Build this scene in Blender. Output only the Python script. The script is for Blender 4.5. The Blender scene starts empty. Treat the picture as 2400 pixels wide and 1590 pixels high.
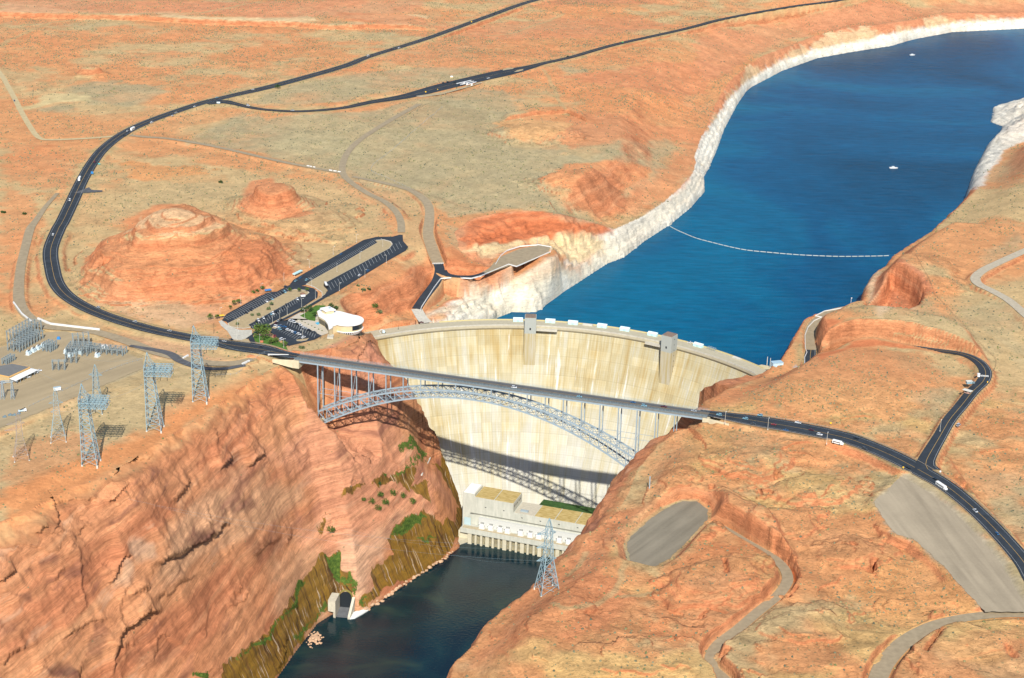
import bpy, math, random, numpy as np
from math import radians, sin, cos, pi
from mathutils import Vector, Matrix

# ------------------------------------------------------------------ camera, sky, sun, exposure
SC = bpy.context.scene
COL = SC.collection
F, PITCH, ROLL, CH = 4300.0, radians(21), radians(1.5), 862.26     # focal length in pixels of the 2400 px photo; height over the river
cam_d = bpy.data.cameras.new('camera')
cam = bpy.data.objects.new('camera', cam_d); COL.objects.link(cam); SC.camera = cam
cam_d.sensor_width = 36.0; cam_d.lens = F / 2400 * 36.0
cam_d.clip_start = 5; cam_d.clip_end = 40000
_c, _s, _cp, _sp = cos(ROLL), sin(ROLL), cos(PITCH), sin(PITCH)
cam.matrix_world = Matrix(((_c, -_s, 0, 0), (_s*_sp, _c*_sp, -_cp, 0), (_s*_cp, _c*_cp, _sp, CH), (0, 0, 0, 1)))

SUN_EL, SUN_AZ = radians(39.8), radians(-3.0)      # light travels towards +y, turned by SUN_AZ towards +x
sun_d = bpy.data.lights.new('sun', 'SUN'); sun_d.energy = 4.6; sun_d.angle = radians(0.53); sun_d.color = (1.0, 0.95, 0.86)
sun = bpy.data.objects.new('sun', sun_d); COL.objects.link(sun)
_L = Vector((sin(SUN_AZ)*cos(SUN_EL), cos(SUN_AZ)*cos(SUN_EL), -sin(SUN_EL)))
sun.rotation_euler = _L.to_track_quat('-Z', 'Y').to_euler(); sun.location = (0, 0, 1500)
world = bpy.data.worlds.new('World'); SC.world = world; world.use_nodes = True
nt = world.node_tree; nt.nodes.clear()
sky = nt.nodes.new('ShaderNodeTexSky'); sky.sky_type = 'NISHITA'; sky.sun_disc = False
sky.sun_elevation = SUN_EL; sky.sun_rotation = math.atan2(-_L.x, -_L.y); sky.altitude = 1200; sky.air_density = 1.0; sky.dust_density = 0.6
bg = nt.nodes.new('ShaderNodeBackground'); bg.inputs[1].default_value = 0.115
wo = nt.nodes.new('ShaderNodeOutputWorld')
nt.links.new(sky.outputs[0], bg.inputs[0]); nt.links.new(bg.outputs[0], wo.inputs[0])
SC.view_settings.view_transform = 'Standard'; SC.view_settings.look = 'None'
SC.view_settings.exposure = 0.34; SC.view_settings.gamma = 1.0
SC.cycles.max_bounces = 5; SC.cycles.diffuse_bounces = 2; SC.cycles.glossy_bounces = 2; SC.cycles.transmission_bounces = 1; SC.cycles.volume_bounces = 0
random.seed(7); RNG = np.random.default_rng(7)

# ------------------------------------------------------------------ photo point -> point in the place
def ray(px, py):
    x, y = px-1200.0, 795.0-py
    x, y = _c*x-_s*y, _s*x+_c*y
    return np.array([x, F*_cp+y*_sp, -F*_sp+y*_cp])
def at(px, py, z):
    d = ray(px, py); t = (z-CH)/d[2]; return (d[0]*t, d[1]*t, z)
def proj(x, y, z):
    yc = y*_sp+(z-CH)*_cp; zc = y*_cp-(z-CH)*_sp
    X = F*x/zc; Y = F*yc/zc
    return 1200+_c*X+_s*Y, 795-(-_s*X+_c*Y)
def C(x0, y0, k, pts):      # crop coordinates -> photo coordinates
    return [(x0+a/k, y0+b/k) for a, b in pts]
T = 2367/800.0
def W(pts, z): return np.array([at(a, b, z)[:2] for a, b in pts])

# ------------------------------------------------------------------ noise
TAB = RNG.random((256, 256)).astype(np.float32)
def vn(x, y, seed=0):
    x = x+seed*17.31; y = y+seed*9.7
    xi = np.floor(x); yi = np.floor(y); fx = (x-xi).astype(np.float32); fy = (y-yi).astype(np.float32)
    xi = xi.astype(np.int64) & 255; yi = yi.astype(np.int64) & 255; x1 = (xi+1) & 255; y1 = (yi+1) & 255
    fx = fx*fx*(3-2*fx); fy = fy*fy*(3-2*fy)
    a = TAB[xi, yi]; b = TAB[x1, yi]; c = TAB[xi, y1]; d = TAB[x1, y1]
    return ((a+(b-a)*fx)*(1-fy)+(c+(d-c)*fx)*fy)*2-1
def fbm(x, y, wl, octv=4, seed=0, gain=0.5):
    s = np.zeros(x.shape, np.float32); a = 1.0; n = 0; f = 1.0/wl
    for o in range(octv):
        s += a*vn(x*f, y*f, seed+o*3); n += a; a *= gain; f *= 2.03
    return s/n*1.6
def sst(x, a, b):
    t = np.clip((x-a)/(b-a), 0, 1); return t*t*(3-2*t)
def inside(X, Y, P):
    P = np.asarray(P); r = np.zeros(X.shape, bool); n = len(P)
    for i in range(n):
        x1, y1 = P[i][:2]; x2, y2 = P[(i+1) % n][:2]
        if y1 == y2: continue
        m = (y1 > Y) != (y2 > Y)
        r ^= m & (X < (x2-x1)*(Y-y1)/(y2-y1)+x1)
    return r
def dline(X, Y, P, closed=False):
    """distance to a polyline, and the interpolated third coordinate at the nearest point"""
    P = np.asarray(P, float); n = len(P); best = np.full(X.shape, 1e12); zz = np.zeros(X.shape)
    for i in range(n if closed else n-1):
        a = P[i]; b = P[(i+1) % n]; dx, dy = b[0]-a[0], b[1]-a[1]; L = dx*dx+dy*dy+1e-9
        t = np.clip(((X-a[0])*dx+(Y-a[1])*dy)/L, 0, 1)
        d = (X-a[0]-t*dx)**2+(Y-a[1]-t*dy)**2
        m = d < best; best = np.where(m, d, best)
        if P.shape[1] > 2: zz = np.where(m, a[2]+t*(b[2]-a[2]), zz)
    return np.sqrt(best), zz
def spline(P, step=6.0):
    P = np.asarray(P, float); Q = np.vstack([2*P[0]-P[1], P, 2*P[-1]-P[-2]]); out = []
    for i in range(1, len(Q)-2):
        p0, p1, p2, p3 = Q[i-1], Q[i], Q[i+1], Q[i+2]
        n = max(1, int(np.hypot(*(p2-p1)[:2])/step))
        for k in range(n):
            t = k/n
            out.append(0.5*((2*p1)+(p2-p0)*t+(2*p0-5*p1+4*p2-p3)*t*t+(3*p1-p0-3*p2+p3)*t**3))
    out.append(Q[-2]); return np.array(out)

# ------------------------------------------------------------------ key lines of the place (photo points put at their real heights)
CREST, LAKE, DECK = 177.0, 145.0, 213.0
DC = np.array([11.5, 1539.3])                                   # centre of the dam's arc
def dam_r(z):
    t = np.clip((CREST-z)/CREST, 0, 1.2); return 289-93*t**1.2
def on_dam(px, py):
    lo, hi = -30.0, CREST
    d = ray(px, py)
    def g(z):
        t = (z-CH)/d[2]; return np.hypot(d[0]*t-DC[0], d[1]*t-DC[1])-dam_r(z)
    for _ in range(50):
        m = (lo+hi)/2
        if g(m) > 0: lo = m      # ray is beyond the face at this height -> face is met higher up
        else: hi = m
    return np.array(at(px, py, hi))
T1 = C(0, 1060, T, [])
contact = [on_dam(a, b) for a, b in [(1083, 1195), (1075, 1160), (1050, 1108), (1015, 1062), (965, 1022), (935, 1000), (912, 936), (897, 851), (886, 800)]]
west_toe = [(-420, 900, 0.), (-330, 1130, 0.)]+[at(a, b, 0.) for a, b in [(560, 1680), (650, 1590), (700, 1520), (745, 1462), (800, 1428), (840, 1436), (870, 1425), (960, 1365), (1040, 1312), (1078, 1284)]]
west_toe += [tuple(p) for p in contact] + [(-150, 1788, 172.)]
west_rim = [(-620, 900, 205.), (-500, 1180, 205.)]+[at(a, b, 205.) for a, b in [(0, 1225), (74, 1195), (135, 1155), (270, 1100), (338, 1060), (430, 1003), (520, 945), (590, 893), (640, 862)]]+[at(a, b, 209.) for a, b in [(690, 850), (740, 838), (790, 808), (835, 788)]]+[at(868, 782, 186.), (-152, 1796, 175.)]
east_rim = [(0, 900, 200.)]+[at(a, b, 199.) for a, b in [(1030, 1640), (1052, 1590), (1072, 1546), (1116, 1506), (1140, 1472), (1167, 1442), (1201, 1415), (1252, 1374), (1303, 1340), (1326, 1313), (1356, 1293), (1370, 1263), (1397, 1239), (1427, 1212), (1458, 1182), (1475, 1155), (1482, 1134), (1496, 1097), (1520, 1066)]]
east_rim += [at(1560, 1030, 200.), at(1610, 1000, 205.), at(1640, 990, 210.), (180, 1530, 210.), at(1668, 938, 206.), at(1705, 915, 203.), at(1755, 893, 198.), at(1800, 880, 190.), at(1822, 872, 182.)]
er = np.array(east_rim)
east_toe = [(-60., 900., 0.), (-52, 1080, 0.), (-30, 1180, 0), (10, 1280, 0.), (38, 1380, 0.), (66, 1470, 0.), (88, 1530, 5.), (100, 1590, 0.), (120, 1650, 5.)]+[tuple(on_dam(a, b)) for a, b in [(1500, 1120), (1560, 1050), (1625, 985), (1662, 944), (1690, 932), (1714, 927), (1757, 906), (1784, 887)]]+[(264, 1696, 175.)]
arc_in = [(DC[0]+297*sin(a), DC[1]+297*cos(a), 100.) for a in np.linspace(-0.58, 0.98, 24)]
FLOOR = west_toe + arc_in + east_toe[::-1]                       # canyon floor and the dam's footing
OUTER = west_rim + [(DC[0]+297*sin(a), DC[1]+297*cos(a), 177.) for a in np.linspace(-0.58, 0.98, 24)] + east_rim[::-1]

lake_w = C(1600, 0, T, [(2367,200),(1870,225),(1600,275),(1450,320),(1190,360),(940,405),(700,490),(490,600),(440,640),(380,730),(290,900),(225,1080),(150,1230),(155,1330),(60,1440),(0,1490)]) + \
         C(800, 530, T, [(2270,0),(2100,110),(1960,220),(1850,260),(1620,410),(1540,460),(1350,600),(1180,600),(1090,635)]) + [(1130,778),(1080,805),(1015,838)]
lake_w = [(2700, 52), (2550, 60)]+lake_w
lake_e_rock = [(2400,228),(2326.6,253.5),(2320,287),(2348.6,297.4),(2333,328),(2313,343),(2296,375),(2281,405)]
lake_e_edge = [(2272.5,436),(2208,520),(2181,543.5),(2140,568),(2103.5,592.5),(2080,618),(2049.5,641.5),(2036,665),(2025.8,699),(2012,719),(1988.6,715.9),(1955,722),(1924,731),(1909,736),(1885.6,749.7),(1863.6,790),(1846,820),(1829.8,844),(1819.7,863)]
LW = [at(a, b, LAKE) for a, b in lake_w]
LE = [at(a, b, LAKE) for a, b in [(2700, 190), (2500, 205)]+lake_e_rock]
LEe = [(p[0]-9, p[1]+2, LAKE) for p in (at(a, b, 190.) for a, b in lake_e_edge)]
arc_up = [(DC[0]+301*sin(a), DC[1]+301*cos(a), 120.) for a in np.linspace(0.98, -0.36, 16)]
LAKEP = [(2600, 5200, LAKE), (2100, 4100, LAKE)]+LW+arc_up[::-1]+LEe[::-1]+LE[::-1]+[(1500, 3100, LAKE), (2400, 3300, LAKE)]
rim_w = [at(a, b, z) for a, b, z in [(2700,20,168),(2500,24,168),(2400,28,170),(2310,30,172),(2208,30,178),(2158,44,178),(2073,56,180),(1972,66,180),(1897,88,174),(1836,112,176),(1786,130,178),(1745,158,178),(1709,190,176),(1688,220,172),(1664,270,170),(1640,328,168),(1628,365,168),(1626,399,168),(1596,436,172),(1560,470,168)]]+[at(a, b, z) for a, b, z in [(1500,508,168),(1440,537,173),(1370,515,190),(1307,500,206),(1239,491,207),(1155,499,207),(1094,514,206),(1062,545,205),(1072,582,202)]]
rim_w += [at(a, b, 193.) for a, b in [(1110,612),(1150,628),(1160,606),(1173,599),(1215,582),(1262,572),(1296,580),(1308,598),(1283,608)]]+[at(a, b, z) for a, b, z in [(1240,634,184),(1190,652,177),(1130,668,174),(1080,690,173),(1035,712,174),(1008,735,175),(985,748,176)]]
rim_e = [at(a, b, z) for a, b, z in [(2700,310,170),(2400,334,166),(2350,352,166),(2326,388,168),(2302,424,176),(2286,446,186)]]+[at(a, b, 192.) for a, b in lake_e_edge[1:]]
rim_e = [(p[0]+1.5, p[1], p[2]) for p in rim_e]
LOUT = [(2600, 5600, 200.), (2100, 4700, 200.)]+rim_w+[(-110, 1812, 177.)]+[(DC[0]+292*sin(a), DC[1]+292*cos(a), 177.) for a in np.linspace(-0.34, 0.98, 14)]+rim_e[::-1]+[(1500, 2800, 200.), (2400, 3000, 200.)]

# roads: photo centre line, width in metres, height, kind
R_ = {}
def road(name, pts, w, z, mat, extra=None): R_[name] = dict(P=np.array([at(a, b, zz) for (a, b), zz in zip(pts, z if hasattr(z, '__len__') else [z]*len(pts))]), w=w, mat=mat)
hw_w = C(480, 540, 4.734, [(1030,1398),(850,1368),(600,1318),(300,1275),(100,1235)])+C(0, 530, T, [(1300,770),(1000,705),(700,610),(500,510),(400,410),(362,290),(352,160),(405,20)])+C(0, 0, T, [(433,1540),(500,1400),(570,1250),(640,1130),(720,1030),(850,930),(1000,855),(1200,780),(1400,715),(1600,665),(1900,595),(2367,465)])+C(800, 0, T, [(200,390),(600,265),(1000,120),(1350,0)])+[(1420,-35),(1600,-120)]
road('highway_west', hw_w, [13,16,24,22,16]+[17]*10+[16]*8+[19,17]+[14]*10, [213,212.6,212]+[211]*(len(hw_w)-3), 'asphalt')
hw_e = C(1600, 530, T, [(120,1292),(200,1302),(500,1350),(800,1400),(1100,1462)])+[(2030,1043),(2100,1073)]+C(1600, 1060, T, [(1690,152),(1850,250),(2030,400),(2200,570),(2367,765)])+[(2440,1385),(2540,1500)]
road('highway_east', hw_e, [13,14,24,25,24,22,22,20,18,16,16,16,16,16,16], [213.0]*len(hw_e), 'asphalt')
ls = C(0, 0, T, [(1440,722),(1540,706),(1620,718),(1750,748),(1900,766),(2100,772),(2367,750)])+C(800, 0, T, [(200,710),(450,668),(700,603),(950,545),(1150,500),(1300,467),(1400,440),(1600,395),(1900,310),(2367,205)])+C(1600, 0, T, [(250,140),(500,90),(800,40),(1100,0)])+[(2100,-28),(2300,-70)]
road('lakeshore_road', ls, [8,20,14,11,11,11,12,16,24,32,34,34,20,13]+[12]*9, 211, 'asphalt')
road('gravel_track', C(800, 0, T, [(540,722),(510,740),(400,800),(250,890),(130,970),(50,1050),(12,1130),(10,1200),(60,1260),(180,1340),(300,1400),(380,1470),(412,1540)])+[(941,545)], 9, 210.5, 'gravelroad')
road('old_road', C(0, 0, T, [(900,938),(1000,950),(1150,960),(1350,990),(1600,1040),(1900,1110),(2150,1160),(2367,1200)]), 8, 210.5, 'gravelroad')
road('dirt_road', C(0, 0, T, [(800,945),(610,960),(350,970),(270,955),(215,890),(150,780),(110,700),(50,590),(0,510)])+[(-60,100)], 8, 210.5, 'dirt')
road('service_road', C(800, 0, T, [(75,1225),(250,1260),(400,1295),(500,1330),(580,1390),(610,1450),(610,1530)])+C(800, 530, T, [(602,60),(632,160),(672,262)]), [6,8,9,10,11,11,12,13,14,13], [210,210,210,210,209,208,206,203,199,196], 'gravelroad')
road('dam_road', C(800, 530, T, [(672,262),(682,310),(655,390),(580,490),(522,575)]), 11, [196,195,192,186,181], 'asphalt')
road('dam_ramp', C(800, 530, T, [(522,575),(560,640),(590,672)]), [12,12,14], [181,178,177], 'concrete')
road('overlook_road', C(800, 530, T, [(690,310),(720,332),(780,348),(880,352),(940,345),(1000,325)]), [14,10,8,8,8,7], [195,195,195,194,194,193.5], 'asphalt')
road('overlook_gravel', C(800, 530, T, [(990,328),(1060,296),(1120,262)]), [7,12,22], [193.5,193.3,193], 'gravelroad')
rd = C(1600, 1060, T, [(1700,120),(1690,60)])+C(1600, 530, T, [(1790,1450),(1855,1340),(1930,1250),(2010,1150),(2085,1075),(2100,1010),(2062,950),(1990,905),(1900,880)])
rdh = [at(2200, 822, 206.), at(2120, 812, 203.), at(2040, 806, 200.), at(1975, 822, 196.), at(1925, 856, 192.), at(1904, 860, 190.)]
road('dam_access_road', rd, [22,15,12,12,12,12,12,12,12,11,10], [213,213,213,213,213,212.5,212,211,210,209,208], 'asphalt')
R_['dam_access_road']['P'] = np.vstack([R_['dam_access_road']['P'], rdh, [at(1899, 840, 190.), at(1901, 818, 190.)]]); R_['dam_access_road']['w'] += [10,10,10,10,11,12,12,10]
road('overlook_terrace', C(1600, 530, T, [(893,860),(880,790),(885,720),(920,660),(985,610),(1060,582),(1140,565)]), [11,10,10,9,9,8,8], 190, 'gravelroad')
road('mesa_track', C(1600, 530, T, [(2450,140),(2367,175),(2200,250),(2080,310),(2030,360),(2055,405),(2150,452),(2260,515),(2367,605)])+[(2460,790)], 11, 212, 'palegravel')
road('bench_track', C(1600, 1060, T, [(220,500),(300,540),(400,600),(540,680),(640,740),(712,820),(724,900),(655,1000),(520,1110),(380,1230),(250,1330),(195,1420),(215,1510),(285,1568)])+[(1710,1640)], 8.5, [199,199,200,201,202,203,204,204,204,204,203,203,202,202,202], 'gravelroad')
road('loop_track', C(1600, 1060, T, [(2500,1125),(2367,1122),(2240,1122),(2100,1132),(1900,1160),(1720,1212),(1550,1310),(1430,1430),(1370,1530)])+[(2045,1630)], [10,10,10,10,10,11,13,13,13,12], 208, 'gravelroad')
road('yard_road', C(0, 0, T, [(400,1340),(320,1430),(250,1530)])+C(0, 530, T, [(210,20),(180,130),(145,280),(130,430),(135,530),(170,600),(240,660),(330,700),(600,722),(850,790),(1100,880),(1400,945),(1600,955),(1750,925)]), [5,6,8,10,10,10,11,12,12,12,12,12,13,13,13,12,9], 209.5, 'gravelroad')
road('old_asphalt', C(0, 530, T, [(900,830),(1160,880),(1250,935),(1400,985),(1550,990),(1700,965)]), [5,9,9,8,7,6], 209.6, 'oldasphalt')
road('side_lane', C(0, 0, T, [(565,1320),(620,1328),(710,1326)]), [30,14,6], 210.8, 'oldasphalt')
for k in R_:
    r = R_[k]; P = r['P']; w = r['w'] if hasattr(r['w'], '__len__') else [r['w']]*len(P)
    w = list(w)+[w[-1]]*(len(P)-len(w)); w = w[:len(P)]
    S = spline(np.c_[P, np.array(w, float)], 5.0); r['S'] = S

# flat ground polygons: photo outline, height, kind
K4 = 4.734
upper_lot = C(480, 540, K4, [(945,600),(985,548),(1100,480),(1400,312),(1760,108),(1900,74),(2085,70),(2195,40),(2200,120),(2258,185),(2232,225),(2010,350),(1500,662),(1340,745),(1300,735),(1365,670),(1310,610),(1150,600),(1050,620)])
island_up = C(480, 540, K4, [(1120,602),(1180,560),(1540,358),(1925,132),(1895,110),(1990,104),(2065,125),(2085,155),(2050,200),(1800,335),(1310,598),(1312,630),(1355,672),(1335,712),(1300,735),(1296,690),(1200,628)])
lower_lot = C(480, 540, K4, [(190,1000),(240,930),(680,690),(800,680),(950,602),(1120,622),(1210,645),(1255,690),(1250,745),(1080,855),(700,1062),(540,1092),(500,1080),(400,1092),(270,1050),(240,1015)])
island_low = C(480, 540, K4, [(252,1035),(340,992),(940,672),(1000,655),(1140,668),(1160,695),(1120,725),(1045,738),(475,1055),(510,1082),(430,1092),(340,1088),(262,1065)])
front_lot = C(480, 540, K4, [(742,1085),(850,1010),(935,985),(1300,1172),(1215,1215),(930,1285),(895,1250),(800,1190),(735,1135)])
link_road = C(480, 540, K4, [(330,1245),(392,1258),(532,1168),(640,1122),(745,1082),(850,1012),(925,975),(1060,905),(1215,825),(1340,750),(1510,662),(1400,685),(1300,738),(1090,855),(880,962),(720,1040),(610,1092),(500,1160)])
turn_lane = C(480, 540, K4, [(480,1195),(530,1160),(560,1240),(640,1275),(820,1330),(925,1350),(905,1372),(620,1312),(520,1265)])
pad_conc = C(480, 540, K4, [(152,1010),(190,1000),(262,1060),(340,1092),(400,1108),(522,1106),(525,1155),(395,1240),(330,1240),(250,1120),(180,1060)])
lawn_front = C(480, 540, K4, [(532,1190),(560,1165),(720,1180),(760,1200),(900,1285),(925,1338),(820,1312),(640,1268),(560,1235)])
lawn_back = C(480, 540, K4, [(1055,950),(1120,915),(1230,835),(1340,835),(1330,870),(1240,900),(1225,1010),(1160,1000)])
plaza = C(480, 540, K4, [(890,1008),(1050,918),(1230,915),(1280,990),(1375,1060),(1380,1140),(1295,1170),(935,982)])
overlook = [(1160,621),(1166,607),(1178,600),(1217,584),(1262,575),(1290,580),(1284,594),(1250,610),(1212,624),(1192,619),(1150,634)]
yard = C(0, 530, T, [(-60,880),(0,840),(140,800),(330,735),(440,725),(570,770),(760,850),(990,925),(1000,985),(700,1110),(350,1260),(0,1400),(-60,1420)])
gravel_lot = C(1600, 1060, T, [(1535,150),(1640,185),(1860,335),(2120,600),(2367,870),(2440,940),(2440,1100),(2367,1105),(2100,1108),(1950,950),(1800,780),(1600,600),(1480,570),(1420,500),(1325,345)])
oval = [(1469,1280),(1476,1259),(1510,1229),(1560,1192),(1600,1175),(1634,1175),(1661,1195),(1657,1219),(1634,1242),(1600,1280),(1570,1310),(1530,1332),(1480,1322)]
ZL = 210.0
FLATS = [(upper_lot, ZL), (lower_lot, ZL), (front_lot, ZL), (link_road, ZL), (turn_lane, 211.), (pad_conc, ZL), (lawn_front, ZL), (lawn_back, ZL), (plaza, ZL), (overlook, 193.), (yard, 209.), (gravel_lot, 210.5), (oval, 200.)]
FW = [(np.array([at(a, b, z)[:2] for a, b in P]), z) for P, z in FLATS]

# ------------------------------------------------------------------ terrain grid
def axis(a, b, fa, fb, s0, g, smax):
    m = list(np.arange(fa, fb, s0)); s = s0; x = m[-1]; r = []
    while x < b: s = min(s*g, smax); x += s; r.append(x)
    s = s0; x = m[0]; l = []
    while x > a: s = min(s*g, smax); x -= s; l.append(x)
    return np.array(l[::-1]+m+r)
XS = axis(-1300, 1500, -430, 260, 1.08, 1.012, 3.3)
YS = axis(1000, 3900, 1060, 1800, 1.08, 1.006, 3.5)
YS = np.r_[YS, YS[-1]+np.cumsum(4*1.07**np.arange(70))]
YS = YS[YS < 9000]
GX, GY = np.meshgrid(XS, YS)
def bump(x, y, c, r, a, p=2.0):
    return a*np.exp(-((((x-c[0])**2+(y-c[1])**2)/r**2)**(p/2)))
rock = np.zeros(GX.shape, np.float32)
H = np.full(GX.shape, 209.0)
H += 3.0*fbm(GX, GY, 420, 3, 1)
# relief by area
east = sst(GX-(0.33*(GY-1200)-20), -40, 60)*(1-sst(GY, 1560, 1700))               # slickrock on the near right
far = sst(GY, 2900, 3500)
n80 = fbm(GX, GY, 95, 4, 5); N80 = n80; n25 = fbm(GX, GY, 30, 3, 9); N25 = n25
H += 1.6*n80*(1-east)+east*(4.5*n80-1.0)+0.5*n25*(1-east)+0.8*n25*east
H += far*6*fbm(GX*0.6, GY, 260, 4, 21)
rock = np.maximum(rock, 0.8*east)
def patch(pts, z, r):
    global H
    for a, b in pts:
        c = at(a, b, z)[:2]; w = np.exp(-(((GX-c[0])**2+(GY-c[1])**2)/r**2)); H = H*(1-w)+z*w
patch([(1030, 640), (1000, 690)], 193., 32); patch([(990, 735), (960, 745)], 179., 26)
patch([(900, 760), (930, 750)], 183., 20)
patch([(1100, 670), (1150, 655), (1060, 690)], 192., 22)
patch([(1220, 600), (1180, 612), (1265, 590)], 193., 26)
patch([(1105, 598)], 203., 14)                                                     # knoll inside the road bend
patch([(1880, 830), (1880, 790), (1920, 755)], 190., 26); patch([(1860, 845)], 186., 20); patch([(1985, 722)], 190., 12)
patch([(1850, 880)], 186., 16); patch([(1700, 915), (1740, 900), (1790, 890)], 201., 18)
patch([(2050, 850), (1990, 880), (2100, 880), (1930, 900)], 215., 50)               # hill in front of the access road
patch([(2100, 745), (2000, 760), (2200, 770)], 213., 45)
# domes and buttes
def dome(cpx, z0, rx, ry, prof, ang=0, seed=3, nz=0.12):
    """cpx: photo point of the foot centre at height z0; prof: (rho, height) pairs"""
    global H, rock
    c = at(cpx[0], cpx[1], z0); ca, sa = cos(ang), sin(ang)
    dx, dy = GX-c[0], GY-c[1]; u = (dx*ca+dy*sa)/rx; v = (-dx*sa+dy*ca)/ry
    m = (np.abs(u) < 1.6) & (np.abs(v) < 1.6)
    th_ = np.arctan2(v[m], u[m]); r0_ = np.hypot(u[m], v[m]); in_ = 1-sst(r0_, .45, 1.0)
    r0_ = np.hypot(u[m]+.04*in_*sin(seed*2.1), v[m]-.12*in_*abs(cos(seed*1.3)))
    rho = r0_*(1+nz*fbm(GX[m], GY[m], min(rx, ry)*0.8, 4, seed)+.08*np.cos(3*th_+seed)+.05*np.cos(5*th_+2*seed)+.35*nz*fbm(GX[m], GY[m], min(rx, ry)*0.22, 3, seed+5))
    xs_, hs_ = zip(*prof); h = np.interp(rho, xs_, hs_)
    H[m] = np.maximum(H[m], np.where(rho < xs_[-1], z0-2+h, -99))+0
    rr = np.zeros(GX.shape, np.float32); rr[m] = (1-sst(rho, xs_[-1]*0.86, xs_[-1]))
    rock = np.maximum(rock, rr)
dome((412, 625), 211, 118, 128, [(0, 61), (.14, 60), (.18, 57.5), (.30, 54.5), (.33, 50), (.44, 46), (.48, 38), (.60, 31.5), (.72, 27), (.79, 22), (.86, 11), (.93, 4.5), (1.0, 1.5), (1.12, 0)], -0.25, 3, 0.16)
dome((640, 492), 211, 62, 70, [(0, 29), (.30, 28), (.38, 25), (.42, 17), (.50, 13), (.66, 8), (.8, 4), (.9, 2), (1.15, 0)], 0, 8, 0.12)
dome((745, 520), 211, 55, 60, [(0, 9), (.5, 7), (.8, 4), (1.1, 0)], 0, 18, 0.2)
dome((1262, 318), 211, 72, 52, [(0, 15), (.5, 12), (.8, 6), (.9, 3), (1.1, 0)], 0, 28, 0.15)
dome((1400, 430), 211, 72, 60, [(0, 16), (.5, 13), (.75, 9), (.9, 4), (1.1, 0)], 0, 38, 0.18)
dome((212, 172), 211, 26, 24, [(0, 11), (.6, 10), (.7, 4), (1.1, 0)], 0, 48, 0.15)
dome((2140, 640), 208, 62, 80, [(0, 12), (.5, 10), (.8, 6), (1.1, 0)], 0.3, 58, 0.2)
for cp, rx, ry, hh, sd in [((1560, 1250), 45, 30, 9, 1), ((1300, 1440), 40, 30, 9, 2), ((1690, 1380), 60, 40, 12, 3), ((1880, 1480), 50, 34, 8, 4), ((1760, 1090), 50, 34, 10, 5), ((1900, 1150), 46, 30, 9, 6), ((1560, 1120), 34, 30, 8, 7), ((2230, 1530), 60, 40, 9, 8), ((1990, 1300), 40, 26, 7, 9), ((1840, 1230), 42, 28, 8, 10), ((1480, 1500), 50, 30, 6, 11)]:
    dome(cp, 207, rx, ry, [(0, hh), (.5, hh*.85), (.8, hh*.5), (.92, hh*.2), (1.1, 0)], 0.5, 60+sd, 0.25)
# long low scarp near the top edge, with a pale ledge
sc_ = np.array([at(a, b, 216.) for a, b in [(-60, 30), (90, 34), (210, 36), (330, 38), (460, 46), (580, 50), (700, 50), (765, 56), (880, 55), (1030, 60)]])
ysc = np.interp(GX, sc_[:, 0], sc_[:, 1])
wsc = sst(GX, sc_[0, 0]-50, sc_[0, 0]+50)*(1-sst(GX, sc_[-1, 0]-60, sc_[-1, 0]+10))
H += wsc*(8*sst(GY-ysc+14*n80+5*n25, -6, 3)*(1-0.7*sst(GY-ysc, 30, 260)))
ledge = wsc*sst(GY-ysc+14*n80+5*n25, 0, 4)*(1-sst(GY-ysc+40*n80, 4, 30))*sst(fbm(GX, GY, 110, 3, 23)+.25*(GX > -560), .0, .35)
# cut slope along the access road on the right, and low cliffs
def step(pts, z, hgt, w=3.0, fade=60, sgn=1, jag=3.0):
    """ground rises by hgt on the far side of a line of photo points"""
    global H, rock
    P = np.array([at(a, b, z) for a, b in pts]); xx = P[:, 0]; o = np.argsort(xx)
    yl = np.interp(GX, xx[o], P[o, 1]); e = sst(GX, xx.min()-6, xx.min()+10)*(1-sst(GX, xx.max()-12, xx.max()+6))
    d = GY-yl+jag*n25+jag*0.5*fbm(GX, GY, 9, 2, 77)
    H = H+sgn*e*hgt*sst(d, 0, w)*(1-sst(d, fade*0.4, fade)); rock = np.maximum(rock, e*(np.abs(d-w/2) < w*1.3)*0.9)
step([(1925, 800), (1990, 788), (2060, 782), (2140, 790), (2230, 812), (2300, 842), (2330, 872)], 209, 11, 4, 90)
step([(2236, 1100), (2260, 1128), (2300, 1185), (2345, 1240), (2400, 1305), (2440, 1350)], 212, 6, 3, 60)
step([(1685, 1212), (1720, 1232), (1770, 1262), (1812, 1290), (1845, 1330), (1868, 1362)], 205, 11, 3.5, 70)
step([(1180, 285), (1250, 268), (1330, 262), (1380, 285)], 211, 5, 4, 50)
# micro terraces of the slickrock
tw = rock*np.clip(east+0.5, 0, 1)
def terr(h, st, k): q = h/st; f_ = q-np.floor(q); return (np.floor(q)+sst(f_, 0.5-k, 0.5+k))*st
wv = 1.4*fbm(GX, GY, 40, 3, 31)
H = H+0.38*rock*(terr(H+wv, 2.6, 0.18)-(H+wv))
print('grid', GX.shape)
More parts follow.
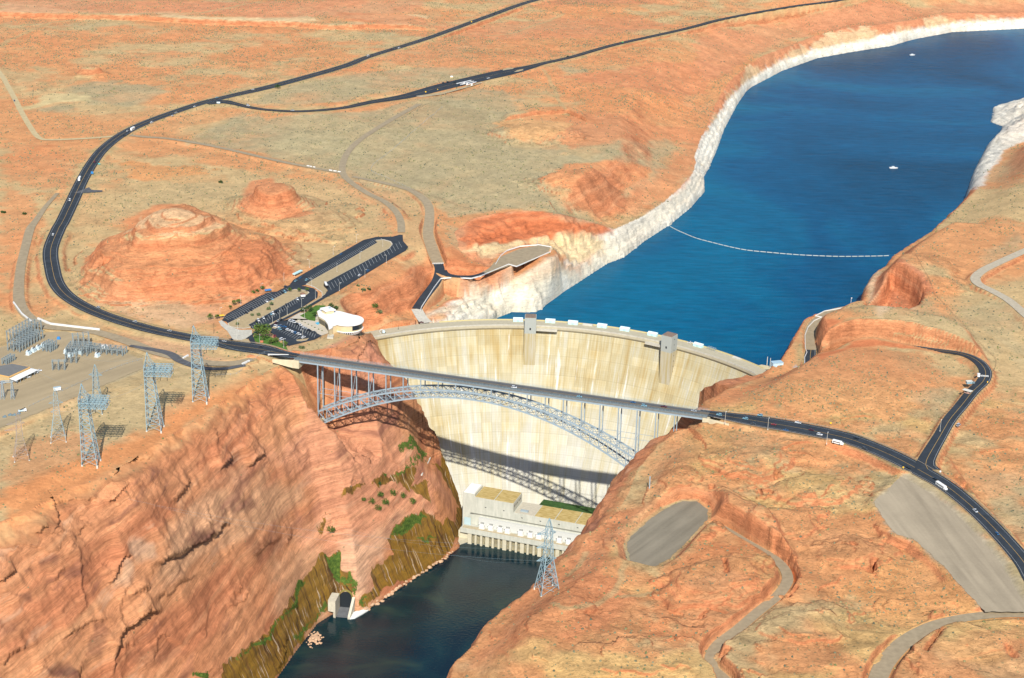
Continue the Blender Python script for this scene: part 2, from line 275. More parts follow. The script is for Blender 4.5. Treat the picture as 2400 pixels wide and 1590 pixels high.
# flats and roads
for P, z in FW:
    x0, y0 = P.min(0)-14; x1, y1 = P.max(0)+14
    j0, j1 = np.searchsorted(XS, [x0, x1]); i0, i1 = np.searchsorted(YS, [y0, y1])
    gx, gy = GX[i0:i1, j0:j1], GY[i0:i1, j0:j1]
    if gx.size == 0: continue
    d, _ = dline(gx, gy, P, True); ins = inside(gx, gy, P)
    w = np.where(ins, 1, 1-sst(d, 1.5, 12)); H[i0:i1, j0:j1] = H[i0:i1, j0:j1]*(1-w)+(z-0.35)*w
RM = np.zeros(GX.shape, np.float32)
for k, r in R_.items():
    S = r['S']; n = 12
    for q in range(0, len(S)-1, n):
        seg = S[q:q+n+1]; wm = seg[:, 3].max()/2+11
        x0, y0 = seg[:, :2].min(0)-wm; x1, y1 = seg[:, :2].max(0)+wm
        j0, j1 = np.searchsorted(XS, [x0, x1]); i0, i1 = np.searchsorted(YS, [y0, y1])
        gx, gy = GX[i0:i1, j0:j1], GY[i0:i1, j0:j1]
        if gx.size == 0: continue
        d, zz = dline(gx, gy, seg[:, :3]); _, hw = dline(gx, gy, np.c_[seg[:, :2], seg[:, 3]/2])
        sh = 10 if k in ('highway_west', 'highway_east', 'lakeshore_road', 'gravel_track', 'old_road', 'dirt_road') else 4.0
        w = 1-sst(d-hw, 1.5, sh)
        H[i0:i1, j0:j1] = H[i0:i1, j0:j1]*(1-w)+(zz-0.45)*w
        RM[i0:i1, j0:j1] = np.maximum(RM[i0:i1, j0:j1], 1-sst(d-hw, 0.0, 2.5))
rock *= (1-RM)
MESA = H.copy()
_m = (GX > -260) & (GY > 1760) & (GX < 1600)
_d, _z = dline(GX[_m], GY[_m], np.array(rim_w)); _h = H[_m]
_w = sst(_d+12*N80[_m], 0, 42+108*sst(GX[_m], 20, 200))
H[_m] = np.where(_h > _z, _z+(_h-_z)*np.maximum(_w, RM[_m]), _h)
# canyon and lake shores
for _rl, _d0, _d1, _hi in ((east_rim, 4, 42, 1), (west_rim, 4, 30, 0), (rim_e[:7], 3, 85, 1), (rim_e[6:], 3, 28, 1)):
    _o = np.array(_rl); _sl2 = (slice(*np.searchsorted(YS, [_o[:, 1].min()-50, _o[:, 1].max()+50])), slice(*np.searchsorted(XS, [_o[:, 0].min()-50, _o[:, 0].max()+50])))
    _d, _z = dline(GX[_sl2], GY[_sl2], _o); _w = sst(_d, _d0, _d1); _w = np.maximum(_w, RM[_sl2]); H[_sl2] = _z*(1-_w)+H[_sl2]*_w
SHORE = np.zeros(GX.shape, np.float32); WALL = np.zeros(GX.shape, np.float32); UW = np.ones(GX.shape, np.float32)
def carve(outer, floor, toe_lines, rim_lines, prof, kind, floor_z, jag, prof_e=None):
    global H
    o = np.array([p[:2] for p in outer]); x0, y0 = o.min(0)-2; x1, y1 = o.max(0)+2
    j0, j1 = np.searchsorted(XS, [x0, x1]); i0, i1 = np.searchsorted(YS, [y0, y1]); j1 = min(j1+1, len(XS)); i1 = min(i1+1, len(YS))
    gx, gy = GX[i0:i1, j0:j1], GY[i0:i1, j0:j1]; h = H[i0:i1, j0:j1]
    ino = inside(gx, gy, o); inf = inside(gx, gy, np.array([p[:2] for p in floor])); m = ino & ~inf
    X, Y = gx[m], gy[m]; hm = h[m]
    jn = jag*(fbm(X, Y, 26, 4, 41)+0.5*fbm(X, Y, 7, 2, 44))
    bt = np.full(X.shape, 1e9); zt = np.zeros(X.shape); sel = np.zeros(X.shape, int)
    for q, tl in enumerate(toe_lines):
        d, z = dline(X, Y, np.array(tl)); c = d < bt; bt = np.where(c, d, bt); zt = np.where(c, z, zt); sel = np.where(c, q, sel)
    br = np.full(X.shape, 1e9)
    for rl in rim_lines:
        d, z = dline(X, Y, np.array(rl)); br = np.minimum(br, d)
    br = np.maximum(br+(5.0 if kind == 'canyon' else 2.5)*fbm(X, Y, 24, 4, 43)-1, 0)
    u = bt/(bt+br+1e-6)
    if kind == 'canyon':
        sl = X*0.42+Y*0.9; jn = jag*(0.32*fbm(sl*0.3-u*30, u*150, 26, 4, 41)+0.10*fbm(sl*0.4-u*30, u*150, 8, 2, 44)+0.7*fbm(X, Y, 70, 2, 47))
    un = np.clip(u+jn*np.minimum(1, 4*u*(1-u)), 0, 1)
    p = np.interp(un, *zip(*prof))
    if prof_e is not None:
        pe = np.interp(un, *zip(*prof_e))
        if kind == 'canyon': nw = sst(Y, 1545, 1600); pe = pe*(1-nw)+nw*un**1.5
        p = np.where(sel == 1, pe, p)
    hn = zt+(np.maximum(hm, zt+1)-zt)*p
    h[m] = np.minimum(hm, hn)
    h[ino & inf] = floor_z
    (SHORE if kind == 'lake' else WALL)[i0:i1, j0:j1][m] = np.clip(1.15-u*u*0.9, 0, 1) if kind == 'lake' else 1.0
    UW[i0:i1, j0:j1][m] = u
    (SHORE if kind == 'lake' else WALL)[i0:i1, j0:j1][ino & inf] = 1.0
    H[i0:i1, j0:j1] = h
carve(LOUT, LAKEP, [LW+arc_up[::-1][:6], LE+LEe], [rim_w, rim_e],
      [(0, 0), (.10, .22), (.30, .42), (.42, .50), (.55, .70), (.68, .78), (.86, .93), (1, 1)], 'lake', 118.0, 0.08,
      [(0, 0), (.25, .45), (.6, .85), (1, 1)])
carve(OUTER, FLOOR, [west_toe, east_toe], [west_rim, east_rim],
      [(0, 0), (.06, .07), (.22, .27), (.34, .36), (.58, .68), (.72, .83), (.84, .925), (.93, .972), (1, 1)], 'canyon', -18.0, 0.045,
      [(0, 0), (.3, .62), (.55, .86), (.75, .96), (1, 1)])
# relief of the canyon walls: slabs, ledges and the dark cracks under them
wm_ = WALL*(H > -5)*np.clip(UW*12, 0, 1)*np.clip((1-UW)*10, 0, 1)
_sl = GX*0.42+GY*0.9
H += wm_*(0.5*fbm(_sl*0.25-UW*30, UW*120, 18, 4, 51)+0.2*fbm(GX, GY, 14, 3, 54))
_k = ((GX+184)*.9584-(GY-1617)*.2853)/17.33; _v = (GX+184)*.2853+(GY-1617)*.9584
_lim = np.interp(_k, [-3.4, -2.2, -1.4, -.7, 0, 3, 8, 9, 15, 18, 18.35, 18.9, 19.6, 20.6, 21.6, 22.6], [212, 206, 197, 170, 139, 112, 60, 60, 110, 139, 146, 156, 172, 192, 206, 212])
_m = (_v > -32) & (_v < 48) & (_k > -3.4) & (_k < 22.6)
_soft = np.clip(np.maximum(-8-_v, _v-24), 0, None)*2.2+1.5*fbm(GX, GY, 9, 2, 71)
H = np.where(_m, np.minimum(H, _lim+_soft), H)
_r = np.hypot(GX-DC[0], GY-DC[1]); _a = np.arctan2(GX-DC[0], GY-DC[1]); H[(_r > 284) & (_r < 303) & (_a > -0.555) & (_a < 0.985)] = 110
H += 0.45*wm_*(terr(H+5*fbm(GX, GY, 55, 3, 57), 11.0, 0.16)-(H+5*fbm(GX, GY, 55, 3, 57)))*0.7
sm_ = SHORE*(H > LAKE+0.5)*np.clip((1-UW)*8, 0, 1)
H += sm_*(0.8*(terr(H+1.5*fbm(GX, GY, 70, 3, 59), 6.0, 0.2)-(H+1.5*fbm(GX, GY, 70, 3, 59)))+1.3*fbm(GX, GY, 12, 3, 61))
def sample(x, y, G=None):
    G = H if G is None else G
    x = np.clip(np.asarray(x, float), XS[0], XS[-1]-.01); y = np.clip(np.asarray(y, float), YS[0], YS[-1]-.01)
    j = np.searchsorted(XS, x, 'right')-1; i = np.searchsorted(YS, y, 'right')-1
    u = (x-XS[j])/(XS[j+1]-XS[j]); v = (y-YS[i])/(YS[i+1]-YS[i])
    return (G[i, j]*(1-u)+G[i, j+1]*u)*(1-v)+(G[i+1, j]*(1-u)+G[i+1, j+1]*u)*v
def gnd(px, py, G=None):
    """where the ray through a photo point meets the ground"""
    d = ray(px, py); z = np.arange(285.0, -19.0, -0.6); t = (z-CH)/d[2]
    hh = sample(d[0]*t, d[1]*t, G); k = np.argmax(hh >= z)
    if hh[k] < z[k]: k = len(z)-1
    return np.array([d[0]*t[k], d[1]*t[k], hh[k]])
BASE = H.copy()
def groove(pts, w, dep, jag=1.2):
    P = np.array([gnd(a, b, BASE) for a, b in pts]); P = spline(P[:, :2], 2.0); P = P+(RNG.random(P.shape)-.5)*jag
    x0, y0 = P.min(0)-6; x1, y1 = P.max(0)+6
    j0, j1 = np.searchsorted(XS, [x0, x1]); i0, i1 = np.searchsorted(YS, [y0, y1])
    d, _ = dline(GX[i0:i1, j0:j1], GY[i0:i1, j0:j1], P)
    H[i0:i1, j0:j1] -= dep*(1-sst(d, w*0.5, w))
for p, w, dp in [([(1180,630),(1190,640)], 2.5, 6), ([(1330,740),(1320,790),(1300,830)], 2.6, 9), ([(775,930),(730,1000)], 2.6, 7), ([(650,590),(670,650),(760,760),(800,870)], 2.2, 7), ([(310,1355),(285,1400)], 2.4, 6), ([(200,225),(205,250)], 2.5, 6), ([(200,1080),(290,1110)], 1.8, 4),
                 ([(1690,1370),(1800,1220)], 1.6, 4), ([(2255,1345),(2300,1420)], 1.8, 4), ([(1870,205),(1960,310),(2100,460),(2300,650)], 2.2, 6), ([(290,740),(305,830)], 1.8, 4), ([(650,130),(645,190)], 1.8, 4), ([(120,1160),(160,1100)], 1.6, 3)]:
    groove(C(1600, 1060, T, p), w, dp)
_P = np.array([at(a, b, 205.)[:2] for a, b in [(2080,630),(2108,644),(2148,668),(2168,692),(2152,722),(2095,752),(2040,748),(2022,722),(2050,680),(2072,660)]])
_d, _ = dline(GX, GY, _P+0, True) if False else (None, None)
x0, y0 = _P.min(0)-2; x1, y1 = _P.max(0)+2; j0, j1 = np.searchsorted(XS, [x0, x1]); i0, i1 = np.searchsorted(YS, [y0, y1])
_gx, _gy = GX[i0:i1, j0:j1]+2*N25[i0:i1, j0:j1], GY[i0:i1, j0:j1]+2*N25[i0:i1, j0:j1]; _d, _ = dline(_gx, _gy, _P, True); _d = np.where(inside(_gx, _gy, _P), _d, 0)
H[i0:i1, j0:j1] -= 30*sst(_d, 0, 6)*np.clip((H[i0:i1, j0:j1]-160)/40, 0, 1)
_p = at(803, 1447, 0.)     # bay cut for the tunnel mouth
_m = (GX > _p[0]-7.5) & (GX < _p[0]+7.5) & (GY > _p[1]-4) & (GY < _p[1]+14); H[_m] = -4; SPOTX = _p
# ledges: the rock above a line is pushed out over the rock below it, so that it casts a real shadow
PX = GX.copy(); PY = GY.copy(); HS = H.copy()
for _ in range(3): HS[1:-1, 1:-1] = (HS[1:-1, 1:-1]*2+HS[:-2, 1:-1]+HS[2:, 1:-1]+HS[1:-1, :-2]+HS[1:-1, 2:])/6
def gradat(x, y): e = 2.5; return np.array([(sample(x+e, y, HS)-sample(x-e, y, HS)), (sample(x, y+e, HS)-sample(x, y-e, HS))])/(2*e)
def ledge_(P, out, D, raise_=0.0):
    P = np.asarray(P); x0, y0 = P.min(0)-D-2; x1, y1 = P.max(0)+D+2
    j0, j1 = np.searchsorted(XS, [x0, x1]); i0, i1 = np.searchsorted(YS, [y0, y1]); gx, gy = GX[i0:i1, j0:j1], GY[i0:i1, j0:j1]
    if gx.size < 9: return
    g = np.array([gradat(*p) for p in P[::max(1, len(P)//8)]]).mean(0); gn = np.linalg.norm(g)
    if gn < 1e-3: return
    g = -g/gn                                            # downhill
    q = np.c_[P, np.arange(len(P))/max(1, len(P)-1)]; d, t = dline(gx, gy, q); nx_ = np.interp(t.ravel(), q[:, 2], P[:, 0]).reshape(t.shape); ny_ = np.interp(t.ravel(), q[:, 2], P[:, 1]).reshape(t.shape)
    up = ((gx-nx_)*g[0]+(gy-ny_)*g[1]) < 0; e = np.clip(4*t*(1-t)*1.6, 0, 1); w = np.where(up, (1-np.clip(d/D, 0, 1))**1.6, 0)*e
    PX[i0:i1, j0:j1] += g[0]*out*w; PY[i0:i1, j0:j1] += g[1]*out*w; H[i0:i1, j0:j1] += raise_*w
def trace(x, y, n, st, sgn=1, wob=.35, rnd=None):
    """walk along a contour from a point"""
    P = [(x, y)]; drift = 0
    for _ in range(n):
        g = gradat(x, y); m = np.hypot(*g)
        if m < .01: break
        drift = drift*.8+rnd.uniform(-wob, wob); t = np.array([-g[1], g[0]])/m*sgn; c, s_ = cos(drift), sin(drift); t = np.array([t[0]*c-t[1]*s_, t[0]*s_+t[1]*c]); x += t[0]*st; y += t[1]*st; P.append((x, y))
    return np.array(P)
_rn = random.Random(12)
def cwall(p): return C(0, 1060, T, p)
for p, o_, D in [(cwall([(365,560),(385,470),(370,400),(345,320),(325,255)]), 5, 10), (cwall([(750,950),(790,850),(830,740),(870,715),(930,740)]), 5.5, 14), (cwall([(1030,840),(1070,770),(1180,715),(1300,650),(1400,615),(1500,540),(1540,520),(1620,450)]), 6.5, 16),
                 (cwall([(780,1568),(790,1400),(800,1300),(830,1230),(900,1190),(950,1130),(1130,1115)]), 7, 18), (cwall([(740,370),(800,300),(850,240),(900,205)]), 5, 12), (cwall([(1700,105),(1760,50),(1830,-10)]), 6, 12), (cwall([(1515,140),(1540,80),(1600,10)]), 5.5, 10), (cwall([(780,180),(820,90),(900,50),(970,15)]), 5, 10),
                 (cwall([(-20,920),(40,850),(110,815)]), 6, 12), (cwall([(880,1010),(940,950),(1040,925)]), 3.5, 8), (cwall([(240,565),(330,510)]), 4, 8), (cwall([(1970,645),(2025,550)]), 3, 7), (cwall([(1190,360),(1260,260),(1320,180)]), 4, 8), (cwall([(-20,1480),(80,1400),(200,1350)]), 3.5, 9), (cwall([(1740,760),(1850,640),(1960,600)]), 2.5, 9), (cwall([(400,1330),(560,1220),(760,1150)]), 3, 9), (cwall([(1050,1050),(1200,960),(1380,840)]), 2.6, 9),
                 (C(480,540,K4,[(1540,1030),(1640,975),(1760,905)]), 3.5, 8), (C(480,540,K4,[(1330,1390),(1400,1310),(1560,1280),(1690,1200),(1760,1150)]), 4, 8), (C(480,540,K4,[(1520,1490),(1700,1390),(1900,1270)]), 4, 8), (C(800,1060,T,[(60,5),(130,30),(200,80)]), 3, 7), (C(700,820,K4,[(560,1150),(640,1170),(820,1290)]), 3.5, 8)]:
    P = np.array([gnd(a, b, BASE)[:2] for a, b in p]); P = spline(P, 2.5); ledge_(P, o_, D)
_n = 0
while _n < 420:      # smaller ledges along the contours of the walls and the slickrock
    k_ = _rn.random()
    px_, py_ = (_rn.uniform(0, 1080), _rn.uniform(880, 1590)) if k_ < .36 else ((_rn.uniform(1060, 2400), _rn.uniform(980, 1590)) if k_ < .8 else ((_rn.uniform(180, 700), _rn.uniform(480, 720)) if k_ < .9 else (_rn.uniform(1000, 1680), _rn.uniform(330, 740))))
    g_ = gnd(px_, py_, BASE); i_ = int(np.searchsorted(YS, g_[1])); j_ = int(np.searchsorted(XS, g_[0])); _n += 1
    if not (0 < i_ < len(YS)-2 and 0 < j_ < len(XS)-2) or g_[2] < 12 or RM[i_, j_] > 0 or any(inside(np.array([g_[0]]), np.array([g_[1]]), P)[0] for P, z in FW): continue
    wl_ = WALL[i_, j_] > 0 or SHORE[i_, j_] > 0
    if not wl_ and rock[i_, j_] < .3: continue
    P = trace(g_[0], g_[1], _rn.randint(6, 22), 2.6, _rn.choice((-1, 1)), .4, _rn)
    if len(P) < 5: continue
    if wl_:
        if WALL[i_, j_] > 0 and _rn.random() < .55: continue
        ledge_(P, _rn.uniform(1.0, 2.6), _rn.uniform(4, 8))
    else: ledge_(P, _rn.uniform(.6, 1.5), _rn.uniform(5, 10), _rn.uniform(.6, 2.0))
# the arched caves in the big butte and the deep notch by the lake
for (a, b), r, dp in [((250, 612), 5.0, 9), ((242, 622), 4.0, 6)]:
    p = gnd(a, b, BASE); d = np.hypot(GX-p[0], (GY-p[1])*0.9); H -= dp*(1-sst(d, r*0.6, r))
print('terrain done', float(H.min()), float(H.max()))

# ------------------------------------------------------------------ colour of the ground (what the soil and rock themselves look like)
def lin(r, g, b, k=1.0):
    f = lambda v: ((v/255+0.055)/1.055)**2.4 if v > 10 else v/255/12.92
    return np.array([f(r)*k, f(g)*k, f(b)*k], np.float32)
KA = 0.74
ORANGE = lin(229,163,112,KA); TAN = lin(216,183,134,KA); RED = lin(216,122,84,KA); CREAM = lin(238,212,165,KA); GRAY = lin(191,174,136,KA)
WHITE = lin(248,242,228,KA*1.05); PINK = lin(232,176,146,KA); GRAVEL = lin(178,165,138,KA); YARD = lin(190,172,138,KA); PALE = lin(222,192,150,KA); DEEP = lin(205,112,72,KA)
N1 = fbm(GX, GY, 180, 5, 101, 0.6); N2 = fbm(GX, GY, 60, 4, 111, 0.6); N3 = fbm(GX, GY, 14, 3, 121); N4 = fbm(GX, GY, 5, 2, 125)
def mix(A, c, m):
    A += (c-A)*m[..., None]
CM = np.empty(GX.shape+(3,), np.float32); CM[:] = TAN
mix(CM, ORANGE, sst(N1+0.35*N2+0.1*N3, -0.35, 0.25).astype(np.float32))
mix(CM, GRAY, (0.4*sst(fbm(GX, GY, 210, 4, 131)+0.25*N3, 0.25, 0.6)).astype(np.float32))
farc = sst(GY, 2500, 2900)*(1-sst(GY, 5000, 6000))
mix(CM, lin(236,158,108,KA), (0.75*farc*sst(N2+0.5, 0, 1)).astype(np.float32))
mix(CM, lin(222,146,108,KA), (sst(GY, 3180, 3420)*0.7*sst(fbm(GX*0.5, GY, 160, 4, 141), -0.3, 0.5)).astype(np.float32))
eastc = sst(GX-(0.33*(GY-1200)+10), -20, 60)*(1-sst(GY, 1560, 1640))
mix(CM, lin(228,160,108,KA), (0.85*eastc*sst(N2+0.4*N3+0.4, -0.2, 0.6)).astype(np.float32))
mix(CM, lin(226,186,124,KA), (0.8*eastc*sst(fbm(GX, GY, 80, 4, 151), 0.2, 0.6)).astype(np.float32))
SCR = np.full(GX.shape, 0.55, np.float32)          # how much scrub grows here
SCR *= np.clip(0.65+0.7*N2, 0.1, 1.3)
SCR = SCR+0.7*farc*(0.7+0.5*N1)
def reg(P, pad):
    x0, y0 = P.min(0)-pad; x1, y1 = P.max(0)+pad
    j0, j1 = np.searchsorted(XS, [x0, x1]); i0, i1 = np.searchsorted(YS, [y0, y1]); return slice(i0, i1), slice(j0, j1)
def paint(pts, col, a=1.0, soft=6.0, warp=6.0, scr=None, world=None, rockv=None, nmod=0.0):
    P = np.array([gnd(x, y, BASE)[:2] for x, y in pts]) if world is None else world
    s = reg(P, soft+warp*2); gx, gy = GX[s], GY[s]
    if gx.size == 0: return
    wx = gx+warp*(N3[s]+0.8*N2[s]); wy = gy+warp*(N3[s]-0.8*N2[s])
    d, _ = dline(wx, wy, P, True); ins = inside(wx, wy, P); d = np.where(ins, d, -d)
    m = (a*sst(d, -soft, soft)).astype(np.float32)
    if nmod: m = m*np.clip(1-nmod*(0.5+N2[s]+0.5*N3[s]), 0, 1)
    A = CM[s]; mix(A, col, m); CM[s] = A
    if scr is not None: SCR[s] = SCR[s]*(1-m)+scr*m
    if rockv is not None: rock[s] = rock[s]*(1-m)+rockv*m
def stroke(pts, w, col, a=1.0, soft=2.0, scr=None, warp=1.5):
    P = np.array([gnd(x, y, BASE)[:2] for x, y in pts]); s = reg(P, w+soft+5); gx, gy = GX[s], GY[s]
    if gx.size == 0: return
    d, _ = dline(gx+warp*N3[s], gy+warp*N4[s], P); m = (a*(1-sst(d, w/2-soft/2, w/2+soft))).astype(np.float32)
    A = CM[s]; mix(A, col, m); CM[s] = A
    if scr is not None: SCR[s] = SCR[s]*(1-m)+scr*m
# grey-green flats
for P, a in [([(430,335),(520,285),(560,262),(640,280),(700,268),(860,262),(1010,232),(1140,208),(1190,215),(1230,250),(1165,290),(1175,330),(1230,352),(1300,352),(1365,372),(1340,400),(1270,425),(1290,470),(1360,500),(1300,505),(1230,485),(1150,492),(1060,510),(1030,480),(900,440),(820,425),(720,385),(600,360),(520,345)], .95),
             ([(140,232),(170,200),(230,190),(310,196),(402,214),(350,238),(300,248),(200,240)], .9), ([(75,258),(130,246),(180,252),(165,262),(110,266)], .8),
             ([(600,225),(700,195),(800,180),(950,160),(1110,158),(1160,160),(1100,180),(930,215),(780,240),(680,248),(600,240)], .85),
             ([(1300,150),(1345,156),(1390,172),(1360,175),(1310,165)], .8), ([(250,490),(300,455),(420,440),(540,450),(555,470),(430,470),(320,490),(300,530),(270,520)], .7),
             ([(370,430),(480,420),(600,430),(560,445),(400,440)], .6), ([(1290,500),(1340,480),(1420,540),(1450,560),(1400,560)], .5),
             ([(1350,460),(1380,455),(1440,468),(1500,450),(1530,410),(1500,385),(1430,380),(1370,395),(1370,375),(1440,335),(1560,330),(1610,345),(1590,362),(1530,372),(1562,400),(1550,440),(1490,475),(1420,482)], .8),
             ([(1090,540),(1120,585),(1150,605),(1100,612),(1060,590),(1040,560),(1045,520)], .6), ([(1040,655),(1110,655),(1170,628),(1150,650),(1080,690),(1030,720),(1000,730),(1010,690)], .75),
             ([(1880,850),(1885,780),(1905,735),(1930,735),(1895,790),(1893,850)], .8), ([(2290,300),(2400,480),(2400,580),(2330,560),(2300,500)], .0), ([(2165,905),(2250,915),(2255,940),(2190,980),(2150,940)], .8),
             ([(2230,730),(2360,690),(2400,740),(2400,860),(2330,800),(2290,770)], .55), ([(2310,585),(2400,540),(2400,590),(2320,640),(2290,650)], .6), ([(2040,720),(2170,700),(2330,820),(2330,880),(2200,790)], .4),
             ([(2040,1080),(2110,1100),(2080,1180),(2050,1190),(2030,1160)], .6), ([(1900,1150),(1990,1130),(2080,1110),(2040,1180),(1960,1200),(1840,1190)], .35), ([(2290,1120),(2400,1100),(2400,1260),(2340,1190)], .4)]:
    if a: paint(P, GRAY, a*.95, 8, 9, scr=0.55, nmod=.25)
# bare brighter orange and red ground
for P, c, a, sc in [([(60,250),(160,275),(330,262),(360,240),(440,262),(300,320),(180,320),(80,318)], ORANGE, .7, .7),
    ([(0,335),(120,340),(200,420),(160,450),(60,440),(0,420)], lin(232,140,92,KA), .7, .5), ([(0,440),(90,455),(100,520),(40,700),(0,720)], lin(236,148,98,KA), .75, .4),
    ([(380,270),(540,250),(600,260),(480,290),(330,320)], ORANGE, .8, .6), ([(290,375),(380,385),(480,395),(540,430),(400,428),(300,415)], lin(238,152,88,KA), .8, .6),
    ([(1300,200),(1450,215),(1600,240),(1640,260),(1560,275),(1400,265),(1330,235)], lin(238,150,98,KA), .85, .9), ([(1300,180),(1450,160),(1640,140),(1700,160),(1640,220),(1560,230),(1440,205)], lin(222,134,98,KA), .85, .1),
    ([(1340,270),(1500,285),(1620,300),(1640,340),(1560,330),(1440,335),(1340,350),(1300,300)], lin(226,140,100,KA), .8, .15), ([(1000,60),(1200,50),(1500,40),(1580,60),(1400,90),(1150,95)], lin(226,142,106,KA), .7, .2),
    ([(1620,90),(1740,60),(1900,30),(2200,10),(2400,10),(2400,30),(2200,34),(2000,60),(1850,90),(1760,130),(1700,180),(1640,180)], lin(222,146,112,KA), .85, .1),
    ([(1560,400),(1640,300),(1660,340),(1640,400),(1600,440),(1500,505),(1380,500),(1340,470),(1480,475)], lin(226,142,100,KA), .8, .1),
    ([(900,690),(1000,590),(1010,620),(1000,680),(960,730),(900,755),(860,720)], lin(222,130,86,KA), .85, .3), ([(1045,575),(1080,585),(1150,620),(1140,645),(1080,642),(1040,628)], lin(212,116,74,KA), .9, .1),
    ([(1170,640),(1240,628),(1300,600),(1330,560),(1300,640),(1200,672),(1080,700),(1000,745)], lin(228,136,96,KA), .6, .1),
    ([(1640,990),(1700,930),(1800,890),(2000,810),(2180,830),(2200,900),(2100,980),(1900,980),(1760,950)], lin(228,152,104,KA), .75, .75), ([(1650,950),(1720,905),(1800,900),(1740,940)], lin(222,124,80,KA), .8, .3),
    ([(1560,1010),(1650,985),(1800,1010),(1900,1060),(1700,1080),(1560,1090)], lin(228,160,110,KA), .6, .8),
    ([(1330,1310),(1440,1200),(1560,1180),(1500,1240),(1420,1340),(1480,1400),(1420,1480),(1250,1500),(1120,1550),(1200,1420)], lin(228,134,92,KA), .85, .25),
    ([(1600,1270),(1760,1290),(1830,1360),(1740,1450),(1600,1520),(1500,1440)], lin(226,128,82,KA), .75, .3), ([(1660,1225),(1760,1260),(1820,1300),(1880,1370),(1840,1330),(1780,1290)], lin(206,110,70,KA), .9, .1),
    ([(1960,1400),(2050,1350),(2080,1240),(2180,1270),(2300,1430),(2100,1480),(2000,1440)], lin(236,168,104,KA), .8, .8), ([(2100,1530),(2400,1470),(2400,1590),(2100,1590)], lin(234,160,110,KA), .6, .4),
    ([(0,1130),(60,1040),(160,1010),(250,1030),(160,1100),(60,1170)], lin(228,138,90,KA), .6, .3), ([(330,1000),(420,930),(560,870),(600,890),(480,960),(380,1020)], lin(232,150,98,KA), .6, .4),
    ([(200,720),(420,760),(500,760),(520,690),(480,720),(300,690)], PINK, .7, .3), ([(340,820),(480,850),(520,850),(420,800),(250,780)], PINK, .6, .3), ([(500,680),(640,580),(760,570),(700,630),(560,720)], PINK, .55, .2)]:
    paint(P, c*.6+lin(232,168,116,KA)*.4, a*.9, 9, 10, scr=sc)
for P, c, a in [([(160,500),(300,425),(560,400),(800,430),(900,500),(920,550),(740,600),(700,560),(560,520),(300,510),(200,580),(170,640)], TAN, .7), ([(150,650),(250,720),(420,770),(520,740),(420,720),(240,690)], PALE, .5),
    ([(0,1225),(74,1195),(270,1104),(430,1003),(590,893),(600,870),(430,955),(250,1050),(60,1130),(0,1150)], lin(232,154,100,KA), .9), ([(960,460),(1000,520),(1010,600),(960,640),(940,600),(940,540)], TAN, .7), ([(700,260),(900,300),(820,400),(760,380),(640,350)], lin(200,184,142,KA), .5),
    ([(620,560),(760,540),(900,540),(840,570),(700,640)], TAN, .6), ([(1000,240),(1130,260),(1150,330),(1060,290)], lin(186,164,126,KA), .7)]:
    paint(P, c, a, 9, 10)
for P in ([(350,38),(470,42),(600,40),(720,38),(754,50),(700,54),(560,51),(430,48)], [(800,37),(880,35),(1000,39),(1015,46),(900,48),(805,46)], [(0,8),(70,12),(190,28),(90,32),(0,24)]): paint(P, lin(238,204,156,KA), .85, 3, 8, scr=0)
# domes and ledges
rk = lin(226,142,98,KA)
paint([(200,600),(250,560),(300,520),(360,480),(430,480),(520,520),(570,560),(640,590),(690,640),(600,680),(480,710),(400,712),(300,680),(200,640)], lin(232,156,108,KA), .95, 5, 4, scr=.02)
paint([(540,560),(610,560),(660,600),(690,640),(560,690),(510,650)], lin(226,142,96,KA), .85, 5, 3, scr=.02)
paint([(296,545),(330,508),(385,490),(455,500),(535,537),(490,560),(380,564)], lin(240,196,150,KA), .9, 3, 4, scr=0)
stroke([(296,552),(330,562),(400,566),(450,560),(500,552),(545,540)], 6, lin(236,206,150,KA), .9)
paint([(565,500),(570,450),(590,425),(640,418),(680,440),(690,480),(740,500),(700,510),(620,512)], lin(230,152,106,KA), .9, 4, 3, scr=.05)
paint([(1165,288),(1250,282),(1340,290),(1330,310),(1260,340),(1200,325)], lin(232,178,124,KA), .95, 4, 5, scr=.1)
paint([(1265,425),(1330,385),(1400,380),(1530,395),(1520,420),(1450,455),(1350,455)], lin(234,158,108,KA), .9, 5, 5, scr=.3)
mix(CM, lin(238,206,158,KA), (0.85*np.clip(ledge, 0, 1)).astype(np.float32)); SCR *= (1-np.clip(ledge, 0, 1))
paint([(0,0),(300,0),(640,5),(980,0),(980,30),(700,42),(400,34),(200,30),(0,36)], lin(230,158,118,KA), .6, 10, 14, scr=.1)
paint([(790,30),(950,34),(1000,46),(1010,62),(900,60),(800,46)], lin(228,148,104,KA), .7, 5, 6, scr=.1)
# lake shores: bleached ring below, cream and orange cliff above
sh = SHORE > 0
zz = H+2.0*N3+2*N2
inC = SHORE*0
m = (sh & (UW < 0.999)).astype(np.float32)
mix(CM, lin(228,150,110,KA), m*0.8); SCR *= (1-0.9*m)
mix(CM, lin(238,204,160,KA), m*(0.85*sst(N2+0.6*N3+(0.75-UW)*1.6, 0.0, 0.7)).astype(np.float32))
top = LAKE+29-13*sst(GY, 2500, 2900)+3*fbm(GX, GY, 150, 3, 161)
nearL = 1-sst(GY, 2100, 2300)
mix(CM, WHITE, m*((1-sst(zz, top-2.5, top+1.5))*(0.95)).astype(np.float32))
mix(CM, lin(232,206,176,KA), m*(0.25*sst(fbm(GX, GY*1, 22, 3, 171), 0.1, 0.6)*(zz < top)).astype(np.float32))
mix(CM, lin(236,172,128,KA), m*(nearL*0.3*sst(zz, LAKE+18, LAKE+34)*sst(N2+0.2, -.2, .5)).astype(np.float32))
